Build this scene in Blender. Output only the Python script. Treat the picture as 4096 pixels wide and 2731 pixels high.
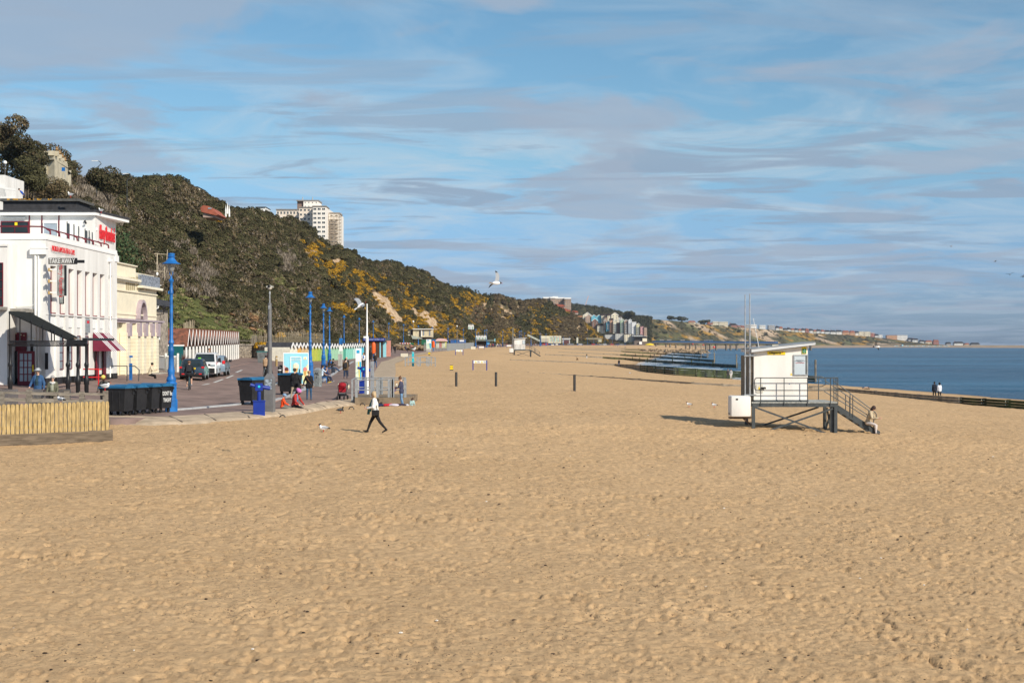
import bpy, bmesh, math, random
import numpy as np
from mathutils import Vector, Matrix
random.seed(7); RNG = np.random.default_rng(7)
for o in list(bpy.data.objects): bpy.data.objects.remove(o)
SC = bpy.context.scene; COL = SC.collection
R = math.radians
# ---------------------------------------------------------------- camera, sky, sun
F = 5689.0; CX = 2048.0; EY = 1380.0; H = 3.4     # focal length in photo pixels, centre, eye line, eye height
cam = bpy.data.cameras.new('camera'); camo = bpy.data.objects.new('camera', cam); COL.objects.link(camo)
cam.lens = 50; cam.sensor_width = 36; cam.clip_start = .5; cam.clip_end = 60000
cam.shift_y = (EY - 1365.5) / 4096
camo.location = (0, 0, H); camo.rotation_euler = (R(90), 0, 0)
SC.camera = camo
SUN_EL, SUN_AZ = 33, 46       # azimuth measured from the right of view back towards the camera
sd = Vector((math.cos(R(SUN_EL)) * math.cos(R(SUN_AZ)), -math.cos(R(SUN_EL)) * math.sin(R(SUN_AZ)), math.sin(R(SUN_EL))))
sl = bpy.data.lights.new('sun', 'SUN'); sl.energy = 4.8; sl.angle = R(.55); sl.color = (1, .91, .77)
so = bpy.data.objects.new('sun', sl); COL.objects.link(so); so.rotation_euler = sd.to_track_quat('Z', 'Y').to_euler()
so.location = (60, -60, 80)
W = bpy.data.worlds.new('World'); SC.world = W; W.use_nodes = True
SC.view_settings.view_transform = 'Standard'; SC.view_settings.look = 'None'
SC.view_settings.exposure = .08; SC.view_settings.gamma = 1
def world():
 n = W.node_tree.nodes; l = W.node_tree.links; n.clear()
 def nd(t, **k):
  x = n.new(t)
  for a, b in k.items(): setattr(x, a, b)
  return x
 def mth(op, a, b=None, clamp=False):
  x = nd('ShaderNodeMath', operation=op); x.use_clamp = clamp
  for i, v in enumerate((a, b)):
   if v is None: continue
   if isinstance(v, (int, float)): x.inputs[i].default_value = v
   else: l.new(v, x.inputs[i])
  return x.outputs[0]
 def ramp(fac, *stops):
  x = nd('ShaderNodeValToRGB'); e = x.color_ramp.elements
  while len(e) < len(stops): e.new(.5)
  for q, (p, c) in zip(e, stops): q.position = p; q.color = (*c, 1) if len(c) == 3 else c
  l.new(fac, x.inputs[0]); return x.outputs[0]
 def mix(f, a, b, bt='MIX'):
  x = nd('ShaderNodeMix', data_type='RGBA', blend_type=bt)
  for i, v in ((0, f), (6, a), (7, b)):
   if isinstance(v, (int, float)): x.inputs[i].default_value = v
   elif isinstance(v, tuple): x.inputs[i].default_value = (*v, 1)
   else: l.new(v, x.inputs[i])
  return x.outputs[2]
 out = nd('ShaderNodeOutputWorld'); bg = nd('ShaderNodeBackground'); bg.inputs[1].default_value = .1
 sky = nd('ShaderNodeTexSky', sky_type='NISHITA'); sky.sun_disc = False
 sky.sun_elevation = R(SUN_EL); sky.sun_rotation = math.atan2(sd.x, sd.y)
 sky.air_density = 1.0; sky.dust_density = .35; sky.ozone_density = 2.2
 tc = nd('ShaderNodeTexCoord'); sp = nd('ShaderNodeSeparateXYZ'); l.new(tc.outputs['Generated'], sp.inputs[0])
 zz = mth('MAXIMUM', sp.outputs[2], 0.0)
 den = mth('ADD', zz, .07)
 u = mth('DIVIDE', sp.outputs[0], den); v = mth('DIVIDE', sp.outputs[1], den)
 def noise(su, sv, off, sc, det, dist=0.0, rough=.55):
  c = nd('ShaderNodeCombineXYZ'); l.new(mth('MULTIPLY', u, su), c.inputs[0]); l.new(mth('MULTIPLY', v, sv), c.inputs[1]); c.inputs[2].default_value = off
  x = nd('ShaderNodeTexNoise'); x.inputs['Scale'].default_value = sc; x.inputs['Detail'].default_value = det
  x.inputs['Roughness'].default_value = rough; x.inputs['Distortion'].default_value = dist
  l.new(c.outputs[0], x.inputs['Vector']); return x.outputs[0]
 tint = ramp(sp.outputs[2], (0.0, (.36, .52, .98)), (.05, (.48, .68, 1.12)), (.13, (.75, .97, 1.05)), (.24, (.74, 1.0, 1.04)), (.6, (.9, 1, 1.05)))
 base = mix(1.0, sky.outputs[0], tint, 'MULTIPLY')
 thin = ramp(noise(.8, .75, 3.1, 1.9, 9, .9, .6), (.42, (0, 0, 0)), (.66, (1, 1, 1)))
 thick = ramp(noise(.95, .85, 5.2, 1.35, 7, .5, .5), (.53, (0, 0, 0)), (.60, (1, 1, 1)))
 streak = ramp(noise(.55, 1.15, 1.3, 2.2, 8, .8, .55), (.52, (0, 0, 0)), (.60, (1, 1, 1)))
 low = ramp(sp.outputs[2], (0.0, (.25,) * 3), (.03, (.7,) * 3), (.12, (1,) * 3), (.19, (.5,) * 3), (.26, (.3,) * 3))
 c1 = mix(mth('MULTIPLY', mth('MULTIPLY', thin, low), .78), base, (5.3, 6.2, 7.0))
 c2 = mix(mth('MULTIPLY', mth('MULTIPLY', streak, low), .9), c1, (2.9, 3.85, 5.1))
 c3 = mix(mth('MULTIPLY', thick, .74), c2, (3.55, 4.3, 5.4))
 l.new(c3, bg.inputs[0]); l.new(bg.outputs[0], out.inputs[0])
world()
# ---------------------------------------------------------------- helpers
def tag(o, label=None, cat=None, group=None, kind=None):
 if label: o['label'] = label
 if cat: o['category'] = cat
 if group: o['group'] = group
 if kind: o['kind'] = kind
 return o
def thing(name, label, cat, loc=(0, 0, 0), rz=0, group=None, s=1):
 o = bpy.data.objects.new(name, None); COL.objects.link(o); o.empty_display_size = .3
 o.location = loc; o.rotation_euler = (0, 0, rz); o.scale = (s, s, s)
 return tag(o, label, cat, group)
def dup(o, loc=None, rz=None, label=None, group=None, parent=None, s=None):
 kids = [c for c in o.children]
 r = o.copy(); COL.objects.link(r); r.parent = parent
 if loc is not None: r.location = loc
 if rz is not None: r.rotation_euler[2] = rz
 if label: r['label'] = label
 if group: r['group'] = group
 if s: r.scale = (s, s, s)
 for c in kids: dup(c, parent=r)
 return r
MC = {}
def mat(name, col, rough=.7, var=.12, scale=3.0, bump=0.0, bscale=30.0, metal=0.0, spec=.3, col2=None, coat=0, rand=0.0, stretch=(1, 1, 1), emit=None, alpha=None, trans=0):
 if name in MC: return MC[name]
 m = bpy.data.materials.new(name); m.use_nodes = True; MC[name] = m
 n = m.node_tree.nodes; l = m.node_tree.links; b = n['Principled BSDF']
 b.inputs['Roughness'].default_value = rough; b.inputs['Metallic'].default_value = metal
 b.inputs['Specular IOR Level'].default_value = spec; b.inputs['Coat Weight'].default_value = coat
 if trans: b.inputs['Transmission Weight'].default_value = trans
 if alpha is not None: b.inputs['Alpha'].default_value = alpha
 tc = n.new('ShaderNodeTexCoord'); mp = n.new('ShaderNodeMapping'); mp.inputs['Scale'].default_value = stretch
 l.new(tc.outputs['Object'], mp.inputs[0])
 nz = n.new('ShaderNodeTexNoise'); nz.inputs['Scale'].default_value = scale; nz.inputs['Detail'].default_value = 5
 l.new(mp.outputs[0], nz.inputs['Vector'])
 rp = n.new('ShaderNodeValToRGB'); c2 = col2 or col
 rp.color_ramp.elements[0].position = .32; rp.color_ramp.elements[1].position = .68
 rp.color_ramp.elements[0].color = (*[max(0, c * (1 - var)) for c in c2], 1); rp.color_ramp.elements[1].color = (*[min(1, c * (1 + var)) for c in col], 1)
 l.new(nz.outputs[0], rp.inputs[0]); src = rp.outputs[0]
 if rand:
  oi = n.new('ShaderNodeObjectInfo'); hs = n.new('ShaderNodeHueSaturation'); mr = n.new('ShaderNodeMapRange')
  mr.inputs[3].default_value = 1 - rand; mr.inputs[4].default_value = 1 + rand
  l.new(oi.outputs['Random'], mr.inputs[0]); l.new(mr.outputs[0], hs.inputs['Value']); l.new(src, hs.inputs['Color']); src = hs.outputs[0]
 l.new(src, b.inputs['Base Color'])
 if bump:
  nb = n.new('ShaderNodeTexNoise'); nb.inputs['Scale'].default_value = bscale; nb.inputs['Detail'].default_value = 4; l.new(mp.outputs[0], nb.inputs['Vector'])
  bp = n.new('ShaderNodeBump'); bp.inputs['Strength'].default_value = bump; bp.inputs['Distance'].default_value = .02
  l.new(nb.outputs[0], bp.inputs['Height']); l.new(bp.outputs[0], b.inputs['Normal'])
 return m
class MB:
 def __init__(s): s.v = []; s.f = []; s.m = []
 def add(s, vs, fs, m=0, M=None):
  k = len(s.v)
  if M is not None: vs = [tuple(M @ Vector(p)) for p in vs]
  s.v += [tuple(p) for p in vs]; s.f += [tuple(k + i for i in f) for f in fs]; s.m += [m] * len(fs); return s
 def box(s, x0, x1, y0, y1, z0, z1, m=0, M=None):
  vs = [(x, y, z) for z in (z0, z1) for y in (y0, y1) for x in (x0, x1)]
  return s.add(vs, [(0, 2, 3, 1), (4, 5, 7, 6), (0, 1, 5, 4), (2, 6, 7, 3), (0, 4, 6, 2), (1, 3, 7, 5)], m, M)
 def cbox(s, c, d, rz=0, m=0, rx=0, ry=0):
  M = Matrix.Translation(c) @ Matrix.Rotation(rz, 4, 'Z') @ Matrix.Rotation(ry, 4, 'Y') @ Matrix.Rotation(rx, 4, 'X')
  return s.box(-d[0] / 2, d[0] / 2, -d[1] / 2, d[1] / 2, -d[2] / 2, d[2] / 2, m, M)
 def bar(s, a, b, w, h=None, m=0):          # square bar between two points
  a = Vector(a); b = Vector(b); d = b - a; L = d.length
  if L < 1e-6: return s
  q = d.to_track_quat('Y', 'Z').to_matrix().to_4x4(); h = h or w
  return s.box(-w / 2, w / 2, 0, L, -h / 2, h / 2, m, Matrix.Translation(a) @ q)
 def tube(s, a, b, r0, r1=None, n=8, m=0, cap=True):
  a = Vector(a); b = Vector(b); d = b - a; r1 = r0 if r1 is None else r1
  if d.length < 1e-6: return s
  q = d.to_track_quat('Z', 'Y').to_matrix(); vs = []
  for p, r in ((a, r0), (b, r1)):
   for i in range(n):
    t = 2 * math.pi * i / n; vs.append(p + q @ Vector((r * math.cos(t), r * math.sin(t), 0)))
  fs = [(i, (i + 1) % n, n + (i + 1) % n, n + i) for i in range(n)]
  if cap: fs += [tuple(range(n - 1, -1, -1)), tuple(range(n, 2 * n))]
  return s.add(vs, fs, m)
 def path(s, pts, r, n=8, m=0):
  for i in range(len(pts) - 1):
   s.tube(pts[i], pts[i + 1], r, n=n, m=m)
   if i: s.ball(pts[i], r, n, max(4, n // 2), m=m)
  return s
 def lathe(s, prof, c=(0, 0, 0), n=16, m=0, M=None):
  vs = []; fs = []
  for r, z in prof:
   for i in range(n):
    t = 2 * math.pi * i / n; vs.append((c[0] + r * math.cos(t), c[1] + r * math.sin(t), c[2] + z))
  for j in range(len(prof) - 1):
   for i in range(n): fs.append((j * n + i, j * n + (i + 1) % n, (j + 1) * n + (i + 1) % n, (j + 1) * n + i))
  if prof[0][0] > .001: fs.append(tuple(range(n - 1, -1, -1)))
  if prof[-1][0] > .001: fs.append(tuple((len(prof) - 1) * n + i for i in range(n)))
  return s.add(vs, fs, m, M)
 def ball(s, c, r, n=10, k=6, m=0, sc=(1, 1, 1), M=None):
  vs = []; fs = []
  for j in range(k + 1):
   ph = math.pi * j / k
   for i in range(n):
    t = 2 * math.pi * i / n
    vs.append((c[0] + r * sc[0] * math.sin(ph) * math.cos(t), c[1] + r * sc[1] * math.sin(ph) * math.sin(t), c[2] + r * sc[2] * math.cos(ph)))
  for j in range(k):
   for i in range(n): fs.append((j * n + i, (j + 1) * n + i, (j + 1) * n + (i + 1) % n, j * n + (i + 1) % n))
  return s.add(vs, fs, m, M)
 def prism(s, poly, y0, y1, m=0, M=None, axis='Y'):      # poly in XZ extruded along Y (or in YZ along X, XY along Z)
  n = len(poly)
  def P(a, b, t): return (a, t, b) if axis == 'Y' else ((t, a, b) if axis == 'X' else (a, b, t))
  vs = [P(a, b, y0) for a, b in poly] + [P(a, b, y1) for a, b in poly]
  fs = [tuple(range(n)), tuple(range(2 * n - 1, n - 1, -1))] + [(i, n + i, n + (i + 1) % n, (i + 1) % n) for i in range(n)]
  return s.add(vs, fs, m, M)
 def build(s, name, mats, parent=None, smooth=False, loc=None, recalc=True, bevel=0):
  me = bpy.data.meshes.new(name); me.from_pydata(s.v, [], s.f)
  if not isinstance(mats, (list, tuple)): mats = [mats]
  for q in mats: me.materials.append(q)
  me.polygons.foreach_set('material_index', s.m)
  if recalc:
   bm = bmesh.new(); bm.from_mesh(me); bmesh.ops.recalc_face_normals(bm, faces=bm.faces)
   if bevel:
    es = [e for e in bm.edges if len(e.link_faces) == 2 and e.calc_face_angle(0) > .5]
    bmesh.ops.bevel(bm, geom=es, offset=bevel, segments=2, profile=.6, affect='EDGES', clamp_overlap=True)
   bm.to_mesh(me); bm.free()
  if smooth:
   me.polygons.foreach_set('use_smooth', [True] * len(me.polygons))
   try: me.set_sharp_from_angle(angle=R(40))
   except Exception: pass
  o = bpy.data.objects.new(name, me); COL.objects.link(o)
  if parent: o.parent = parent
  if loc: o.location = loc
  return o
def grid_mesh(name, P, mats, smooth=True, cols=None, quadmask=None, midx=None):
 """P: (n,m,3) array -> mesh object"""
 n, m, _ = P.shape; me = bpy.data.meshes.new(name)
 I = np.arange(n * m).reshape(n, m)
 Q = np.stack([I[:-1, :-1], I[:-1, 1:], I[1:, 1:], I[1:, :-1]], -1).reshape(-1, 4)
 if quadmask is not None: Q = Q[quadmask.reshape(-1)]
 me.vertices.add(n * m); me.vertices.foreach_set('co', P.reshape(-1).astype(np.float32))
 me.loops.add(len(Q) * 4); me.loops.foreach_set('vertex_index', Q.reshape(-1).astype(np.int32))
 me.polygons.add(len(Q)); me.polygons.foreach_set('loop_start', (np.arange(len(Q)) * 4).astype(np.int32))
 me.polygons.foreach_set('use_smooth', np.full(len(Q), smooth))
 for q in (mats if isinstance(mats, (list, tuple)) else [mats]): me.materials.append(q)
 me.update(); me.validate()
 if cols is not None:
  for k, A in cols.items():
   a = me.attributes.new(k, 'FLOAT', 'POINT'); a.data.foreach_set('value', A.reshape(-1).astype(np.float32))
 o = bpy.data.objects.new(name, me); COL.objects.link(o); return o
def text(s, size, name, m, parent, loc, rot=(R(90), 0, 0), ext=.004, align='CENTER', sx=1.0, shear=0.0, bold=0.0):
 c = bpy.data.curves.new('t', 'FONT'); c.body = s; c.size = size; c.extrude = ext; c.align_x = align; c.align_y = 'CENTER'; c.shear = shear; c.offset = bold; c.resolution_u = 3
 t = bpy.data.objects.new('t', c); COL.objects.link(t); dg = bpy.context.evaluated_depsgraph_get()
 me = bpy.data.meshes.new_from_object(t.evaluated_get(dg)); bpy.data.objects.remove(t); bpy.data.curves.remove(c)
 me.name = name; me.materials.clear(); me.materials.append(m)
 o = bpy.data.objects.new(name, me); COL.objects.link(o); o.parent = parent; o.location = loc; o.rotation_euler = rot; o.scale = (sx, 1, 1)
 return o
# vectorised value noise
def vnoise(x, y, seed=0):
 x = np.asarray(x, float); y = np.asarray(y, float)
 xi = np.floor(x).astype(np.int64); yi = np.floor(y).astype(np.int64); xf = x - xi; yf = y - yi
 u = xf * xf * (3 - 2 * xf); v = yf * yf * (3 - 2 * yf)
 def h(a, b):
  n = (a * 374761393 + b * 668265263 + seed * 1442695) & 0x7fffffff
  n = ((n ^ (n >> 13)) * 1274126177) & 0x7fffffff
  n = ((n ^ (n >> 16)) * 1103515245 + 12345) & 0x7fffffff
  return (n & 0xffff) / 65535.0
 return (h(xi, yi) * (1 - u) + h(xi + 1, yi) * u) * (1 - v) + (h(xi, yi + 1) * (1 - u) + h(xi + 1, yi + 1) * u) * v
def fbm(x, y, o=4, seed=0):
 t = 0; a = .5
 for i in range(o): t = t + a * vnoise(x * 2 ** i + i * 17.3, y * 2 ** i - i * 9.1, seed + i); a *= .5
 return t / (1 - .5 ** o)
# ---------------------------------------------------------------- the lie of the land
EDGE = np.array([(0, -60), (45, -40), (60, -25), (63.2, -15.5), (65, -14.3), (67.4, -13.4), (68.2, -12.3), (70.8, -11.3), (74.6, -10.9), (79.1, -10.7), (82, -10), (85, -9.5), (94, -9.6), (105, -10.5), (120, -12), (152, -14.6), (211, -19.4), (260, -20.9), (330, -19), (420, -18.7), (569, -14), (800, 2), (950, 18), (1070, 33), (1320, 68), (1700, 130), (2300, 230), (3000, 330)])
ZP = np.array([(0, .2), (80, .2), (110, .4), (150, .65), (230, .95), (280, 1.5), (330, 1.9), (400, 2.0), (560, 2.4), (800, 2.8), (1070, 3.2), (2300, 3.4)])
SHORE = np.array([(0, 75), (60, 70), (169, 61), (197, 58), (232, 53), (266, 43), (300, 40), (465, 42), (616, 60), (787, 82), (1027, 113), (1400, 165), (2300, 320), (3000, 460)])
SEA = -3.1
edge = lambda Y: np.interp(Y, EDGE[:, 0], EDGE[:, 1])
zp = lambda Y: np.interp(Y, ZP[:, 0], ZP[:, 1])
shore = lambda Y: np.interp(Y, SHORE[:, 0], SHORE[:, 1])
off = lambda Y: np.interp(Y, (0, 90, 110, 250, 400), (.2, .2, .35, .2, .08))
def prom_z(X, Y):
 s = np.minimum(0, X - edge(np.maximum(Y, 63))); return zp(Y) + np.minimum(.9, .065 * np.maximum(0, -s - 6))
def sand_z(X, Y):
 X = np.asarray(X, float); Y = np.asarray(Y, float); e = edge(Y); w = np.interp(Y, (0, 100, 150, 250, 400), (2.2, 2.2, 3, 2.5, 1.0))
 s = X - e; t = np.clip((s - w) / np.maximum(shore(Y) - e - w, 5), 0, 1.6)
 z0 = zp(Y) - off(Y)
 q = np.interp(t, (0, .2, .4, .6, .8, 1, 1.6), (0, .05, .31, .55, .82, 1, 1.9))
 z = z0 + (SEA - z0) * q
 under = zp(Y) - .24
 return np.where(s < 0, under, np.where(s < w, under + (z - under) * np.clip(s / w, 0, 1), z))
def land(X, Y):
 if X < float(edge(max(Y, 63))) + .01 and Y >= 60: return float(prom_z(X, Y))
 return float(sand_z(X, Y))
def at(px, py, Y): return Vector(((px - CX) * Y / F, Y, H - (py - EY) * Y / F))
def gY(px, Y, sand=None):
 X = (px - CX) * Y / F; return Vector((X, Y, land(X, Y) if sand is None else float(sand_z(X, Y))))
def gp(px, py, y0=12.0, y1=2500.0):      # where the sight line through a photo pixel meets the ground
 Y = y0
 while Y < y1:
  if at(px, py, Y).z <= land((px - CX) * Y / F, Y): break
  Y *= 1.004
 return gY(px, Y)
# ---------------------------------------------------------------- sand
def footprint_tile(n=1024, cell=.02, count=9500):
 T = np.zeros((n, n)); g = np.random.default_rng(3)
 for _ in range(count):
  cx, cy = g.integers(0, n, 2); a = g.uniform(0, math.pi); L = g.uniform(.04, .105) / cell; w = L * g.uniform(.4, .8); d = g.uniform(.022, .062) * L / 5
  r = int(L * 2.1); yy, xx = np.mgrid[-r:r + 1, -r:r + 1]
  p = (xx * math.cos(a) + yy * math.sin(a)) / L; q = (-xx * math.sin(a) + yy * math.cos(a)) / w
  e = p * p + q * q; k = -d * np.exp(-e * 1.3) + d * .5 * np.exp(-((np.sqrt(e) - 1.3) ** 2) * 9)
  T[np.ix_((yy[:, 0] + cy) % n, (xx[0] + cx) % n)] += k
 return T, cell
TILE, CELL = footprint_tile()
def tile(x, y):
 n = TILE.shape[0]; fx = x / CELL; fy = y / CELL; xi = np.floor(fx).astype(int); yi = np.floor(fy).astype(int); u = fx - xi; v = fy - yi
 a, b, c, d = (xi % n), ((xi + 1) % n), (yi % n), ((yi + 1) % n)
 return (TILE[c, a] * (1 - u) + TILE[c, b] * u) * (1 - v) + (TILE[d, a] * (1 - u) + TILE[d, b] * u) * v
def rough(X, Y):
 c, s = math.cos(.6), math.sin(.6)
 den = .35 + 1.0 * fbm(X / 9, Y / 9, 3, 5)
 h = tile(X, Y) * den + .6 * tile(c * X - s * Y + 3.3, s * X + c * Y + 8.1) * (1.35 - den)
 n1 = fbm(X / .42 + .3 * Y, Y / .34, 3, 51); n2 = fbm(X / 1.6, Y / 1.1, 3, 53); h = h - .038 * np.exp(-((n1 - .5) / .045) ** 2) * np.clip((n2 - .44) * 7, 0, 1.3) + .035 * (fbm(X / .16, Y / .13, 2, 57) - .5)
 return h + .07 * (fbm(X / 1.1, Y / 1.1, 4, 9) - .5) + .16 * (fbm(X / 11, Y / 11, 2, 11) - .5)
PATCH = [(-1.6, 33.5, 1.1, .35), (-3.4, 33.8, .8, .3), (1.2, 24.5, 1.0, .3), (-9, 27, 1.2, .3), (4.5, 40, 1.5, .4), (9, 31, 1.3, .35), (-2.5, 21, .7, .2), (6, 20.5, .8, .22), (-12, 40, 1.6, .4), (15, 45, 2, .5)]
def sand():
 ys = [8.0]
 while ys[-1] < 2600: ys.append(ys[-1] * (1.0034 if ys[-1] < 110 else (1.006 if ys[-1] < 400 else 1.02)))
 ys = np.array(ys); t = np.concatenate([np.linspace(-1.1, -.46, 25)[:-1], np.arange(-.46, .46, .00165), np.linspace(.46, 1.1, 25)])
 Y, T = np.meshgrid(ys, t, indexing='ij'); X = T * Y
 Z = sand_z(X, Y); s = X - edge(Y); a = np.clip((s - 1.5) / 3, 0, 1)
 wet = np.clip((shore(Y) - X) / 14, 0, 1)
 amp = a * (.25 + .75 * wet) * np.interp(Y, (8, 30, 60, 200, 500), (.72, .9, 1, .8, .3))
 pk = sum(np.exp(-((X - a) / r) ** 2 - ((Y - b) / s2) ** 2) for a, b, r, s2 in PATCH); Z = Z + rough(X, Y) * amp * (1.3 + 1.6 * pk) - .02 * pk
 g = np.random.default_rng(44)
 for (x0, y0, x1, y1) in ((-6, 58, -15, 30), (-3, 60, 6, 17), (2, 90, -4, 16), (12, 60, 3, 22), (20, 70, 14, 24), (-9, 70, -10, 22), (30, 80, 24, 40), (-14, 55, 5, 45), (-5, 40, 20, 50)):
  L = math.hypot(x1 - x0, y1 - y0); n = int(L / .62); ux, uy = (x1 - x0) / L, (y1 - y0) / L
  for i in range(n):
   f = i / n; s2 = .11 if i % 2 else -.11; bx = x0 + (x1 - x0) * f + math.sin(f * 5 + x0) * .8 + uy * s2 + g.normal() * .04; by = y0 + (y1 - y0) * f - ux * s2 + g.normal() * .04
   r0, r1 = np.searchsorted(ys, by - .5), np.searchsorted(ys, by + .5); c0, c1 = np.searchsorted(t, bx / by - .6 / by), np.searchsorted(t, bx / by + .6 / by); dx = X[r0:r1, c0:c1] - bx; dy = Y[r0:r1, c0:c1] - by; a1 = (dx * ux + dy * uy) / .15; a2 = (dx * uy - dy * ux) / .075; e = a1 * a1 + a2 * a2
   Z[r0:r1, c0:c1] += -.05 * np.exp(-e) + .022 * np.exp(-(np.sqrt(e) - 1.5) ** 2 * 5)
 for (gx, gy, gr, gh) in ((-5.0, 77, 3.5, .12), (2.6, 30.0, 1.6, -.10), (-4.2, 29.5, 2.2, -.08), (-25.5, 24, 2, .0), (33, 75, 9, .25)):
  Z += gh * np.exp(-(((X - gx) / gr) ** 2 + ((Y - gy) / (gr * .5)) ** 2))
 m = bpy.data.materials.new('sand'); m.use_nodes = True; n = m.node_tree.nodes; l = m.node_tree.links; b = n['Principled BSDF']; b.inputs['Roughness'].default_value = .95; b.inputs['Specular IOR Level'].default_value = .1
 tc = n.new('ShaderNodeTexCoord')
 def nz(sc, det, ro=.55):
  x = n.new('ShaderNodeTexNoise'); x.inputs['Scale'].default_value = sc; x.inputs['Detail'].default_value = det; x.inputs['Roughness'].default_value = ro; l.new(tc.outputs['Object'], x.inputs['Vector']); return x.outputs[0]
 def rp(f, a, b2, p0=.35, p1=.65):
  x = n.new('ShaderNodeValToRGB'); e = x.color_ramp.elements; e[0].position = p0; e[1].position = p1; e[0].color = (*a, 1); e[1].color = (*b2, 1); l.new(f, x.inputs[0]); return x.outputs[0]
 def mx(f, a, b2, bt='MIX'):
  x = n.new('ShaderNodeMix'); x.data_type = 'RGBA'; x.blend_type = bt
  for i, q in ((0, f), (6, a), (7, b2)):
   if isinstance(q, (int, float)): x.inputs[i].default_value = q
   elif isinstance(q, tuple): x.inputs[i].default_value = (*q, 1)
   else: l.new(q, x.inputs[i])
  return x.outputs[2]
 c = rp(nz(.12, 4), (.53, .355, .188), (.60, .41, .226))
 c = mx(.5, c, rp(nz(4.5, 6), (.43, .28, .155), (.73, .495, .27)))
 c = mx(mx(1.0, rp(nz(19, 4), (0, 0, 0), (1, 1, 1), .60, .66), rp(nz(.35, 3), (.25,) * 3, (1,) * 3, .42, .62), 'MULTIPLY'), c, (.16, .11, .07))
 at_ = n.new('ShaderNodeAttribute'); at_.attribute_name = 'wet'
 c = mx(at_.outputs['Fac'], c, (.30, .205, .12)); l.new(c, b.inputs['Base Color'])
 bp = n.new('ShaderNodeBump'); bp.inputs['Strength'].default_value = .8; bp.inputs['Distance'].default_value = .09; l.new(nz(6.5, 9, .72), bp.inputs['Height']); l.new(bp.outputs[0], b.inputs['Normal'])
 w = np.clip(1 - (shore(Y) - X) / 4.5, 0, 1)
 o = grid_mesh('sand_beach', np.stack([X, Y, Z], -1), m, cols={'wet': w}); tag(o, kind='structure')
sand()
def debris():
 g = np.random.default_rng(77); b = MB(); w = MB()
 for i in range(330):
  Y = float(np.exp(g.uniform(math.log(14), math.log(75)))); X = g.uniform(-.4, .4) * Y
  if X < float(edge(max(Y, 63))) + 4 and Y > 45: continue
  z = float(sand_z(X, Y)) + float(rough(np.array([X]), np.array([Y]))[0]) * 1.3; s = g.uniform(.006, .015) * (1 + Y / 45); (w if i % 9 == 0 else b).ball((X, Y, z + s * .4), s, 5, 3, sc=(g.uniform(.8, 2.2), 1, .7))
 tag(b.build('weed_scraps', mat('dry_weed', (.05, .035, .025), .9, .4)), 'tiny dark scraps of weed and driftwood scattered over the sand', 'weed scraps', kind='stuff'); tag(w.build('shell_scraps', mat('shell', (.7, .68, .62), .6)), 'tiny pale shells scattered over the sand', 'shells', kind='stuff')
debris()
# ---------------------------------------------------------------- sea
def sea():
 m = bpy.data.materials.new('sea_water'); m.use_nodes = True; n = m.node_tree.nodes; l = m.node_tree.links; b = n['Principled BSDF']
 b.inputs['Roughness'].default_value = .22; b.inputs['IOR'].default_value = 1.33; b.inputs['Specular IOR Level'].default_value = .16
 tc = n.new('ShaderNodeTexCoord')
 def nz(sx, sy, sc, det):
  mp = n.new('ShaderNodeMapping'); mp.inputs['Scale'].default_value = (sx, sy, 1); l.new(tc.outputs['Object'], mp.inputs[0])
  x = n.new('ShaderNodeTexNoise'); x.inputs['Scale'].default_value = sc; x.inputs['Detail'].default_value = det; l.new(mp.outputs[0], x.inputs['Vector']); return x.outputs[0]
 rp = n.new('ShaderNodeValToRGB'); e = rp.color_ramp.elements; e[0].position = .42; e[1].position = .60; e[0].color = (.005, .040, .088, 1); e[1].color = (.020, .10, .18, 1)
 l.new(nz(.25, 1, .012, 5), rp.inputs[0]); l.new(rp.outputs[0], b.inputs['Base Color'])
 a = n.new('ShaderNodeMath'); a.operation = 'ADD'; l.new(nz(.7, 1, 1.1, 6), a.inputs[0]); w2 = n.new('ShaderNodeMath'); w2.operation = 'MULTIPLY'; w2.inputs[1].default_value = 2.2; l.new(nz(.35, 1, .11, 4), w2.inputs[0]); l.new(w2.outputs[0], a.inputs[1])
 bp = n.new('ShaderNodeBump'); bp.inputs['Strength'].default_value = 1; bp.inputs['Distance'].default_value = .7; l.new(a.outputs[0], bp.inputs['Height']); l.new(bp.outputs[0], b.inputs['Normal'])
 ys = np.array([-100.0]); ys = np.concatenate([ys, np.geomspace(60, 9000, 700)]); t = np.linspace(-.1, 1, 160)
 Y, T = np.meshgrid(ys, t, indexing='ij'); X = T * np.abs(Y) + 20
 Z = SEA + np.where(Y > 0, .22 * (fbm(X / 16, Y / 6, 3, 21) - .5) * np.clip(1.6 - Y / 600, 0, 1) * 2, 0)
 o = grid_mesh('sea', np.stack([X, Y, Z], -1), m); tag(o, kind='structure')
 # broken white water along the shore
 fm = mat('foam', (.75, .8, .84), .9, .06, 2, .5, 6)
 g = np.random.default_rng(5); b = MB()
 for k in range(150):
  Y0 = float(np.exp(g.uniform(math.log(255), math.log(1300)))); X0 = float(shore(Y0)) + g.uniform(.3, 6 + Y0 * .02) if k % 2 else float(shore(Y0)) + .4
  L = g.uniform(2, 7) * (1 + Y0 / 400); w = g.uniform(.15, .45) * (1 + Y0 / 300)
  n0 = 8; up = []; dn = []
  for i in range(n0 + 1):
   s = i / n0; x = X0 + (s - .5) * L; y = Y0 - (s - .5) * L * .35 + .4 * math.sin(s * 9 + k); h = w * math.sin(math.pi * s) ** .7 * (0.7 + .5 * math.sin(s * 23 + k))
   up.append((x, y + max(.02, h), SEA + .16)); dn.append((x, y - max(.02, h), SEA + .13))
  vs = up + dn; b.add(vs, [(i, i + 1, n0 + 2 + i, n0 + 1 + i) for i in range(n0)])
 tag(b.build('sea_foam', fm), 'white broken foam where small waves meet the sand', 'foam', kind='stuff')
sea()
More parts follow.
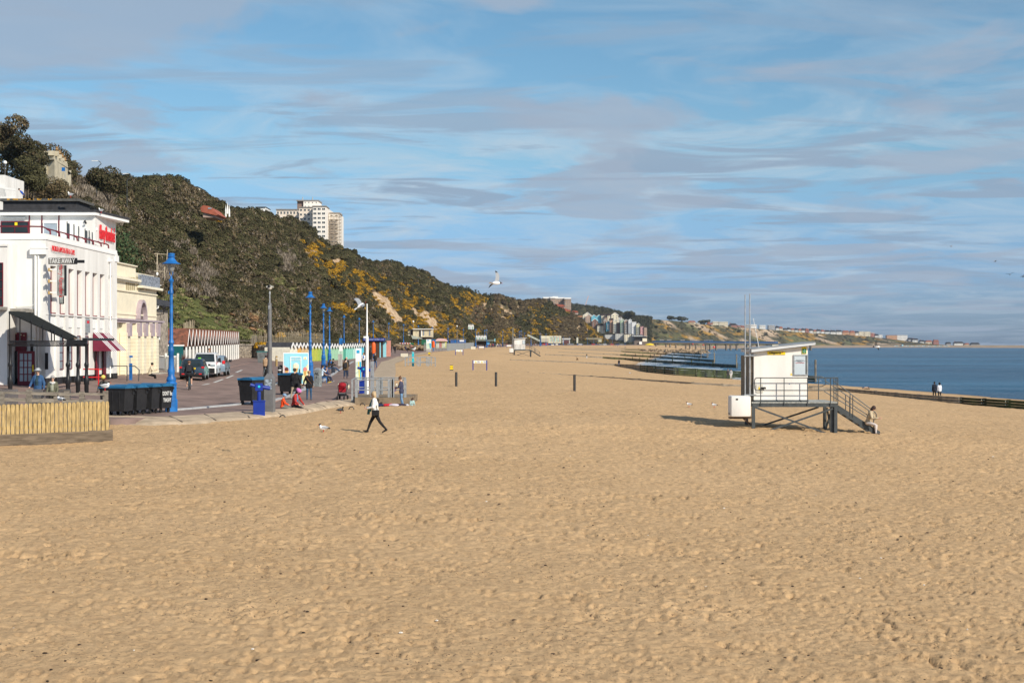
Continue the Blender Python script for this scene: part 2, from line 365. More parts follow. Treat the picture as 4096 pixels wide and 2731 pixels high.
# ---------------------------------------------------------------- promenade, apron, road markings
M_prom = None
def promenade():
 m = mat('prom_paving', (.245, .172, .145), .9, .16, .8, .3, 20, col2=(.20, .14, .118)); n = m.node_tree.nodes; l = m.node_tree.links
 ys = np.concatenate([np.arange(60, 140, 1.0), np.geomspace(140, 2300, 150)])
 d = np.concatenate([[0.0], np.linspace(0.01, 30, 31), (45, 70)])
 Y, D = np.meshgrid(ys, d, indexing='ij'); X = edge(np.maximum(Y, 63)) - D; X[Y < 63] += 0
 Z = zp(Y) + np.minimum(.9, .065 * np.maximum(0, D - 6)) + .003; Z[:, 0] -= 1.2; Z[0] -= 1.2
 o = grid_mesh('promenade', np.stack([X, Y, Z], -1), m); tag(o, kind='structure')
 ap = mat('apron_concrete', (.50, .39, .27), .9, .14, 1.6, .5, 9, col2=(.40, .31, .215))
 top = [(-24, 64.5), (-18.6, 64.4), (-15.5, 63.2), (-14.3, 65), (-13.4, 67.4), (-12.3, 68.2), (-11.3, 70.8), (-10.9, 74.6), (-10.7, 79.1), (-10, 82), (-9.5, 85)]
 bot = [(-23.5, 60.4), (-17.2, 60.3), (-14.8, 60.2), (-13.2, 60.8), (-12.4, 62.4), (-11.7, 64.3), (-10.8, 68.0), (-10.2, 71.5), (-9.8, 75.3), (-9.2, 78.5), (-8.6, 81)]
 rows = 6; V = np.zeros((rows, (len(top) - 1) * 6 + 1, 3))
 tt = np.linspace(0, len(top) - 1, V.shape[1]); ti = np.arange(len(top))
 T = np.array([np.interp(tt, ti, [p[0] for p in top]), np.interp(tt, ti, [p[1] for p in top])]); B = np.array([np.interp(tt, ti, [p[0] for p in bot]), np.interp(tt, ti, [p[1] for p in bot])])
 for r in range(rows):
  k = r / (rows - 1); V[r, :, 0] = T[0] * (1 - k) + B[0] * k; V[r, :, 1] = T[1] * (1 - k) + B[1] * k; V[r, :, 2] = .22 * (1 - k) + .015 * k + .05 * math.sin(math.pi * k) + (.01 if r == 0 else 0)
 V[rows - 1, :, 2] -= .3
 tag(grid_mesh('sea_wall_apron', V, ap), kind='structure')
 jb = MB()                                            # dark joints across the apron and weathered stone pitching at its foot
 for i in (6, 13, 19, 27, 33, 40, 46, 50):
  jb.bar(V[0, i] + (0, 0, .012), V[4, min(i + 2, V.shape[1] - 1)] + (0, 0, .02), .05, .02)
 tag(jb.build('apron_joints', mat('joint_dark', (.13, .1, .075))), kind='structure')
 ys = np.concatenate([np.arange(86, 150, 2.0), np.geomspace(150, 330, 40)]); k = np.linspace(0, 1, 5)
 Y, K = np.meshgrid(ys, k, indexing='ij'); w = np.interp(Y, (86, 150, 250, 330), (1.6, 2.2, 2.0, .8)); X = edge(Y) + w * K
 Z = zp(Y) * (1 - K) + (sand_z(X, Y) + .02) * K + .02
 tag(grid_mesh('sea_wall_steps', np.stack([X, Y, Z], -1), mat('apron_far', (.40, .31, .215), .9, .2, 1.2, .5, 5)), kind='structure')
 kb = [(701, 1641), (760, 1637), (860, 1628), (940, 1621), (1016, 1611), (1093, 1604), (1159, 1586), (1190, 1570), (1225, 1556)]
 P = [gp(*p) for p in kb] + [Vector((x, y, land(x, y))) for x, y in ((-14.7, 101), (-15.4, 115), (-17.5, 140), (-21, 180), (-24, 215))]
 b = MB()
 for a, c in zip(P[:-1], P[1:]): b.bar(a + Vector((0, 0, .02)), c + Vector((0, 0, .02)), .28, .12)
 tag(b.build('kerb', mat('kerb_stone', (.42, .43, .44), .85, .1, 4)), kind='structure')
 b = MB()
 def mark(p, q, w):
  p = gp(*p); q = gp(*q); s = Vector((q.x - p.x, q.y - p.y, 0)).normalized(); nn = Vector((-s.y, s.x, 0)) * w / 2; u = Vector((0, 0, .012))
  b.add([p - nn + u, p + nn + u, q + nn + u, q - nn + u], [(0, 1, 2, 3)])
 for p, q in (((811, 1540), (838, 1535)), ((856, 1530), (892, 1518)), ((906, 1513), (933, 1502)), ((1095, 1541), (1118, 1527)), ((945, 1490), (968, 1480))): mark(p, q, .22)
 tag(b.build('road_marking', mat('road_paint', (.62, .62, .58), .7, .15, 8)), kind='structure')
 b = MB()
 for p, q in (((918, 1471), (960, 1460)), ((960, 1460), (1010, 1450)), ((700, 1530), (745, 1514)), ((1095, 1610), (1160, 1583))):
  mark(p, q, .18)
 tag(b.build('road_line', mat('faded_line', (.42, .26, .2), .8)), kind='structure')
promenade()
# ---------------------------------------------------------------- cliffs
TOE = np.array([(40, -52), (60, -50), (130, -46), (190, -43), (255, -41), (320, -42), (400, -42), (500, -36), (620, -28), (744, -22), (900, -12), (1070, 8), (1250, 36), (1450, 75), (1700, 117), (1760, 130)])
RID = np.array([(40, -105), (60, -100), (200, -95), (311, -87), (380, -77), (431, -69), (509, -71), (622, -64), (697, -52), (800, -44), (975, -33), (1168, -18), (1255, 14), (1390, 38), (1500, 62), (1580, 80), (1650, 97), (1700, 112), (1760, 128)])
SIL = [(-800, 560), (-200, 640), (0, 690), (140, 705), (230, 715), (290, 700), (320, 735), (360, 710), (400, 690), (450, 675), (500, 700), (520, 720), (560, 700), (620, 685), (680, 690), (740, 720), (790, 755), (860, 792), (900, 803), (960, 830), (1000, 824), (1062, 841), (1108, 853), (1174, 872), (1207, 895), (1232, 920), (1257, 949), (1290, 962), (1331, 978), (1356, 974), (1385, 994), (1398, 1015), (1439, 1027), (1489, 1036), (1539, 1033), (1580, 1048), (1621, 1065), (1700, 1084), (1744, 1125), (1802, 1154), (1846, 1153), (1882, 1157), (1918, 1179), (1962, 1192), (1985, 1185), (2029, 1192), (2074, 1202), (2141, 1207), (2177, 1204), (2212, 1225), (2283, 1252), (2336, 1292), (2382, 1327), (2422, 1358), (2440, 1372)]
SILX = np.array([p[0] for p in SIL]); SILY = np.array([p[1] for p in SIL])
def ridge_z(Y):
 X = np.interp(Y, RID[:, 0], RID[:, 1]); px = CX + X / Y * F
 return H + (EY - np.interp(px, SILX, SILY)) * Y / F - np.interp(Y, (100, 600, 1400, 1700), (2.6, 2.8, 2.2, .8))
def cliff_pt(Y, v, detail=True):
 """v 0 toe .. 1 ridge .. 2 inland"""
 Y = np.asarray(Y, float); v = np.asarray(v, float)
 tx = np.interp(Y, TOE[:, 0], TOE[:, 1]); rx = np.interp(Y, RID[:, 0], RID[:, 1]); zr = ridge_z(np.maximum(Y, 100)); zt = zp(Y) + .9
 X = np.where(v <= 1, tx + (rx - tx) * v, rx - (v - 1) * 150)
 f = np.interp(np.clip(v, 0, 1), (0, .06, .2, .5, .85, .95, 1), (0, .035, .16, .50, .90, .98, 1.0))
 zz = zt + (zr - zt) * f
 zz = np.where(v < 0, zt - 1.5, zz); zz = np.where(v > 1, zr - (v - 1) * 5, zz)
 if detail:
  k = np.clip(v * 5, 0, 1) * np.clip((1.03 - v) * 6, 0, 1) * np.interp(Y, (60, 300, 1600, 1750), (.6, 1, 1, .2))
  g = (fbm(Y / 26 + v * 1.6, v * 1.2, 3, 31) - .5) * 9 + (fbm(Y / 7, v * 6, 3, 37) - .5) * 3.2
  X = X - g * k * .8; zz = zz + g * k * .45
 return X, zz
def pxpy(X, Y, Z): return CX + X / Y * F, EY + (H - Z) / Y * F
GORSE = [(1255, 1010, 26), (1330, 1075, 34), (1380, 1120, 40), (1450, 1150, 44), (1530, 1185, 34), (1600, 1235, 50), (1680, 1300, 70), (1740, 1320, 60), (1800, 1340, 48), (1900, 1350, 40), (2000, 1358, 34), (1270, 975, 20), (1345, 1000, 22), (1420, 1370, 30), (1390, 1255, 20), (1360, 1235, 18), (1560, 1330, 36), (1500, 1345, 30), (1700, 1215, 30), (1650, 1195, 26), (1860, 1170, 26), (1900, 1200, 24), (1800, 1215, 24), (1850, 1250, 22), (850, 865, 16), (870, 885, 14), (2200, 1350, 26), (2380, 1340, 26), (2350, 1310, 18), (2120, 1340, 20), (2050, 1340, 22), (1130, 900, 8), (1230, 1260, 12), (1180, 1340, 14), (1620, 1160, 18), (2150, 1235, 16), (2190, 1290, 14)]
ROCK = [(1502, 1190, 24), (1530, 1212, 26), (1540, 1240, 24), (1565, 1265, 24), (1590, 1285, 20), (1250, 1005, 14), (1305, 1000, 22), (1340, 1045, 16), (1650, 1245, 13), (1665, 1265, 12), (1700, 1262, 15), (1722, 1290, 18), (1740, 1310, 12), (1950, 1205, 9), (1975, 1215, 9), (2000, 1230, 9), (2020, 1245, 9), (2040, 1260, 8), (1940, 1220, 8), (1965, 1245, 9), (1990, 1260, 9), (2010, 1275, 8), (2320, 1310, 8), (2345, 1325, 8), (2400, 1350, 12), (2425, 1362, 12), (2070, 1225, 7)]
GRASS = [(700, 1210, 50), (760, 1250, 55), (820, 1290, 60), (880, 1320, 60), (940, 1345, 50), (1000, 1360, 40), (720, 1290, 50), (680, 1340, 50), (1100, 1360, 30), (1120, 1130, 22), (1100, 1080, 20), (1160, 1160, 20)]
BROWN = [(960, 1290, 50), (1010, 1320, 55), (1060, 1345, 45), (1180, 1320, 40), (1900, 1260, 40), (1480, 1160, 20)]
GREY = [(230, 760, 60), (290, 790, 60), (350, 830, 60), (400, 860, 50), (440, 880, 45), (720, 1000, 40), (800, 1110, 35), (790, 1195, 40), (650, 1120, 40), (1150, 1060, 30), (1120, 1010, 24)]
def blob(L, px, py, soft=1.0, seed=0):
 w = fbm(px / 28, py / 22, 3, 60 + seed) - .5; best = np.full(np.shape(px), -9.0)
 for x, y, r in L: best = np.maximum(best, 1 - np.hypot((px - x), (py - y) * 1.15) / (r * 1.35))
 return best + w * 1.1 * soft
def cliffs():
 ys = [40.0]
 while ys[-1] < 1760: ys.append(ys[-1] + max(1.5, ys[-1] * .006))
 v = np.concatenate([[-.12, -.02], np.linspace(0, 1, 60), np.array([1.05, 1.15, 1.4, 2.0])])
 Y, V = np.meshgrid(np.array(ys), v, indexing='ij'); X, Z = cliff_pt(Y, V)
 px, py = pxpy(X, Y, Z)
 rock = np.clip(blob(ROCK, px, py, .5) * 6 + .5, 0, 1); grass = np.clip(blob(GRASS, px, py) * 4, 0, 1); brown = np.clip(blob(BROWN, px, py) * 4, 0, 1)
 m = bpy.data.materials.new('cliff_ground'); m.use_nodes = True; n = m.node_tree.nodes; l = m.node_tree.links; b = n['Principled BSDF']; b.inputs['Roughness'].default_value = .95; b.inputs['Specular IOR Level'].default_value = .1
 tc = n.new('ShaderNodeTexCoord'); mp = n.new('ShaderNodeMapping'); l.new(tc.outputs['Object'], mp.inputs[0])
 def nz(sc, det):
  x = n.new('ShaderNodeTexNoise'); x.inputs['Scale'].default_value = sc; x.inputs['Detail'].default_value = det; l.new(mp.outputs[0], x.inputs['Vector']); return x.outputs[0]
 def rp(f, a, b2, p0=.35, p1=.65):
  x = n.new('ShaderNodeValToRGB'); e = x.color_ramp.elements; e[0].position = p0; e[1].position = p1; e[0].color = (*a, 1); e[1].color = (*b2, 1); l.new(f, x.inputs[0]); return x.outputs[0]
 def mx(f, a, b2):
  x = n.new('ShaderNodeMix'); x.data_type = 'RGBA'; l.new(f, x.inputs[0]); l.new(a, x.inputs[6]); l.new(b2, x.inputs[7]); return x.outputs[2]
 def A(k):
  x = n.new('ShaderNodeAttribute'); x.attribute_name = k; return x.outputs['Fac']
 c = rp(nz(.3, 8), (.055, .05, .025), (.13, .105, .06))
 c = mx(A('brown'), c, rp(nz(.8, 6), (.09, .05, .03), (.22, .14, .08)))
 c = mx(A('grass'), c, rp(nz(.7, 6), (.06, .07, .02), (.13, .14, .05)))
 c = mx(A('rock'), c, rp(nz(.55, 8), (.34, .22, .13), (.62, .47, .31))); l.new(c, b.inputs['Base Color'])
 bp = n.new('ShaderNodeBump'); bp.inputs['Strength'].default_value = .9; bp.inputs['Distance'].default_value = .7; l.new(nz(1.3, 6), bp.inputs['Height']); l.new(bp.outputs[0], b.inputs['Normal'])
 tag(grid_mesh('cliff_slope', np.stack([X, Y, Z], -1), m, cols={'rock': rock, 'grass': grass, 'brown': brown}), kind='structure')
cliffs()
# flat land behind the promenade out to the valley where the cliff ends
def valley():
 m = mat('valley_ground', (.30, .26, .2), .9, .25, .05)
 b = MB(); b.add([(60, 1690, 3.35), (130, 1700, 3.35), (235, 2300, 3.4), (260, 2520, 3.4), (-300, 2520, 6), (-300, 1765, 4)], [(0, 1, 2, 3, 4, 5)])
 tag(b.build('valley_floor', m), kind='structure')
valley()
def far_coast():
 # by azimuth (photo pixel), shore/toe/ridge/back distance and outline height
 S = [(2030, 2350, 2380, 2560, 1203), (2180, 2350, 2380, 2560, 1206), (2290, 2350, 2380, 2560, 1216), (2364, 2350, 2380, 2560, 1228), (2409, 2350, 2390, 2560, 1233), (2476, 2350, 2400, 2560, 1248), (2516, 2350, 2420, 2580, 1266), (2560, 2350, 2440, 2600, 1270), (2640, 2380, 2520, 2700, 1277), (2700, 2400, 2600, 2800, 1281), (2800, 2460, 2760, 2950, 1294), (2900, 2560, 2950, 3150, 1303), (3000, 2700, 3150, 3350, 1311), (3100, 2860, 3400, 3600, 1318), (3200, 3050, 3640, 3840, 1327), (3300, 3280, 3860, 4050, 1333), (3400, 3500, 4020, 4200, 1339), (3480, 3620, 4100, 4280, 1345), (3600, 3700, 4150, 4330, 1359), (3700, 3700, 4100, 4300, 1373), (3800, 3600, 3900, 4150, 1380), (3900, 3420, 3700, 3950, 1383), (4000, 3280, 3500, 3750, 1387), (4096, 3200, 3380, 3600, 1388), (4500, 2900, 3000, 3200, 1390), (5200, 2700, 2800, 3000, 1391)]
 S = np.array(S, float); xs = np.linspace(2030, 5200, 900); I = lambda k: np.interp(xs, S[:, 0], S[:, k])
 sh, to, ri, ys_ = I(1), I(2), I(3), I(4)
 zr = H + (EY - ys_) * ri / F - 1.0; ks = np.linspace(0, 1, 34)
 rows = [(sh * .995, np.full_like(xs, SEA - .5)), (to * .4 + sh * .6, np.full_like(xs, -.5)), (to * .99, np.full_like(xs, 2.6))]
 for k in ks:
  f = np.interp(k, (0, .1, .5, .9, 1), (0, .1, .55, .97, 1)); g = (fbm(xs / 19 + k * 1.5, np.full_like(xs, k * 1.5), 4, 71) - .5) * math.sin(math.pi * min(k * 1.05, 1))
  Y = to + (ri - to) * k + g * 90 * np.clip(zr / 30, .2, 1); rows.append((Y, 3 + (zr - 3) * f + g * 6 * np.clip(zr / 30, .1, 1)))
 rows += [(ri * 1.02, zr + .5), (ri * 1.25, zr * .8)]
 Y = np.array([r[0] for r in rows]); Z = np.array([r[1] for r in rows]); X = (xs - CX)[None] * Y / F
 P = np.stack([X, Y, Z], -1)
 px, py = pxpy(X, Y, Z); k = np.broadcast_to(np.clip((np.arange(len(rows)) - 3) / 33.0, 0, 1)[:, None], X.shape)
 beach = (np.arange(len(rows)) < 3)[:, None] & (xs > 2560)[None]
 rn = fbm(px / 60 + k * 3.0, k * 1.2, 4, 81); rock = np.clip((rn - .63) * 12, 0, 1) * (k > .04) * (k < .95) * (px > 2600); rock = np.maximum(rock, beach * 1.0)
 gor = np.clip((fbm(px / 30 + k * 5, k * 6, 3, 85) - .56) * 9, 0, 1) * (px > 2560)
 gr = np.clip((fbm(px / 45 + k * 2, k * 3, 3, 87) - .5) * 6, 0, 1) * (px > 2620)
 m = bpy.data.materials.new('far_cliff'); m.use_nodes = True; n = m.node_tree.nodes; l = m.node_tree.links; b = n['Principled BSDF']; b.inputs['Roughness'].default_value = .95; b.inputs['Specular IOR Level'].default_value = .05
 tc = n.new('ShaderNodeTexCoord')
 def nz(sc, det):
  x = n.new('ShaderNodeTexNoise'); x.inputs['Scale'].default_value = sc; x.inputs['Detail'].default_value = det; l.new(tc.outputs['Object'], x.inputs['Vector']); return x.outputs[0]
 def rp(f, a, b2, p0=.35, p1=.65):
  x = n.new('ShaderNodeValToRGB'); e = x.color_ramp.elements; e[0].position = p0; e[1].position = p1; e[0].color = (*a, 1); e[1].color = (*b2, 1); l.new(f, x.inputs[0]); return x.outputs[0]
 def mx(f, a, b2):
  x = n.new('ShaderNodeMix'); x.data_type = 'RGBA'; l.new(f, x.inputs[0]); l.new(a, x.inputs[6]); l.new(b2, x.inputs[7]); return x.outputs[2]
 def A(k):
  x = n.new('ShaderNodeAttribute'); x.attribute_name = k; return x.outputs['Fac']
 c = rp(nz(.06, 8), (.04, .045, .022), (.12, .10, .055))
 c = mx(A('green'), c, rp(nz(.05, 6), (.10, .115, .045), (.19, .17, .09)))
 c = mx(A('gorse'), c, rp(nz(.1, 6), (.22, .13, .03), (.42, .24, .05)))
 c = mx(A('rock'), c, rp(nz(.04, 6), (.34, .25, .17), (.50, .385, .27))); l.new(c, b.inputs['Base Color'])
 bp = n.new('ShaderNodeBump'); bp.inputs['Strength'].default_value = 1; bp.inputs['Distance'].default_value = 5; l.new(nz(.12, 6), bp.inputs['Height']); l.new(bp.outputs[0], b.inputs['Normal'])
 tag(grid_mesh('far_coast', P, m, cols={'rock': rock, 'gorse': gor, 'green': gr}), kind='structure')
 return xs, ri, zr
FCX, FCY, FCZ = far_coast()
def fc(px):     # top of the far cliff under a photo column
 Y = float(np.interp(px, FCX, FCY)) * 1.004; return (px - CX) * Y / F, Y, float(np.interp(px, FCX, FCZ)) + .3
# ---------------------------------------------------------------- vegetation
def leaf_cloud(rad, flat, n, size, up=0.0, seed=0, lobes=5, mats=(0,), pm=(1,), inner=.35, blade=1.6):
 g = np.random.default_rng(seed); b = MB()
 cs = [(0, 0, flat * rad * .35, rad * .72)] + [(rad * .55 * math.cos(a), rad * .55 * math.sin(a), flat * rad * g.uniform(.1, .6), rad * g.uniform(.35, .55)) for a in g.uniform(0, 6.28, lobes)]
 for i in range(n):
  c = cs[g.integers(len(cs))]; d = g.normal(size=3); d /= np.linalg.norm(d)
  if d[2] < -.25: d[2] = -d[2]
  r = c[3] * (g.uniform(inner, 1) ** .35); p = Vector((c[0] + d[0] * r, c[1] + d[1] * r, max(.03, c[2] + d[2] * r * flat)))
  nrm = Vector(d * .8 + g.normal(size=3) * .30 + np.array([0, 0, .25])).normalized(); t = nrm.cross(Vector(g.normal(size=3))).normalized()
  if up: t = (t + Vector((0.2, 0, up))).normalized()
  u = nrm.cross(t).normalized(); s = size * g.uniform(.6, 1.3)
  m = int(g.choice(mats, p=np.array(pm) / sum(pm)))
  a = t * s * blade * .5; w = u * s * .5
  b.add([p - a, p + w * .9, p + a, p - w * .9], [(0, 1, 2, 3)], m)
 return b
vcol = bpy.data.collections.new('shrub_sources')
def src(b, name, mats):
 o = b.build(name, mats, recalc=False); COL.objects.unlink(o); vcol.objects.link(o); return o
LV = lambda name, c, c2=None, v=.3, rand=.3: mat(name, c, .75, v, 1.1, rand=rand, col2=c2, spec=.2)
m_ev = LV('leaf_evergreen', (.078, .074, .033), (.052, .049, .022)); m_br = LV('leaf_scrub', (.122, .092, .05), (.085, .062, .034)); m_gy = LV('twig_grey', (.27, .23, .185), (.17, .14, .11), rand=.2)
m_go = LV('gorse_flower', (.66, .36, .025), (.42, .22, .015), .1, .12); m_gg = LV('gorse_leaf', (.10, .105, .035)); m_gr = LV('grass_blade', (.12, .135, .04), (.085, .09, .03)); m_bk = LV('bracken', (.30, .17, .085), (.16, .09, .05)); m_py = LV('pale_grass', (.30, .25, .14), (.2, .155, .085))
VAR = {'ev': [], 'br': [], 'gy': [], 'go': [], 'gr': [], 'bk': [], 'py': [], 'ev2': [], 'go2': [], 'br2': []}
k = 0
def addv(key, b, mats):
 global k
 src(b, 'src_%03d' % k, mats); VAR[key].append(k); k += 1
for i in range(3): addv('ev', leaf_cloud(1.5, .95, 1000, .19, .1, i, mats=(0, 1), pm=(.85, .15)), [m_ev, m_br])
for i in range(3): addv('br', leaf_cloud(1.3, .95, 800, .16, .7, 10 + i, mats=(0, 1, 2), pm=(.7, .2, .1), blade=2.4), [m_br, m_ev, m_gy])
for i in range(2): addv('gy', leaf_cloud(1.4, 1.1, 420, .10, 1.6, 20 + i, mats=(0, 1), pm=(.75, .25), blade=7), [m_gy, m_br])
for i in range(3): addv('go', leaf_cloud(1.35, .9, 600, .19, .2, 30 + i, mats=(0, 1), pm=(.62, .38)), [m_go, m_gg])
for i in range(2): addv('gr', leaf_cloud(1.0, .35, 230, .10, 1.5, 40 + i, mats=(0, 1), pm=(.75, .25), blade=4), [m_gr, m_py])
for i in range(2): addv('bk', leaf_cloud(1.0, .5, 260, .14, .8, 50 + i, mats=(0, 1), pm=(.7, .3), blade=3), [m_bk, m_br])
for i in range(2): addv('py', leaf_cloud(.9, .9, 240, .10, 1.7, 60 + i, mats=(0, 1), pm=(.8, .2), blade=7), [m_py, m_br])
for i in range(2): addv('ev2', leaf_cloud(1.5, .95, 420, .27, .1, 70 + i), [m_ev])
for i in range(2): addv('br2', leaf_cloud(1.4, .9, 380, .26, .5, 90 + i, blade=2.2), [m_br])
for i in range(2): addv('go2', leaf_cloud(1.4, .95, 300, .30, .1, 80 + i, mats=(0, 1), pm=(.5, .5)), [m_go, m_gg])
def scatter(name, P, rz, sc, idx, coll=vcol):
 me = bpy.data.meshes.new(name); me.from_pydata([tuple(p) for p in P], [], [])
 a = me.attributes.new('rot', 'FLOAT_VECTOR', 'POINT'); a.data.foreach_set('vector', np.stack([rz * 0, rz * 0, rz], -1).astype(np.float32).reshape(-1))
 a = me.attributes.new('scl', 'FLOAT_VECTOR', 'POINT'); a.data.foreach_set('vector', sc.astype(np.float32).reshape(-1))
 a = me.attributes.new('pick', 'INT', 'POINT'); a.data.foreach_set('value', np.asarray(idx, np.int32))
 o = bpy.data.objects.new(name, me); COL.objects.link(o)
 ng = bpy.data.node_groups.new(name, 'GeometryNodeTree'); ng.interface.new_socket('Geometry', in_out='INPUT', socket_type='NodeSocketGeometry'); ng.interface.new_socket('Geometry', in_out='OUTPUT', socket_type='NodeSocketGeometry')
 n = ng.nodes; l = ng.links; gi = n.new('NodeGroupInput'); go = n.new('NodeGroupOutput'); ip = n.new('GeometryNodeInstanceOnPoints'); ci = n.new('GeometryNodeCollectionInfo')
 ci.inputs['Collection'].default_value = coll; ci.inputs['Separate Children'].default_value = True; ci.inputs['Reset Children'].default_value = True
 def na(k, t):
  x = n.new('GeometryNodeInputNamedAttribute'); x.data_type = t; x.inputs[0].default_value = k; return x.outputs[0]
 l.new(gi.outputs[0], ip.inputs['Points']); l.new(ci.outputs[0], ip.inputs['Instance']); ip.inputs['Pick Instance'].default_value = True
 l.new(na('pick', 'INT'), ip.inputs['Instance Index']); l.new(na('rot', 'FLOAT_VECTOR'), ip.inputs['Rotation']); l.new(na('scl', 'FLOAT_VECTOR'), ip.inputs['Scale'])
 l.new(ip.outputs[0], go.inputs[0]); md = o.modifiers.new('scatter', 'NODES'); md.node_group = ng
 return o
def hillside():
 g = np.random.default_rng(11); P = {};
 def put(kind, p, s, key): P.setdefault(kind, []).append((p, s, VAR[key][g.integers(len(VAR[key]))]))
 segs = [(45, 250, 2.0, 1.0), (250, 420, 1.75, 1.0), (420, 700, 2.2, 1.15), (700, 1050, 3.0, 1.5), (1050, 1750, 4.2, 2.0)]
 for y0, y1, sp, sc in segs:
  nY = int((y1 - y0) / sp); nV = int(54 / sp) + 1
  v0 = .0
  Yg, Vg = np.meshgrid(np.linspace(y0, y1, nY), np.linspace(v0, 1.06, int(nV * (1.06 - v0))), indexing='ij')
  Yg = Yg + g.uniform(-.5, .5, Yg.shape) * sp; Vg = Vg + g.uniform(-.5, .5, Vg.shape) * sp / 54
  Yg = Yg.ravel(); Vg = Vg.ravel(); X, Z = cliff_pt(Yg, Vg); px, py = pxpy(X, Yg, Z)
  ok = (px > -700) & ((Yg > 190) | (Vg > .3)); Yg, Vg, X, Z, px, py = (a[ok] for a in (Yg, Vg, X, Z, px, py))
  rk = blob(ROCK, px, py, .5); gs = blob(GRASS, px, py); bw = blob(BROWN, px, py); gy = blob(GREY, px, py); go = blob(GORSE, px, py, 1.3, 3)
  nse = fbm(px / 70, py / 60, 3, 91); big = fbm(X / 9 + 50, Yg / 9, 3, 95)
  dg_ = fbm((py - .62 * px) / 13, (px + py) / 75, 3, 97); fn = fbm(px / 9, py / 9, 2, 99); go = np.where(px > 1450, go - np.clip(1.05 - 2.0 * dg_ , 0, 1) * .9 - (fn < .4) * .5, go)
  for i in range(len(X)):
   p = (X[i], Yg[i], Z[i] - .15); r = g.random(); h = .5 + 1.3 * big[i]
   if rk[i] > .12 and r > .12: continue
   if go[i] > -.02 and r < .88:
    put('g', p, np.array((1, 1, .8)) * sc * g.uniform(.7, 1.15), 'go' if Yg[i] < 900 else 'go2')
   elif gs[i] > .1:
    if r < .55: put('s', p, np.array((1.2, 1.2, .9)) * g.uniform(.8, 1.3), 'gr')
    elif r < .80: put('s', p, np.full(3, .6), 'br' if r < .68 else 'py')
   elif bw[i] > .1: put('s', p, np.full(3, g.uniform(.8, 1.3)) * sc, 'bk' if r < .6 else ('py' if r < .75 else 'br'))
   elif gy[i] > .1 and r < .75: put('s', p, np.array((1, 1, 1.15)) * sc * g.uniform(.8, 1.3), 'gy')
   elif px[i] > 1500 and dg_[i] < .36 and r < .65: put('s', p, np.full(3, g.uniform(.6, 1.0)) * sc, 'bk' if r < .2 else 'py')
   elif px[i] > 1200 and dg_[i] > .60 and r < .5: put('g', p, np.full(3, g.uniform(.6, 1.0)) * sc, 'go' if Yg[i] < 900 else 'go2')
   elif py[i] > 1150 and 1380 < px[i] < 2050 and nse[i] < .40 and r < .35: put('s', p, np.full(3, g.uniform(.8, 1.2)) * sc, 'py')
   else:
    e = 'ev' if (nse[i] + .12 * g.normal()) > .45 + (.05 if px[i] < 900 else -.05) else 'br'
    if Yg[i] > 900: e = 'ev2' if nse[i] > .5 else 'br2'
    z = 1.35 if Vg[i] > .9 else 1.0
    put('s', p, np.array((1, 1, z)) * sc * g.uniform(.75, 1.2) * h, e)
 for kind, nm, lab, cat in (('s', 'hillside_scrub', 'dense dark green and brown scrub covering the cliff slope', 'scrub'), ('g', 'gorse_thicket', 'yellow flowering gorse spread over the cliff slope', 'gorse')):
  L = P[kind]; o = scatter(nm, [a[0] for a in L], g.uniform(0, 6.28, len(L)) if kind == 'g' else g.uniform(-.6, .6, len(L)), np.array([a[1] for a in L]), [a[2] for a in L])
  tag(o, lab, cat, kind='stuff'); print(nm, len(L))
 # wood on the hill behind the houses and tree tufts on the far cliff
 L = []
 for i in range(2600):
  px = g.uniform(2040, 2600); k = g.uniform(0, 1); Y = 2380 + 190 * k; zr = float(np.interp(px, FCX, FCZ)); L.append((((px - CX) * Y / F, Y, 3 + (zr - 3) * np.interp(k, (0, .1, .5, .9, 1), (0, .1, .55, .97, 1)) - 1), np.array((1, 1, 1)) * g.uniform(2.6, 4.6), VAR['ev2'][g.integers(2)]))
 for i in range(330):
  px = g.uniform(2560, 3750); Y0 = float(np.interp(px, FCX, FCY)); kk = g.random() ** .5; zr = float(np.interp(px, FCX, FCZ)); Y = Y0 - 190 * (1 - kk)
  L.append((((px - CX) * Y / F, Y, 3 + (zr - 3) * np.interp(kk, (0, .1, .5, .9, 1), (0, .1, .55, .97, 1)) - 2), np.array((1.2, 1.2, .8)) * g.uniform(1.5, 3.6), VAR['ev2'][g.integers(2)]))
 o = scatter('far_wood', [a[0] for a in L], g.uniform(0, 6.28, len(L)), np.array([a[1] for a in L]), [a[2] for a in L])
 tag(o, 'dark wood on the far hill behind the colourful flats', 'wood', kind='stuff')
hillside()
m_bark = mat('bark', (.16, .125, .09), .9, .3, 3, .5, 12)
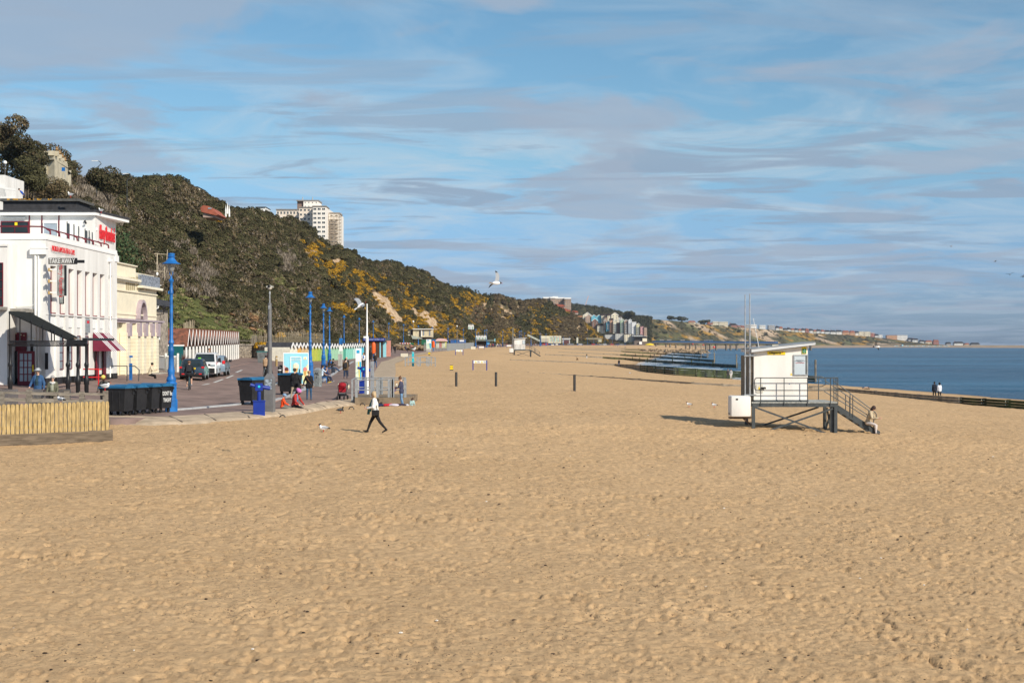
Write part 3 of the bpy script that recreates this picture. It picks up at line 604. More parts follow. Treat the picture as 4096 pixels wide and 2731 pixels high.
def tree(name, label, p, h, r, seed, leaf=m_ev, leaf2=m_br, dense=1800, flat=.8, size=.3, group=None, trunk=.4, bare=False, sp=0):
 t = thing(name, label, 'tree', p, 0, group); g = np.random.default_rng(seed)
 b = MB(); b.path([(0, 0, -.5), (g.uniform(-.2, .2), 0, h * trunk * .6), (g.uniform(-.3, .5), .1, h * trunk)], max(.12, h * .022), 7)
 tips = []
 for i in range(8):
  a = g.uniform(0, 6.28); q = Vector((math.cos(a) * r * g.uniform(.4, .85), math.sin(a) * r * g.uniform(.4, .85), h * g.uniform(.55, .95))); mid = q * .5 + Vector((0, 0, h * trunk * .35))
  b.tube((0, 0, h * trunk * g.uniform(.6, 1)), mid, h * .013, h * .009, 6); b.tube(mid, q, h * .009, .03, 5); tips.append(q)
 b.build('trunk', m_bark, t)
 c = MB(); cz = h * (1 + trunk) / 2
 for q in tips + [Vector((0, 0, h * .85)), Vector((0, 0, h * .7))]:
  rr = r * g.uniform(.38, .62); n = int(dense / 10)
  for _ in range(n):
   d = Vector(g.normal(size=3)).normalized(); rad = rr * g.uniform(.45, 1) ** .5; p2 = q + Vector((d.x * rad, d.y * rad, d.z * rad * flat));
   if p2.z < h * trunk * .45: continue
   nn = (d + Vector(g.normal(size=3)) * .5).normalized(); tt = nn.cross(Vector(g.normal(size=3))).normalized(); u = nn.cross(tt); s = size * g.uniform(.6, 1.3)
   if bare: tt = (tt * .5 + Vector((d.x, d.y, 1))).normalized(); c.add([p2 - tt * s * 2, p2 + u * .04, p2 + tt * s * 2, p2 - u * .04], [(0, 1, 2, 3)], int(g.random() < .3))
   else: c.add([p2 - tt * s * .8, p2 + u * s * .5, p2 + tt * s * .8, p2 - u * s * .5], [(0, 1, 2, 3)], int(g.random() < .25))
 c.build('crown', [leaf, leaf2], t, recalc=False); return t
def plateau_z(X, Y): return float(ridge_z(max(Y, 100)))
TR = [('broadleaf_tree', 'tall brown leafed tree at the left edge of the clifftop', 5, 480, 245, 17, 5.0, m_br, m_ev, 8000, .28),
      ('broadleaf_tree', 'rounded olive tree left of the balustraded clifftop house', 88, 545, 240, 15, 3.9, m_ev, m_br, 8000, .26),
      ('evergreen_tree', 'dark spreading evergreen right in front of the balustraded house', 112, 655, 225, 10, 3.0, m_ev, m_ev, 6000, .24),
      ('broadleaf_tree', 'round topped tree behind the balustraded clifftop house', 205, 572, 300, 14, 5.0, m_br, m_ev, 7000, .3),
      ('evergreen_tree', 'small evergreen just right of the balustraded house', 272, 628, 290, 10, 2.6, m_ev, m_br, 4500, .25),
      ('conical_tree', 'bushy tree beside the thin clifftop lamp, right of the white roof', 440, 672, 262, 9, 3.6, m_ev, m_br, 7000, .26)]
TR.append(('low_shrub', 'brown shrub at the foot of the balustraded clifftop house', 212, 722, 245, 5, 3.2, m_br, m_ev, 4500, .2))
for i, (nm, lab, px, py, Y, h, r, l1, l2, dn, sz) in enumerate(TR):
 p = at(px, py, Y); tree(nm, lab, (p.x, Y, p.z - h), h, r, 100 + i, l1, l2, dn, .8, sz, trunk=.3)
p = at(475, 905, 118); tree('pine_tree', 'dark green pine close behind the red script sign building', (p.x, 118, p.z - 7.5), 7.5, 2.3, 120, mat('pine_needle', (.05, .085, .035), .7, .3, 3), m_ev, 2600, 1.1, .16, trunk=.3)
p = at(2516, 1246, 2450); tree('umbrella_pine', 'lone rounded pine on the skyline above the colourful flats', (p.x, 2450, p.z - 22), 22, 11, 121, m_ev, m_ev, 1600, .7, 1.6, trunk=.5)
for i, (x, y, w, lab) in enumerate(((2689, 1270, 9, 'small flat topped tree alone on the far skyline'), (2730, 1273, 12, 'wide flat tree left of the red roofed clifftop house'), (2815, 1286, 11, 'dark low trees right of the red roofed clifftop house'))):
 X, Y, Z = fc(x); tree('flat_topped_tree', lab, (X, Y, Z - 2), H + (EY - y) * Y / F - Z + 4, w, 130 + i, m_ev, m_ev, 700, .45, 2.0, trunk=.3)
# ---------------------------------------------------------------- materials
white = mat('white_paint', (.82, .81, .78), .6, .03, .9, .2, 14, col2=(.72, .705, .67), stretch=(1.6, 1.6, .35)); white2 = mat('white_trim', (.85, .85, .83), .5, .03)
cream = mat('cream_render', (.80, .73, .56), .7, .07, 1.5, .2, 20); black = mat('black_paint', (.018, .018, .02), .4, .2); maroon = mat('maroon_paint', (.14, .012, .022), .4, .15)
red = mat('red_paint', (.60, .02, .025), .4, .1); blue = mat('lamp_blue', (.014, .155, .46), .45, .2, 2.5, .15, 25, spec=.45, col2=(.01, .10, .33)); dblue = mat('deep_blue', (.01, .035, .27), .4, .12)
glass = mat('dark_glass', (.02, .03, .035), .12, .3, 1, spec=.35); pglass = mat('pale_glass', (.30, .36, .40), .1, .2, 1, spec=.8); galv = mat('galvanised_steel', (.36, .38, .39), .45, .2, 6, metal=.35); steel = mat('brushed_steel', (.46, .48, .5), .38, .15, 5, metal=.6)
dgrey = mat('dark_grey_steel', (.075, .085, .09), .5, .2, 5, metal=.3); grey = mat('grey_paint', (.16, .16, .165), .5, .15, 3); rubber = mat('black_plastic', (.022, .022, .024), .5, .25, 4); tyre = mat('tyre_rubber', (.015, .015, .015), .8, .2)
yellow = mat('sign_yellow', (.85, .62, .02), .5, .05); green = mat('sign_green', (.01, .22, .10), .5, .05); tile_red = mat('roof_tile_red', (.20, .075, .045), .85, .4, 3, .5, 12, col2=(.13, .07, .05)); slate = mat('dark_roof_felt', (.045, .045, .05), .85, .3, 3)
oldwood = mat('weathered_wood', (.22, .19, .155), .9, .35, 3, .5, 14, stretch=(1, 1, 6)); newwood = mat('picket_wood', (.45, .33, .15), .8, .28, 6, .4, 15, stretch=(5, 5, .5), col2=(.31, .22, .10)); groyne_m = mat('groyne_timber', (.23, .195, .15), .9, .4, 1.2, .6, 6); weed = mat('groyne_weed', (.038, .05, .012), .8, .6, .35, .6, 6, col2=(.016, .016, .01))
concrete = mat('concrete', (.42, .40, .36), .85, .15, 2, .3, 12); stone = mat('rubble_stone', (.36, .31, .25), .9, .4, 3.5, .7, 7, col2=(.22, .19, .16)); turq = mat('turquoise_paint', (.02, .50, .62), .4, .05); skyblue = mat('sky_blue_panel', (.30, .66, .78), .4, .04); orange = mat('orange_paint', (.8, .12, .02), .4, .08)
# ---------------------------------------------------------------- blue lamp posts
def lamp_proto():
 t = thing('street_lamp', 'x', 'street lamp')
 b = MB(); b.lathe([(.30, 0), (.30, .55), (.25, .62), (.25, 1.25), (.27, 1.28), (.27, 1.36), (.22, 1.42)], n=8); b.build('plinth', blue, t, bevel=0)
 b = MB(); b.lathe([(.20, 1.40), (.235, 1.5), (.20, 1.62), (.15, 1.7), (.165, 1.85), (.175, 1.95), (.13, 2.1), (.12, 2.8), (.145, 2.84), (.145, 2.92), (.11, 3.0), (.105, 3.2), (.14, 3.26), (.12, 3.34), (.085, 3.42), (.072, 5.55), (.10, 5.58), (.10, 5.72), (.075, 5.76), (.065, 6.1), (.11, 6.16), (.12, 6.24), (.055, 6.3), (.045, 6.42)], n=16); b.box(-.14, -.08, -.05, .05, 5.58, 5.72)
 b.build('column', blue, t, smooth=True)
 b = MB()
 for s in (-1, 1): b.path([(0, 0, 6.40), (s * .07, 0, 6.50), (s * .075, 0, 6.66), (s * .15, 0, 6.84), (s * .20, 0, 6.98)], .016, 6)
 b.build('lamp_yoke', blue, t, smooth=True)
 b = MB(); b.lathe([(.01, 6.58), (.06, 6.60), (.13, 6.72), (.19, 6.88), (.22, 7.0)], n=16); b.build('lamp_glass', mat('lamp_glass', (.55, .56, .52), .15, .1, spec=.8, trans=.55), t, smooth=True)
 b = MB(); b.lathe([(.43, 6.99), (.44, 7.01), (.28, 7.09), (.22, 7.17), (.17, 7.24), (.14, 7.30), (.19, 7.33), (.19, 7.36), (.14, 7.38), (.17, 7.46), (.17, 7.5), (.0, 7.52)], n=20); b.build('lamp_hood', blue, t, smooth=True)
 return t
LAMPS = [(685, 1012, 'nearest blue lamp post, standing right of the row of black bins'), (1241, 1166, 'blue lamp post beside the ice cream cabin'), (1294, 1214, 'blue lamp post behind the two people on the nearer bench'), (1318, 1229, 'blue lamp post just behind the one at the benches'), (1376, 1260, 'blue lamp post left of the tall map board'), (1437, 1270, 'blue lamp post rising behind the tall map board'), (1493, 1281, 'blue lamp post rising behind the brown timber kiosk'), (1555, 1290, 'blue lamp post beside the three walkers in black'), (1614, 1296, 'blue lamp post right of the three walkers, behind a white crate'), (1673, 1301, 'blue lamp post in front of the derelict cream chalet'), (1729, 1307, 'darker blue lamp post between the chalet and the striped kiosk'), (1792, 1311, 'blue lamp post just right of the red striped kiosk'), (1853, 1315, 'blue lamp post at the mesh site fence'), (1903, 1316, 'blue lamp post left of the little white gabled huts on the slope')]
lp0 = lamp_proto()
def lampY(px, top, base=None):
 lo, hi = 40., 2200.
 for _ in range(50):
  Y = (lo + hi) / 2; X = (px - CX) * Y / F; z = land(X, Y) + 7.4; y = EY - (z - H) * Y ** -1 * F
  if y < top: lo = Y
  else: hi = Y
 return Y
Ys = []
for i, (px, top, lab) in enumerate(LAMPS):
 Y = 68.5 if i == 0 else lampY(px, top); p = gY(px, Y); s = 1.0
 h = H + (EY - top) * Y / F - p.z; s = h / 7.52
 if i == 0: o = lp0; o.location = p; o.scale = (s, s, s); o['label'] = lab; o['group'] = 'blue lamp posts along the promenade'
 else: o = dup(lp0, p, .2 * i, lab, s=s)
NTH = 'first second third fourth fifth sixth seventh eighth ninth tenth eleventh twelfth thirteenth fourteenth fifteenth sixteenth seventeenth eighteenth nineteenth twentieth last'.split()
far_l = [(1913, 1324), (1939, 1320), (1947, 1319), (2011, 1326), (2077, 1327), (2084, 1325), (2099, 1332), (2124, 1331), (2160, 1333), (2164, 1336), (2184, 1337), (2215, 1338), (2237, 1340), (2254, 1340), (2278, 1342), (2310, 1343), (2350, 1343), (2375, 1344), (2420, 1346), (2450, 1348), (2500, 1352)]
for i, (px, top) in enumerate(far_l): Y = lampY(px, top) if px < 2200 else float(np.interp(px, (2215, 2310, 2393, 2456, 2520), (1130, 1330, 1500, 1700, 1850))); q = gY(px, Y); q.z = float(zp(Y)); dup(lp0, q, .3 * i, 'distant blue lamp post, %s beyond the little gabled huts' % NTH[i], 'distant blue lamp posts', s=1.0)
# thin lamps
def thin_lamp(p, h, lab, r=.09, head=None, curl=False, group=None):
 t = thing('street_light', lab, 'street light', p, 0, group)
 b = MB()
 if curl: b.path([(0, 0, -1), (0, 0, h * .72), (.02 * h, 0, h * .78), (.16 * h, 0, h * .9), (.12 * h, 0, h * .97), (.05 * h, 0, h)], r, 6)
 else: b.tube((0, 0, -.3), (0, 0, h * .75), r * 1.4, r, 8); b.tube((0, 0, h * .75), (0, 0, h), r * .6, r * .5, 6)
 b.build('pole', grey if not curl else dgrey, t, smooth=True)
 b = MB()
 if curl: b.cbox((-.05 * h, 0, h), (.22 * h, .25, .10)); b.build('lamp_head', white2, t)
 else: b.ball((0, 0, h + .15), .28); b.build('lamp_head', white2, t, smooth=True)
 return t
for (px, py, Y, h, lab) in ((386, 644, 268, 5.6, 'curled clifftop street light nearest the balustraded house'), (508, 695, 262, 5.0, 'curled clifftop street light between the two tree clumps')):
 q = at(px, py, Y); thin_lamp((q.x, Y, q.z - h), h, lab, .07, curl=True)
q = at(20, 655, 200); thin_lamp((q.x, 200, q.z - 6), 6, 'thin pale street light at the left edge above the white balcony', .08)
q = at(1653, 1288, 400); g_ = gY(1653, 400); thin_lamp(g_, q.z - g_.z, 'thin grey camera pole in front of the derelict chalet', .13)
q = at(1828, 1306, 520); g_ = gY(1828, 520); thin_lamp(g_, q.z - g_.z, 'thin grey pole rising behind the mesh site fence', .13)
# ---------------------------------------------------------------- people
def P3(*a): return Vector(a)
SKIN = {'pale': (.62, .38, .27), 'tan': (.45, .26, .17), 'dark': (.09, .05, .035)}
def cm(c, r=.8): return mat('cloth_%d_%d_%d' % tuple(int(x * 255) for x in c), c, r, .22, 9, .3, 40)
def skm(k): return mat('skin_' + k, SKIN[k], .55, .06, 8)
def person(label, p, rz=0, h=1.7, lean=0, legs=((0, 0), (0, 0)), arms=((0, 10), (0, 10)), ab=(8, 8), inw=(0, 0), top=(.02, .02, .02), bot=(.02, .02, .02), shoe=(.02, .02, .02), skin='pale', hair=(.08, .05, .03), style='short', coat=None, bulk=1.0, sleeve='long', short=False, headtilt=0, headyaw=0, hipz=None, vox=None, fine=True, shirt=None, group=None, legab=(4, 4), name='person'):
 """rz: 0 faces away from camera (+Y). legs: (thigh forward deg, knee flex deg) for right,left; arms the same."""
 mats = [cm(top), cm(bot), skm(skin), cm(shoe), cm(shirt or top)]; TOP, BOT, SK, SH, SR = range(5)
 S = []; hz = (.515 * h) if hipz is None else hipz
 hip = P3(0, 0, hz); Ln = R(lean); up = P3(0, math.sin(Ln), math.cos(Ln)); fw = P3(0, math.cos(Ln), -math.sin(Ln)); rt = P3(1, 0, 0)
 def seg(a, b, r0, r1, m): S.append((Vector(a), Vector(b), r0 * h, r1 * h, m))
 k = h; Bk = bulk
 waist = hip + up * .09 * k; chest = hip + up * .20 * k; sh = hip + up * .305 * k; neck = hip + up * .345 * k
 for s in (-1, 1):
  seg(hip + rt * s * .038 * k, waist + rt * s * .034 * k, .058 * Bk, .052 * Bk, TOP if coat or Bk > 1.04 else BOT)
  seg(waist + rt * s * .034 * k, chest + rt * s * .048 * k, .053 * Bk, .062 * Bk, TOP); seg(chest + rt * s * .048 * k, sh + rt * s * .065 * k, .062 * Bk, .038 * Bk, TOP)
 seg(hip, waist, .066 * Bk, .06 * Bk, TOP); seg(waist, chest + fw * .008 * k, .06 * Bk, .066 * Bk, SR); seg(chest + fw * .008 * k, sh, .06 * Bk, .036 * Bk, SR); seg(sh, neck + up * .03 * k, .034, .03, SK)
 hd = neck + up * .085 * k + fw * .012 * k; ht = R(headtilt); hup = P3(0, math.sin(Ln + ht) if 1 else 0, math.cos(Ln + ht)); hf0 = P3(0, math.cos(Ln + ht), -math.sin(Ln + ht)); hd = neck + up * .03 * k + hup * .062 * k + hf0 * .010 * k
 Mh = Matrix.Rotation(R(headyaw), 3, hup); hf = Mh @ hf0; hr = Mh @ rt
 seg(hd + hup * .015 * k - hf * .008 * k, hd - hup * .022 * k + hf * .010 * k, .052, .040, SK); seg(hd - hup * .035 * k + hf * .018 * k, hd - hup * .04 * k + hf * .02 * k, .028, .024, SK)
 seg(hd - hup * .004 * k + hf * .045 * k, hd - hup * .018 * k + hf * .058 * k, .008, .010, SK)
 for s in (-1, 1): seg(hd + hr * s * .050 * k - hup * .008 * k, hd + hr * s * .052 * k + hup * .008 * k, .009, .010, SK)
 hands = []
 for i, s in enumerate((1, -1)):
  a, fl = R(legs[i][0]), R(legs[i][1]); hj = hip + rt * s * .05 * k - P3(0, 0, .01 * k); la = R(legab[i]) * s
  d1 = P3(math.sin(la), math.sin(a), -math.cos(a)).normalized(); kn = hj + d1 * .245 * k; b2 = a - fl; d2 = P3(math.sin(la) * .4, math.sin(b2), -math.cos(b2)).normalized(); an = kn + d2 * .235 * k
  seg(hj, kn, .055 * (1 + .35 * (Bk - 1)), .036, BOT); seg(kn, kn + d2 * .09 * k, .036, .033, SK if short else BOT); seg(kn + d2 * .09 * k, an, .033, .023, SK if short else BOT)
  foot = P3(0, math.cos(b2 * .6), math.sin(b2 * .6)); an2 = an - foot * .01 * k - P3(0, 0, .0)
  seg(an2 + P3(0, 0, -.012 * k), an2 + foot * .075 * k + P3(0, 0, -.02 * k), .026, .021, SH); seg(an2 + foot * .075 * k + P3(0, 0, -.02 * k), an2 + foot * .115 * k + P3(0, 0, -.022 * k), .021, .015, SH)
  if coat: seg(hj + up * .03 * k, hj + d1 * coat * k, .064 * Bk, .066 * Bk, TOP)
  a, fl = R(arms[i][0]) - Ln, R(arms[i][1]); sj = sh + rt * s * .098 * k - up * .012 * k; A = R(ab[i]) * s; d1 = P3(math.sin(A), math.sin(a) * math.cos(A), -math.cos(a) * math.cos(A)); el = sj + d1 * .165 * k
  b2 = a + fl; iw = R(inw[i]) * s; d2 = P3(-math.sin(iw) + math.sin(A) * .5, math.sin(b2) * math.cos(iw), -math.cos(b2) * math.cos(iw)).normalized(); wr = el + d2 * .145 * k
  seg(sj, el, .034 * Bk, .028 * Bk, TOP if sleeve != 'none' else SK); seg(el, wr, .027 * (1 + (Bk - 1) * .8), .020 * (1 + (Bk - 1)), TOP if sleeve == 'long' else SK); seg(wr, wr + d2 * .045 * k, .018, .019, SK)
  hands.append((wr + d2 * .045 * k, d2, s))
 b = MB()
 for a, c, r0, r1, m in S:
  b.tube(a, c, r0, r1, 12); b.ball(a, r0, 12, 8); b.ball(c, r1, 12, 8)
 me = bpy.data.meshes.new('person'); me.from_pydata(b.v, [], b.f); o = bpy.data.objects.new(name, me); COL.objects.link(o)
 md = o.modifiers.new('r', 'REMESH'); md.mode = 'VOXEL'; md.voxel_size = vox or (.017 if fine else .03); md.use_smooth_shade = True
 md = o.modifiers.new('s', 'SMOOTH'); md.factor = .5; md.iterations = 2
 dg = bpy.context.evaluated_depsgraph_get(); m2 = bpy.data.meshes.new_from_object(o.evaluated_get(dg)); o.modifiers.clear(); o.data = m2; bpy.data.meshes.remove(me)
 m2.materials.clear()
 for q in mats: m2.materials.append(q)
 n = len(m2.polygons); C = np.zeros(n * 3); m2.polygons.foreach_get('center', C); C = C.reshape(-1, 3); best = np.full(n, 9.0); mi = np.zeros(n, int)
 for a, c, r0, r1, m in S:
  a = np.array(a); d = np.array(c) - a; L = max(1e-9, d @ d); t = np.clip(((C - a) @ d) / L, 0, 1); ds = np.linalg.norm(C - a - t[:, None] * d, axis=1) - (r0 + (r1 - r0) * t); w = ds < best - (.004 if m == SK else 0); best[w] = ds[w]; mi[w] = m
 m2.polygons.foreach_set('material_index', mi.astype(np.int32)); m2.polygons.foreach_set('use_smooth', [True] * n)
 if fine:                                  # five fingers on each hand
  bm = bmesh.new(); bm.from_mesh(m2); fb = MB()
  for (hp, d, s) in hands:
   side = d.cross(P3(0, 1, 0)); side = side.normalized() if side.length > .2 else P3(1, 0, 0); pal = side.cross(d).normalized()
   for j, L in enumerate((.042, .047, .043, .034)):
    base = hp + side * (.012 - .008 * j) * k - d * .004 * k; m1 = base + (d * .9 + pal * .25) * L * .55 * k; fb.tube(base, m1, .0052 * k, .0048 * k, 6); fb.tube(m1, m1 + (d * .6 + pal * .7) * L * .5 * k, .0048 * k, .004 * k, 6)
   tb = hp - d * .03 * k + side * .016 * k; fb.tube(tb, tb + (d * .6 + side * .7) * .035 * k, .0062 * k, .0048 * k, 6)
  vs = [bm.verts.new(v) for v in fb.v]
  for f in fb.f:
   q = bm.faces.new([vs[i] for i in f]); q.material_index = SK; q.smooth = True
  bm.to_mesh(m2); bm.free()
 o.location = p; o.rotation_euler = (0, 0, rz); tag(o, label, 'person', group)
 H_ = MB(); hm = cm(hair, .6); r = .056 * k; T = Matrix((( hr.x, hf.x, hup.x, hd.x), (hr.y, hf.y, hup.y, hd.y), (hr.z, hf.z, hup.z, hd.z), (0, 0, 0, 1)))
 c0 = (0, -.012 * k, .018 * k)
 if fine and style != 'none':            # eyes and mouth
  e = MB()
  for s in (-1, 1): e.ball((s * .019 * k, .047 * k, .000 * k), .0075 * k, 8, 6, 0, M=T)
  e.build('eyes', cm((.02, .015, .012), .4), o)
  e = MB(); e.ball((0, .046 * k, -.034 * k), .012 * k, 8, 5, 0, (1, .5, .3), M=T); e.build('mouth', mat('lips', (.35, .12, .1), .5), o)
 if style in ('short', 'bun', 'long', 'hood', 'tail'):
  H_.ball(c0, r * 1.08, 16, 10, sc=(1, 1.0, 1.0), M=T)
  if style == 'bun': H_.ball((0, -.045 * k, .065 * k), .028 * k, 12, 8, M=T)
  if style == 'tail': H_.tube((0, -.06 * k, .01 * k), (0, -.075 * k, -.07 * k), .022 * k, .012 * k, 10, M if False else 0) if False else H_.lathe([(.001, -.075 * k), (.014 * k, -.06 * k), (.024 * k, -.01 * k), (.02 * k, .03 * k), (.001, .04 * k)], (0, -.058 * k, 0), 10, 0, T)
  if style in ('long', 'hood'):
   H_.ball((0, -.022 * k, -.02 * k), r * 1.12, 16, 10, sc=(1.05, .8, 1.25), M=T)
   if style == 'long':
    H_.ball((0, -.026 * k, -.06 * k), r * .98, 14, 8, sc=(1.1, .6, 1.0), M=T)
  if style != 'hood':
   z0 = .0
  H_.build('hair', hm, o, smooth=True)
 elif style == 'bald': H_.ball((0, -.016 * k, .0), r * 1.0, 14, 8, sc=(1.03, .9, .7), M=T); H_.build('hair', hm, o, smooth=True)
 elif style in ('cap', 'beanie', 'helmet', 'sunhat'):
  hc = {'cap': coatc} if False else None
 return o, T, hd, hands
def hat(o, T, k, kind, c, name='hat'):
 b = MB(); r = .06 * k; m = cm(c, .7)
 if kind == 'beanie': b.ball((0, -.010 * k, .028 * k), r * 1.04, 16, 8, sc=(1, 1.04, .98), M=T)
 elif kind == 'helmet':
  b.ball((0, -.008 * k, .032 * k), r * 1.22, 16, 10, sc=(1, 1.2, .85), M=T)
 elif kind == 'cap': b.ball((0, -.008 * k, .028 * k), r * 1.02, 16, 8, sc=(1, 1.05, .9), M=T); b.add([(-.035 * k, .04 * k, .03 * k), (.035 * k, .04 * k, .03 * k), (.028 * k, .095 * k, .02 * k), (-.028 * k, .095 * k, .02 * k), (-.035 * k, .04 * k, .036 * k), (.035 * k, .04 * k, .036 * k), (.028 * k, .095 * k, .026 * k), (-.028 * k, .095 * k, .026 * k)], [(0, 1, 2, 3), (4, 5, 6, 7), (0, 1, 5, 4), (1, 2, 6, 5), (2, 3, 7, 6), (3, 0, 4, 7)], 0, T)
 elif kind == 'sunhat': b.lathe([(.105 * k, .018 * k), (.108 * k, .022 * k), (.062 * k, .036 * k), (.058 * k, .07 * k), (.045 * k, .085 * k), (.0, .088 * k)], (0, 0, 0), 18, 0, T)
 b.build(name, m, o, smooth=True)
def shades(o, T, k):
 b = MB()
 for s in (-1, 1): b.ball((s * .022 * k, .05 * k, .002 * k), .015 * k, 10, 6, 0, (1, .5, .8), M=T)
 b.box(-.052 * k, .052 * k, .042 * k, .047 * k, .002 * k, .008 * k, 0, T); b.build('sunglasses', black, o)
TO, AW = math.pi, 0.0      # facing the camera / away
RT, LF = -math.pi / 2, math.pi / 2
def hgt(p, top): return p.z, H + (EY - top) * p.y / F - p.z
# ================================================================ people in view
# woman striding across the sand
p = gY(1502, 57.5, True); p.z -= .0
o, T, hd, hands = person('woman in white jacket, green scarf and black leggings striding across the sand', p, LF, 1.68, 5, ((29, 8), (-27, 14)), ((18, 70), (12, 72)), (6, 6), (20, 20), (.80, .78, .74), (.012, .012, .014), (.02, .018, .018), 'pale', (.46, .34, .2), 'long', bulk=1.32, headtilt=4, shirt=(.82, .80, .76))
b = MB(); k = 1.68
b.path([(-.07, .02, 1.40), (0, .10, 1.36), (.07, .02, 1.40)], .05, 8); b.path([(.03, .12, 1.36), (.05, .20, 1.18), (.07, .27, .98), (.06, .30, .78)], .055, 8); b.path([(-.03, .12, 1.36), (-.04, .18, 1.15), (-.05, .22, .9)], .05, 8); b.build('scarf', cm((.045, .13, .12)), o, smooth=True)
b = MB(); b.cbox((-.22, -.02, .86), (.09, .30, .22)); b.build('handbag', black, o, bevel=.02); b = MB(); b.path([(-.2, -.1, .95), (-.17, -.04, 1.2), (.05, .02, 1.42)], .012, 5); b.build('bag_strap', black, o); shades(o, T, k)
# couple hand in hand
p = gp(1178, 1597);
o, T, hd, hn = person('man in black jacket and beige trousers holding hands with woman', p, R(-6), 1.78, 2, ((20, 8), (-14, 14)), ((8, 12), (4, 10)), (22, 8), (0, 0), (.012, .012, .014), (.34, .27, .19), (.3, .3, .32), 'pale', (.05, .035, .025), 'short', bulk=1.22, coat=.05)
p = gp(1243, 1600); p.x -= .10
o, T, hd, hn = person('woman in black jumper and jeans with cross strap holding man\'s hand', p, R(4), 1.66, 2, ((-4, 2), (8, 4)), ((0, 10), (8, 12)), (8, 26), (0, 0), (.012, .012, .014), (.03, .085, .17), (.03, .03, .04), 'pale', (.34, .2, .1), 'tail', bulk=1.12, coat=.04)
b = MB(); b.path([(-.16, -.06, 1.34), (0, -.17, 1.12), (.15, -.08, .93)], .012, 5); b.build('bag_strap', cm((.25, .1, .04)), o)
# child and woman on the kerb
p = gp(1129, 1634);
o, T, hd, hn = person('small child in orange coat and blue helmet sitting on the paving', p, RT, 1.28, 8, ((82, 10), (84, 14)), ((35, 40), (30, 45)), (6, 6), (10, 10), (.75, .075, .012), (.16, .17, .14), (.05, .2, .1), 'pale', (.3, .17, .07), 'short', hipz=.09, bulk=1.25, headtilt=18)
hat(o, T, 1.32, 'helmet', (.22, .34, .50), 'helmet')
p = gp(1176, 1634)
o, T, hd, hn = person('woman in red checked shirt and pink helmet sitting beside the child', p, R(-112), 1.74, 16, ((76, 36), (72, 20)), ((30, 35), (36, 20)), (10, 24), (8, 8), (.38, .035, .03), (.012, .012, .014), (.35, .32, .3), 'pale', (.015, .013, .012), 'long', hipz=.13, bulk=1.18, headtilt=22, shirt=(.1, .22, .35))
hat(o, T, 1.78, 'helmet', (.55, .17, .42), 'helmet')
b = MB()
for i in range(5):
 z = .16 + i * .11; b.lathe([(.225, z), (.228, z + .02)], (0, .0 + z * .25, 0), 14)
# stroller
p = gp(1369, 1598)
def stroller(p):
 t = thing('pushchair', 'red and black pushchair with cream bags parked alone on the paving', 'pushchair', p, R(-8), s=.92)
 b = MB(); b.add([(-.2, -.05, .45), (.2, -.05, .45), (.2, .25, .5), (-.2, .25, .5), (-.2, -.28, .85), (.2, -.28, .85), (.17, .22, .98), (-.17, .22, .98)], [(0, 1, 2, 3), (0, 1, 5, 4), (1, 2, 6, 5), (2, 3, 7, 6), (3, 0, 4, 7)]); b.cbox((0, -.10, .66), (.36, .08, .42), rx=R(-18)); b.build('seat', mat('pushchair_red', (.36, .01, .022), .7, .3, 8), t, bevel=.02)
 b = MB(); b.lathe([(.27, .0), (.25, .10), (.19, .19), (.0, .235)], (0, .02, .86), 14); b.build('hood', cm((.30, .01, .02)), t, smooth=True)
 b = MB()
 for s in (-1, 1): b.path([(s * .24, -.42, .1), (s * .26, .0, .5), (s * .26, .28, .95), (s * .2, .42, 1.08)], .018, 6); b.tube((s * .25, -.05, .48), (s * .22, .35, .12), .016); b.tube((s * .22, .35, .12), (s * .22, .35, .12), .03)
 b.tube((-.2, .42, 1.08), (.2, .42, 1.08), .022); b.cbox((0, 0, .3), (.42, .5, .14)); b.build('frame', black, t)
 for x, y, r in ((-.26, .35, .14), (.26, .35, .14), (-.22, -.40, .11), (.22, -.40, .11)):
  b = MB(); b.tube((x - .03, y, r), (x + .03, y, r), r, n=16); b.build('wheel', tyre, t)
 for s in (-1, 1): b = MB(); b.ball((s * .33, .3, .82), .13, 10, 7, 0, (.5, .8, 1.5)); b.build('bag', cm((.62, .56, .42)), t, smooth=True)
stroller(p)
# people on the promenade
p = gp(1382, 1515)
o, T, hd, hn = person('man in brown coat with dark backpack walking away along the promenade', p, R(5), 1.72, 2, ((8, 4), (-10, 26)), ((4, 10), (6, 10)), (9, 9), (0, 0), (.13, .085, .045), (.018, .035, .08), (.12, .05, .03), 'pale', (.04, .028, .02), 'short', coat=.03, bulk=1.08, fine=False)
b = MB(); b.cbox((.02, -.20, 1.18), (.28, .16, .42)); b.build('backpack', cm((.025, .025, .03)), o, bevel=.05)
p = gp(1386, 1500, 90); p = gY(1386, 131)
person('man in open black jacket and pale shirt walking toward the camera', p, TO, 1.74, 0, ((8, 4), (-6, 4)), ((-2, 10), (2, 10)), (10, 10), (0, 0), (.015, .015, .02), (.03, .035, .05), (.03, .02, .02), 'pale', (.2, .12, .08), 'bald', bulk=1.15, shirt=(.6, .56, .5), fine=False)
p = gp(1454, 1468)
person('woman in blue body warmer with white sleeves standing near the flagpole', p, TO, 1.7, 0, ((2, 2), (-3, 2)), ((5, 80), (0, 20)), (10, 12), (20, 0), (.66, .66, .66), (.02, .02, .025), (.02, .02, .02), 'pale', (.3, .18, .08), 'long', shirt=(.02, .12, .42), bulk=1.1, fine=False)
p = gY(1460, 175); person('figure in black hooded coat walking behind the blue vest woman', p, AW, 1.72, 0, ((6, 4), (-6, 4)), ((0, 10), (0, 10)), (8, 8), (0, 0), (.012, .012, .013), (.012, .012, .015), (.02, .02, .02), 'tan', (.012, .012, .012), 'hood', coat=.06, bulk=1.15, fine=False)
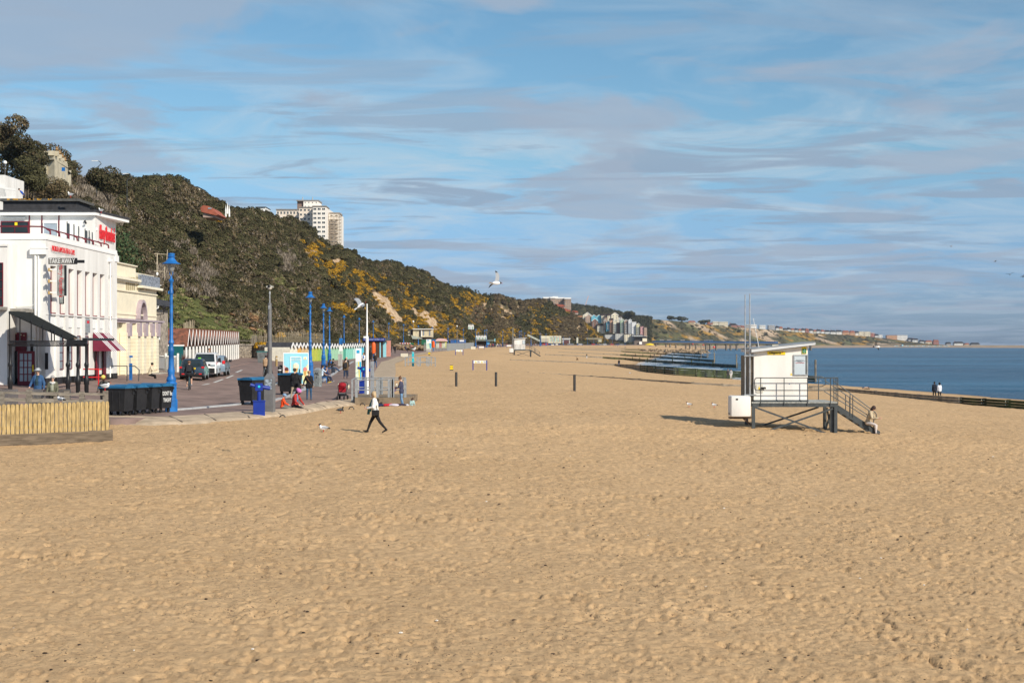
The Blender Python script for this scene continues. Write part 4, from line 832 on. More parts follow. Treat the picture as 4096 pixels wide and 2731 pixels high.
p = gp(1481, 1449); person('figure in long black coat standing between flagpole and kiosk', p, AW, 1.78, 0, ((6, 4), (-6, 4)), ((0, 10), (0, 10)), (8, 8), (0, 0), (.012, .012, .013), (.012, .012, .015), (.02, .02, .02), 'tan', (.02, .015, .012), 'hood', coat=.2, bulk=1.2, fine=False)
p = gp(1501, 1470)
o, T, hd, hn = person('man in grey cap, dark jacket and jeans drinking beside the kiosk', p, R(150), 1.72, 0, ((6, 4), (-6, 4)), ((20, 110), (0, 20)), (12, 8), (15, 0), (.03, .028, .026), (.035, .09, .2), (.04, .03, .03), 'pale', (.3, .3, .3), 'short', bulk=1.2, fine=False); hat(o, T, 1.74, 'cap', (.14, .14, .15))
for px, py, h, lab in ((1544, 1413, 1.6, 'leftmost of three walkers, woman in a black dress'), (1563, 1413, 1.75, 'middle of three walkers, in black with a grey bag'), (1580, 1415, 1.78, 'rightmost of three walkers, young man all in black')):
 person(lab, gp(px, py), TO, h, 0, ((8, 4), (-8, 4)), ((10, 60), (0, 14)), (8, 8), (15, 0), (.012, .012, .013), (.012, .012, .015), (.3, .3, .3), 'tan', (.04, .02, .015), 'long' if px < 1570 else 'short', bulk=1.05, fine=False, coat=.04)
# mother with baby, digging child
p = gp(1610, 1622); p = Vector((gY(1606, 79.5, True)))
o, T, hd, hn = person('barefoot woman in rolled jeans and navy top holding a baby by the railing', p, LF * .85, 1.64, 3, ((10, 20), (-6, 10)), ((18, 75), (14, 75)), (8, 8), (22, 14), (.05, .055, .10), (.14, .26, .42), SKIN['pale'], 'pale', (.12, .06, .03), 'bun', bulk=1.08, headtilt=22, coat=.02)
q = Vector((p.x - .22, p.y - .06, p.z + 1.05))
person('baby in cream top held in the arms of the barefoot woman', q, R(60), .62, 10, ((60, 50), (60, 50)), ((30, 60), (30, 60)), (10, 10), (0, 0), (.65, .62, .5), (.32, .2, .45), (.32, .2, .45), 'pale', (.4, .18, .1), 'bald', bulk=1.4, vox=.012, fine=False, hipz=.02)
p = gp(1648, 1623, y0=60); p = gY(1646, 79.5, True)
person('small child sitting in a sand hollow beside the concrete plinth', p, R(200), 1.05, 25, ((88, 20), (84, 10)), ((40, 30), (35, 20)), (12, 12), (0, 0), (.35, .5, .5), (.1, .1, .12), (.1, .08, .06), 'pale', (.10, .06, .04), 'long', hipz=.02, bulk=1.2, headtilt=20, fine=False)
def clothes(p):
 t = thing('clothes_pile', 'red, white and black clothes and towels dropped on the sand by the plinth', 'clothes', p)
 for i, (x, y, r, c) in enumerate(((-.5, 0, .3, (.02, .03, .08)), (0, .05, .33, (.6, .02, .04)), (.35, -.05, .3, (.6, .55, .62)), (.7, 0, .28, (.04, .03, .05)), (.95, .1, .2, (.5, .5, .55)), (.5, .15, .2, (.25, .06, .3)))):
  b = MB(); b.ball((x, y, .05), r, 10, 6, 0, (1.2, .8, .28)); o = b.build('garment', cm(c), t, smooth=True)
  for v in o.data.vertices: v.co += Vector(((vnoise(v.co.x * 9, v.co.z * 30, i) - .5) * .12, 0, (vnoise(v.co.x * 13, v.co.y * 13, 7 + i) - .3) * .08))
clothes(gY(1553, 79, True) + Vector((0, -.2, .02)))
# benches and sitters
def bench_proto():
 t = thing('bench', 'x', 'bench'); b = MB()
 for y in (-.18, -.06, .06, .18): b.box(-.9, .9, y - .05, y + .05, .42, .46)
 b.build('seat', blue, t); b = MB()
 for z in (.58, .70, .82): b.box(-.9, .9, -.30, -.26, z - .04, z + .04)
 b.build('backrest', blue, t)
 for s in (-.8, .8): b = MB(); b.bar((s, .2, 0), (s, .2, .42), .05); b.bar((s, -.25, 0), (s, -.28, .86), .05); b.bar((s, -.25, .40), (s, .2, .40), .05); b.build('bench_end', blue, t)
 return t
p1 = gY(1289, 113); p2 = gY(1314, 145)
b0 = bench_proto(); b0.location = p1; b0.rotation_euler = (0, 0, R(-72)); b0['label'] = 'blue bench under the man in a white shirt'; b0['group'] = 'blue promenade benches'
dup(b0, p2, R(-72), 'blue bench under the two people in dark coats')
person('man in white t-shirt and yellow shoes shading his eyes on the nearer bench', p1 + Vector((.0, -.35, 0)), R(-75), 1.76, 6, ((84, 62), (80, 70)), ((60, 95), (30, 30)), (10, 8), (20, 0), (.55, .66, .75), (.012, .012, .016), (.75, .5, .02), 'tan', (.02, .015, .012), 'short', hipz=.52, sleeve='half', fine=False, bulk=1.08)
person('person in navy and black beside the white shirted man on the bench', p1 + Vector((.18, .35, 0)), R(-70), 1.7, 8, ((84, 60), (80, 70)), ((30, 40), (30, 30)), (8, 8), (0, 0), (.03, .05, .13), (.03, .04, .08), (.3, .3, .3), 'tan', (.03, .02, .015), 'short', hipz=.52, fine=False)
person('person in dark brown coat sitting hunched on the farther bench', p2 + Vector((.0, -.4, 0)), R(-70), 1.72, 18, ((84, 70), (80, 70)), ((40, 90), (40, 80)), (8, 8), (15, 15), (.05, .035, .03), (.02, .02, .02), (.4, .4, .4), 'pale', (.06, .035, .02), 'long', hipz=.52, fine=False, bulk=1.25)
person('man in black jacket and jeans with legs stretched out on the farther bench', p2 + Vector((.3, .4, 0)), R(-72), 1.78, 10, ((80, 30), (76, 26)), ((30, 70), (30, 60)), (8, 8), (15, 15), (.02, .02, .022), (.04, .08, .16), (.04, .04, .05), 'tan', (.02, .015, .012), 'short', hipz=.52, fine=False, bulk=1.15)
p = gY(1333, 141); t = thing('rucksack', 'dark rucksack standing on the paving by the farther bench', 'rucksack', p); b = MB(); b.cbox((0, 0, .28), (.38, .26, .56)); b.build('pack_body', cm((.03, .04, .06)), t, bevel=.08); b = MB(); b.path([(-.08, -.13, .5), (0, -.16, .62), (.08, -.13, .5)], .015, 5); b.build('handle', black, t)
# leather jacket man and far cyclist, near cyclist
p = gp(1072, 1547); p = gY(1074, 93); person('man in black leather jacket standing behind the grey camera pole', p, TO, 1.78, 0, ((3, 2), (-3, 2)), ((0, 14), (0, 14)), (14, 14), (0, 0), (.018, .018, .018), (.02, .02, .024), (.02, .02, .02), 'tan', (.03, .02, .02), 'short', bulk=1.3, coat=.04, fine=False)
def bicycle(name, lab, p, rz):
 t = thing('bicycle', lab, 'bicycle', p, rz)
 for y in (-.52, .52):
  b = MB(); n = 24; rr = .33
  for i in range(n):
   a = 2 * math.pi * i / n; c = 2 * math.pi * (i + 1) / n; b.tube((0, y + rr * math.cos(a), rr + rr * math.sin(a)), (0, y + rr * math.cos(c), rr + rr * math.sin(c)), .022, n=6)
  w = b.build('wheel', tyre, t); b = MB()
  for i in range(8): a = math.pi * i / 8; b.tube((0, y - .3 * math.cos(a), rr - .3 * math.sin(a)), (0, y + .3 * math.cos(a), rr + .3 * math.sin(a)), .004, n=4)
  b.build('spokes', steel, w)
 b = MB(); f = [(0, -.52, .33), (0, -.12, .33), (0, -.20, .82), (0, .36, .82), (0, .52, .33)]
 for i, j in ((0, 1), (0, 2), (1, 2), (1, 3), (2, 3), (3, 4)): b.tube(f[i], f[j], .02)
 b.build('frame', cm((.05, .1, .12), .4), t); b = MB(); b.tube((-.28, .42, .98), (.28, .42, .98), .015); b.tube((0, .36, .82), (0, .42, .98), .018); b.build('handlebar', black, t); b = MB(); b.cbox((0, -.22, .9), (.13, .24, .06)); b.build('saddle', black, t, bevel=.02)
 return t
p = gp(758, 1559); bicycle('bicycle', 'bicycle ridden by the man in black shorts on the road', p, R(8))
o, T, hd, hn = person('cyclist in black top, shorts and backpack riding away', p + Vector((0, -.18, 0)), R(8), 1.78, 20, ((62, 60), (22, 30)), ((52, 18), (52, 18)), (16, 16), (0, 0), (.014, .014, .016), (.012, .012, .014), (.4, .4, .42), 'pale', (.16, .08, .05), 'short', short=True, hipz=.98, bulk=1.15); b = MB(); b.cbox((0, -.02, 1.36), (.32, .20, .48), rx=R(-20)); b.build('backpack', cm((.02, .02, .024)), o, bevel=.05)
p = gp(1061, 1490); p = gY(1062, 122); bicycle('bicycle', 'bicycle under the cyclist in a tan jacket near the skip', p, R(-4)); person('cyclist in tan jacket and black cap riding away near the stone wall', p + Vector((0, -.15, 0)), R(-4), 1.76, 16, ((60, 60), (25, 30)), ((48, 18), (48, 18)), (14, 14), (0, 0), (.38, .25, .15), (.015, .015, .02), (.02, .02, .02), 'pale', (.03, .02, .02), 'short', hipz=.98, bulk=1.2, fine=False)
# left foreground people
p = Vector(((152 - CX) * 62 / F, 62, .58)); o, T, hd, hn = person('older man in blue quilted jacket, sunglasses and grey sun hat behind the rail', p, R(172), 1.76, 0, ((0, 0), (0, 0)), ((10, 45), (0, 30)), (24, 22), (20, 0), (.035, .09, .20), (.02, .025, .04), (.02, .02, .02), 'pale', (.5, .5, .5), 'bald', bulk=1.32, shirt=(.03, .06, .08)); hat(o, T, 1.76, 'sunhat', (.36, .38, .40), 'sun_hat'); shades(o, T, 1.76)
p = Vector(((211 - CX) * 61 / F, 61, .50)); o, T, hd, hn = person('older woman with grey hair, sunglasses and patterned scarf behind the rail', p, R(185), 1.56, 0, ((0, 0), (0, 0)), ((10, 30), (10, 30)), (14, 14), (10, 10), (.12, .12, .08), (.03, .03, .03), (.02, .02, .02), 'pale', (.34, .33, .32), 'short', bulk=1.22, shirt=(.35, .36, .28)); shades(o, T, 1.56)
b = MB(); b.path([(-.1, .03, 1.30), (0, .1, 1.26), (.1, .03, 1.30)], .05, 8); b.build('scarf', cm((.5, .5, .48)), o, smooth=True)
p = gY(420, 66.8); o, T, hd, hn = person('person in yellow cap and open grey padded coat leaning over the bins', p, R(165), 1.76, 8, ((0, 0), (0, 0)), ((14, 60), (14, 50)), (22, 20), (30, 20), (.10, .095, .085), (.02, .06, .15), (.02, .02, .02), 'dark', (.02, .015, .01), 'none', bulk=1.3, headtilt=20, shirt=(.01, .012, .012)); hat(o, T, 1.76, 'beanie', (.65, .50, .12), 'cap')
p = gp(600, 1497); p = gY(598, 103); o, T, hd, hn = person('person in cream fleece sitting on the step beside the cream building', p, R(-75), 1.7, 12, ((80, 70), (70, 80)), ((40, 80), (40, 70)), (8, 8), (10, 10), (.60, .52, .38), (.012, .012, .014), (.02, .02, .02), 'pale', (.02, .015, .012), 'short', hipz=.3, bulk=1.2, fine=False, headtilt=14)
p = gY(838, 131); person('person with reddish hair standing behind the white van', p, TO, 1.95, 0, top=(.2, .16, .12), hair=(.25, .1, .05), fine=False)
# lifeguard steps sitter, beach walkers
p = Vector(((3474 - CX) * 66.6 / F, 66.75, -.32)); o, T, hd, hn = person('person in beige coat and grey trousers sitting on the lifeguard hut steps', p, R(-120), 1.66, 20, ((78, 74), (70, 76)), ((40, 70), (40, 70)), (8, 8), (16, 16), (.46, .38, .26), (.55, .50, .48), (.1, .08, .07), 'pale', (.05, .03, .025), 'long', hipz=.10, bulk=1.22, headtilt=16)
def shoreman(lab, px, py, **k): p = gp(px, py, 100); return person(lab, p, **k)
person('man in dark navy clothes standing at the weedy groyne, left of a pair', gY(3738, 152, True), R(-10), 1.78, 0, top=(.012, .018, .035), bot=(.012, .012, .014), skin='dark', hair=(.01, .01, .01), fine=False, bulk=1.2)
person('person in white hooded top and black trousers at the weedy groyne, right of a pair', gY(3758, 152, True), R(10), 1.74, 0, top=(.62, .66, .74), bot=(.012, .012, .014), skin='dark', hair=(.01, .01, .01), style='long', fine=False, bulk=1.25)
person('person in dark coat and jeans at the water by the mossy groyne', gY(2912, 262, True), TO, 1.82, 0, ((6, 2), (-6, 2)), top=(.05, .05, .05), bot=(.05, .055, .07), fine=False, bulk=1.15)
person('person in white trousers and dark vest at the water, right of a pair', gY(2924, 260, True), TO, 1.78, 0, ((8, 2), (-8, 2)), top=(.55, .55, .55), bot=(.7, .7, .7), shirt=(.02, .03, .06), fine=False, bulk=1.1, group=None)
person('man in black jacket and jeans walking up the sand by the second groyne', gp(2476, 1466, 200), R(160), 1.8, 0, ((14, 10), (-10, 20)), top=(.015, .015, .02), bot=(.05, .1, .22), fine=False, bulk=1.15)
person('person in black top and white trousers on the sand between groynes', gp(2347, 1436, 200), R(200), 1.8, 0, ((5, 5), (-5, 5)), top=(.015, .02, .02), bot=(.6, .6, .6), fine=False)
person('person crouched on the sand left of the walking man', gp(2312, 1442, 200), R(90), 1.7, 35, ((95, 110), (90, 110)), ((50, 20), (50, 20)), top=(.13, .07, .03), bot=(.1, .06, .03), hipz=.3, fine=False, bulk=1.3)
person('person in green sitting low beside a groyne', gp(2500, 1419, 200), R(180), 1.7, 20, ((85, 90), (80, 90)), top=(.02, .2, .12), bot=(.02, .05, .03), hipz=.25, fine=False, bulk=1.2)
person('dark dressed person standing at the end of the wave washed groynes', gp(2617, 1427, 200), R(180), 1.75, 0, top=(.02, .02, .03), bot=(.25, .22, .2), fine=False, bulk=1.2)
person('person lying on the sand near the water edge', gY(3452, 196, True), R(-90), 1.7, 84, ((80, 0), (80, 0)), top=(.55, .38, .28), bot=(.015, .015, .02), hipz=.16, fine=False)
# crowds far along the promenade: a few prototypes copied
g = np.random.default_rng(17)
protos = [person('x', (0, -500, 0), 0, 1.72, 0, ((9, 4), (-9, 6)), top=c, bot=d, fine=False, vox=.045, bulk=1.15, group='distant people strolling on the far promenade') for c, d in (((.02, .02, .025), (.03, .03, .04)), ((.35, .03, .05), (.03, .04, .08)), ((.5, .5, .5), (.04, .05, .1)), ((.03, .08, .25), (.03, .03, .03)), ((.45, .25, .1), (.05, .05, .06)))]
protos = [q[0] for q in protos]; used = [0] * 5
spots = [(1930, 1387), (1936, 1385), (1950, 1388), (1955, 1387), (1962, 1386), (1968, 1385), (1972, 1385), (1990, 1386), (2000, 1386), (2004, 1387), (2012, 1385), (2027, 1381), (2107, 1379), (2112, 1379), (2118, 1380), (2130, 1380), (2138, 1380), (2143, 1379), (2150, 1379), (1632, 1389), (1945, 1387), (1958, 1386), (2498, 1386), (2503, 1385), (2554, 1391), (2600, 1388), (2604, 1389), (2609, 1388), (2700, 1388), (2735, 1389), (2752, 1388), (2455, 1379), (2462, 1379), (2470, 1379), (2478, 1379), (2260, 1378), (2265, 1378), (2272, 1378), (2330, 1378), (2390, 1378)]
HT = {}
for i, (px, py) in enumerate(spots):
 Y = np.interp(px, (1630, 1930, 2030, 2150, 2300, 2460, 2600, 2760), (400, 610, 640, 900, 1050, 1250, 1150, 1300)) * (1 + .06 * g.random()); k = i % 5 if i not in (2,) else 0
 lab = ['distant stroller in black', 'distant stroller in red top', 'distant stroller in pale top', 'distant stroller in blue top', 'distant stroller in orange brown top'][k] + ' on the far promenade'
 if px > 2490: lab = 'tiny distant beachgoer in ' + ['black', 'red', 'pale grey', 'blue', 'orange brown'][k] + ' near the pier'
 p = gY(px, float(Y))
 if not used[k]: o = protos[k]; o.location = p; used[k] = 1
 else: o = dup(protos[k], p)
 o['label'] = lab; o.rotation_euler[2] = g.uniform(0, 6.28); o['group'] = 'distant people near the pier' if px > 2490 else 'distant people strolling on the far promenade'
b = MB()
def far_sitter(lab, px, Y, c): person(lab, gY(px, Y) + Vector((0, 0, .3)), R(-70), 1.7, 10, ((80, 70), (80, 70)), top=c, bot=(.03, .03, .05), hipz=.25, fine=False)
far_sitter('person in blue sitting beside the ninth lamp post', 1622, 330, (.03, .06, .2)); far_sitter('person in dark clothes sitting by the lamp post at the chalet', 1671, 360, (.03, .03, .04))
person('woman in pink standing far off by the grey camera pole', gY(1645, 345), TO, 1.7, top=(.3, .12, .12), fine=False)
# ================================================================ gulls and pigeons
gw = mat('gull_white', (.80, .80, .80), .7, .04); gg = mat('gull_grey', (.34, .36, .39), .7, .08); gb = mat('gull_black', (.02, .018, .016), .6)
def standing_gull(lab, p, rz, s=1.0, pigeon=False, cat='seagull', head=True):
 t = thing('pigeon' if pigeon else 'seagull', lab, 'pigeon' if pigeon else cat, p, rz, s=s)
 b = MB(); A, B_, C_ = (gg, gb, gb) if pigeon else (gw, gg, gb)
 b.ball((0, 0, .17), .07, 14, 9, 0, (1, 2.1, 1.05)); b.tube((0, .09, .19), (0, .13, .27), .05, .035, 10); b.ball((0, .135, .285), .038, 12, 8, 1 if not pigeon else 0, (1, 1.2, 1)); b.tube((0, -.12, .17), (0, -.24, .15), .035, .02, 8, 2)
 b.build('body', [gb, gb, gb] if pigeon else [gw, gb if head else gw, gb], t, smooth=True)
 for q in (-1, 1): w = MB(); w.ball((q * .055, -.04, .185), .05, 12, 7, 0, (.5, 2.6, .9)); w.build('wing', B_ if not pigeon else mat('pigeon_grey', (.06, .07, .08), .5), t, smooth=True)
 w = MB(); w.tube((0, .16, .28), (0, .21, .272), .012, .004, 6); w.build('beak', orange if head and not pigeon else yellow, t)
 for q in (-1, 1): w = MB(); w.tube((q * .03, 0, .0), (q * .03, 0, .12), .007, .007, 5); w.box(q * .03 - .02, q * .03 + .02, -.01, .05, 0, .008); w.build('leg', red, t)
 return t
def flying_gull(lab, p, aim, roll, span, wl=35, wr=35, s=1.0, dark=False):
 t = thing('flying_gull', lab, 'seagull', p); t.rotation_euler = (aim[0], roll, aim[1]); t.scale = (s, s, s)
 b = MB(); b.ball((0, 0, 0), .06, 12, 9, 0, (1, 2.6, 1)); b.ball((0, .17, .01), .036, 10, 7, 1, (1, 1.2, 1)); b.add([(-.02, -.13, 0), (.02, -.13, 0), (.07, -.27, 0), (-.07, -.27, 0), (0, -.2, .015), (0, -.2, -.01)], [(0, 1, 4), (1, 2, 4), (2, 3, 4), (3, 0, 4), (1, 0, 5), (2, 1, 5), (3, 2, 5), (0, 3, 5)], 0)
 b.build('body', [gw if not dark else gg, gb], t, smooth=True); b = MB(); b.tube((0, .2, .0), (0, .25, -.008), .01, .003, 5); b.build('beak', red, t)
 for sgn, a in ((-1, wl), (1, wr)):
  w = MB(); a = R(a); n = 8; up = [];
  for j in range(n + 1):
   f = j / n; e = a if f < .45 else a - R(35) * (f - .45) / .55 * (1 if a > 0 else -1); r = f * span / 2; x = sgn * r * math.cos(a) ; z = r * math.sin(a) if f < .45 else .45 * span / 2 * math.sin(a) + (f - .45) * span / 2 * math.sin(e)
   ch = .075 * (1 - f ** 3) + .004; sw = .05 * math.sin(f * 3) - .13 * max(0, f - .45)
   up.append([(x, sw + ch, z), (x, sw - ch, z - .004), (x, sw, z + .012)])
  vs = [q for r3 in up for q in r3]; fs = []; ms = []
  for j in range(n):
   i = j * 3; m = 1 if j >= n - 2 else 0
   for f in ((i, i + 3, i + 5, i + 2), (i + 2, i + 5, i + 4, i + 1), (i + 1, i + 4, i + 3, i)): fs.append(f); ms.append(m)
  k0 = len(w.v); w.v += vs; w.f += fs; w.m += ms; w.build('wing', [gg, gb], t, smooth=True)
 return t
p = gp(1294, 1730, 20); standing_gull('black headed gull standing on the sand left of the striding woman', p, R(110), 1.15)
p = gp(1362, 1652, 50); standing_gull('dark pigeon on the sand below the sea wall', p, R(-60), 1.0, pigeon=True)
standing_gull('gull perched on the end post of the weathered rail', at(420, 1563, 58), R(-60), 1.2); standing_gull('gull peeking over the picket fence beside the rail', at(243, 1616, 55), R(60), 1.1)
standing_gull('gull perched on the black roof box', at(283, 790, 96), R(90), 1.2, head=False); standing_gull('gull at the corner of the upper roof edge', at(405, 852, 96.2), R(90), 1.1, head=False)
standing_gull('gull perched on top of the turquoise shower post', at(1655, 1407, 193), R(-40), 2.0, head=False)
for px, py, lab in ((2756, 1628, 'small gull on the sand left of the lifeguard hut'), (2857, 1630, 'small gull on the sand just left of the hut\'s shadow'), (2520, 1496, 'gull standing near the second groyne')): standing_gull(lab, gp(px, py, 30), R(100), .95)
flying_gull('white gull gliding low in front of the wooded cliff beside the flagpole', at(1442, 1222, 44), (R(35), R(-60)), R(15), 1.0, 48, 18, .85)
flying_gull('gull soaring with one wing high against the sky left of centre', at(1985, 1132, 42), (R(0), R(-62)), R(-22), 1.05, 22, 66, .85)
flying_gull('gull skimming over the sea right of the lifeguard hut roof', at(3508, 1387, 70), (R(0), R(70)), R(8), 1.0, 42, 6, .95)
for i, (px, py, s) in enumerate(((3805, 986, 1.0), (3981, 1046, 1.2), (4040, 1098, 1.6), (4093, 1106, 1.7))): flying_gull(('tiny far gull, highest of four at the right', 'small far gull above the right hand pair', 'small gull gliding near the right edge of the sky', 'gull cut off by the right edge of the sky')[i], at(px, py, 260), (R(10), R(40 + 60 * i)), R(-15 + 12 * i), 1.1, 30, 30, s, dark=True)
# ================================================================ the white seafront restaurant
WX = -27.55
def FX(px): return WX * F / (px - CX)                       # distance at which the promenade facade shows under a photo column
def Z5(py, Y): return H + (EY - py) * Y / F
def frame_window(name, parent, x0, x1, y, z0, z1, nx, nz_, fm, gm=None, d=.06, t=.05, axis='x'):
 """window lying in the XZ plane at depth y (axis x) or in the YZ plane at x=y (axis y)"""
 b = MB()
 def bx(a0, a1, c0, c1, d0, d1, m=0):
  if axis == 'x': b.box(a0, a1, d0, d1, c0, c1, m)
  else: b.box(d0, d1, a0, a1, c0, c1, m)
 sgn = -1 if axis == 'x' else 1; f0, f1 = sorted((y, y + sgn * d))
 bx(x0, x1, z0, z0 + t, f0, f1); bx(x0, x1, z1 - t, z1, f0, f1); bx(x0, x0 + t, z0 + t, z1 - t, f0, f1); bx(x1 - t, x1, z0 + t, z1 - t, f0, f1)
 for i in range(1, nx): c = x0 + (x1 - x0) * i / nx; bx(c - t * .3, c + t * .3, z0 + t, z1 - t, f0, f1)
 for i in range(1, nz_): c = z0 + (z1 - z0) * i / nz_; bx(x0 + t, x1 - t, c - t * .3, c + t * .3, f0 + .005, f1 - .005)
 w = b.build(name, fm, parent); b = MB(); g0, g1 = sorted((y + sgn * .004, y + sgn * .016)); bx(x0 + t, x1 - t, z0 + t, z1 - t, g0, g1); b.build('pane', gm or glass, w); return w
def restaurant():
 t = thing('seafront_restaurant', 'large white seafront restaurant with red script sign and black veranda', 'restaurant', (0, 0, 0))
 Yn, Yf = 84.0, 99.2; gz = .6; Zt = Z5(934, Yn)
 xl = (14 - CX) * Yn / F
 wall = MB(); dep = .34
 s0 = [201.5, 238.5, 274, 308, 340.5, 370.5, 400]; bays = [(FX(p), FX(p) + 1.10) for p in s0]; bays.append((97.15, 98.0))
 zs0, zs1 = 5.25, Z5(1062, 85)
 wall.box(-42, WX - dep, Yn, Yf, gz, Zt - .35)                                 # inner block
 edges = [Yn + .002] + [e for bb in bays for e in bb] + [Yf - .002]
 for i in range(0, len(edges), 2): wall.box(WX - dep, WX, edges[i], edges[i + 1], gz + .85, zs1)     # piers
 wall.box(WX - dep, WX, Yn + .002, Yf - .002, zs1, Zt - .35)
 for (a, c) in bays: wall.box(WX - dep, WX - .12, a, c, gz + .85, zs0 - .05)
 wall.box(WX - dep + .01, WX + .03, Yn + .01, Yf - .01, zs0 - .05, zs0 + .03)
 wall.build('wall', white, t)
 b = MB(); b.box(-42, WX + .05, Yn - .05, Yf, Zt - .35, Zt - .22); b.box(-42, WX + .01, Yn - .012, Yf - .01, Zt - .22, Zt); b.box(WX - 1.6, WX + .06, Yf - .55, Yf + .3, Zt - .8, Zt - .36); b.build('parapet', white2, t)
 b = MB(); b.box(-42, WX + .04, Yn - .04, Yn + .0, .2, gz + .85)
 for i in range(0, len(edges), 2): b.box(WX - dep, WX + .04, edges[i], edges[i + 1], .2, gz + .85)
 for (a, c) in bays: b.box(WX - dep, WX - .09, a, c, .2, gz + .85)
 b.build('plinth', black, t)
 for k, (a, c) in enumerate(bays):
  z1 = zs1 - .02 if k < 7 else zs1 - .5
  b = MB(); b.box(WX - dep, WX - dep + .06, c - .20, c - .0, zs0 + .06, z1); b.box(WX - dep, WX - .02, c - .16, c + .0, zs0 + .035, zs0 + .10); b.build('window_frame', maroon, t)
  b = MB(); b.box(WX - dep, WX - dep + .03, a + .02, c - .22, zs0 + .17, z1); b.build('window_pane', mat('louvre_white', (.72, .72, .69), .6, .08, 2), t)
  if k < 5 and k > 0:
   frame_window('lower_window', t, a + .12, c - .12, WX - .12, gz + 1.3, 4.0, 1, 4, maroon, pglass, axis='y')
  b = MB(); b.box(WX - .11, WX - .07, a + .08, c - .08, zs0 - .75, zs0 - .15); b.build('upper_panel', white2, t)
 # rainwater heads and pipes
 for y, z in ((Yn + .15, Z5(990, Yn)),):
  b = MB(); b.box(WX - .85, WX + .12, y - .42, y - .16, z - .42, z); b.box(WX - .80, WX + .17, y - .44, y - .12, z - .08, z + .02); b.build('rain_hopper', white2, t)
  b = MB(); b.tube((WX - .55, y - .29, z - .4), (WX - .55, y - .29, 1.3), .07); b.tube((WX - .38, y - .29, z - .4), (WX - .38, y - .29, 1.3), .05); b.build('drain_pipe', white2, t)
 b = MB(); b.box(WX, WX + .2, 97.0, 97.5, Z5(1047, 97), Z5(1036, 97)); b.tube((WX + .09, 97.2, Z5(1047, 97)), (WX + .09, 97.2, 1.2), .05); b.build('drain_pipe', white2, t)
 b = MB()
 P = [(-29.9, 83.85, Z5(966, 84)), (-29.6, 83.85, Z5(972, 84)), (-29.6, 83.85, Z5(1215, 84)), (-29.55, 83.85, Z5(1222, 84)), (-28.2, 83.85, Z5(1220, 84))]; b.path(P, .018, 5); b.build('cable', white2, t)
 # lower left wing with maroon window
 b = MB(); b.box(-42, (28 - CX) * 82.5 / F, 82.5, Yn - .05, .2, Z5(976, 82.5)); b.box(-42, (33 - CX) * 82.5 / F, 82.42, 82.5, Z5(985, 82.5), Z5(978, 82.5)); b.build('side_wing', white, t)
 frame_window('window', t, -31.2, (11 - CX) * 82.4 / F, 82.49, Z5(1225, 82.4), Z5(1050, 82.4), 2, 5, maroon)
 b = MB(); b.box(-42, (28 - CX) * 82.4 / F, 82.0, 82.49, Z5(1240, 82.4), Z5(1228, 82.4)); b.box(-42, (118 - CX) * 83.2 / F, 83.0, 83.96, Z5(1249, 83), Z5(1234, 83)); b.build('ledge', mat('lichen_stone', (.28, .26, .23), .9, .3, 3), t)
 # upper storey
 Yu = 96.0; xr = (381 - CX) * Yu / F; zt = Z5(862, Yu); Yb = 101.5; xb = xr - .15
 b = MB(); b.prism([(-42, Yu), (xr, Yu), (xb, Yb), (-42, Yb)], Zt - .4, zt, axis='Z'); b.build('upper_storey', white, t)
 b = MB(); b.prism([(-42, Yu - .35), (xr + .12, Yu - .35), (xb + .9, Yb + .2), (-42, Yb)], zt, zt + .2, axis='Z'); b.build('roof_fascia', white2, t)
 b = MB(); b.prism([(-42, Yu - .4), (xr + .16, Yu - .4), (xb + .95, Yb + .2), (-42, Yb)], zt + .2, zt + .34, axis='Z'); b.build('roof_edge', slate, t)
 b = MB(); x0, x1 = (12 - CX) * 97 / F, (307 - CX) * 97 / F; b.box(x0, x1, 97, 100, zt + .34, Z5(806, 97)); b.build('roof_box', slate, t)
 b = MB(); b.box(x0 - .15, x1 + .2, 96.8, 100.4, Z5(806, 97), Z5(796, 97)); b.build('roof_box_slab', mat('lichen_slab', (.09, .09, .085), .9, .3, 4), t)
 g = np.random.default_rng(2)
 lich = mat('lichen_orange', (.55, .30, .05), .9, .2); b = MB()
 for i in range(16): x = g.uniform(x0, x0 + (x1 - x0) * .75); w = g.uniform(.04, .16); b.box(x, x + w * 1.6, 96.78, 96.80, Z5(g.uniform(797, 803), 97), Z5(796, 97) + .004)
 b.build('lichen', lich, t)
 for p in (118, 168, 236): x = (p - CX) * Yu / F; b = MB(); b.box(x - .035, x + .035, Yu - .05, Yu, Z5(950, Yu), zt); b.build('maroon_post', maroon, t)
 frame_window('window', t, (4 - CX) * Yu / F, (116 - CX) * Yu / F, Yu - .01, Z5(934, Yu), Z5(886, Yu), 2, 1, maroon, glass)
 x = (66 - CX) * Yu / F; b = MB(); b.box(x - .09, x + .09, Yu - .10, Yu - .085, Z5(902, Yu), Z5(890, Yu)); b.build('warning_sticker', yellow, t)
 frame_window('window', t, (173 - CX) * Yu / F, (232 - CX) * Yu / F, Yu - .01, Z5(950, Yu), Z5(890, Yu), 1, 1, white2, mat('blind_grey', (.30, .36, .42), .6, .08))
 b = MB(); b.box((12 - CX) * Yu / F, (106 - CX) * Yu / F, Yu - .2, Yu, Z5(876, Yu), Z5(871, Yu)); b.build('awning_box', galv, t)
 x = (344 - CX) * Yu / F; b = MB(); b.box(x - .1, x, Yu - .12, Yu, Z5(889, Yu), Z5(882, Yu)); b.ball((x + .04, Yu - .2, Z5(893, Yu)), .08); b.build('camera', rubber, t)
 x = (392 - CX) * 97 / F; b = MB(); b.box(x - .12, x - .02, 96.2, 96.5, Z5(918, 97), Z5(908, 97)); b.ball((x + .08, 96.3, Z5(921, 97)), .12); b.build('dome_camera', white2, t, smooth=True)
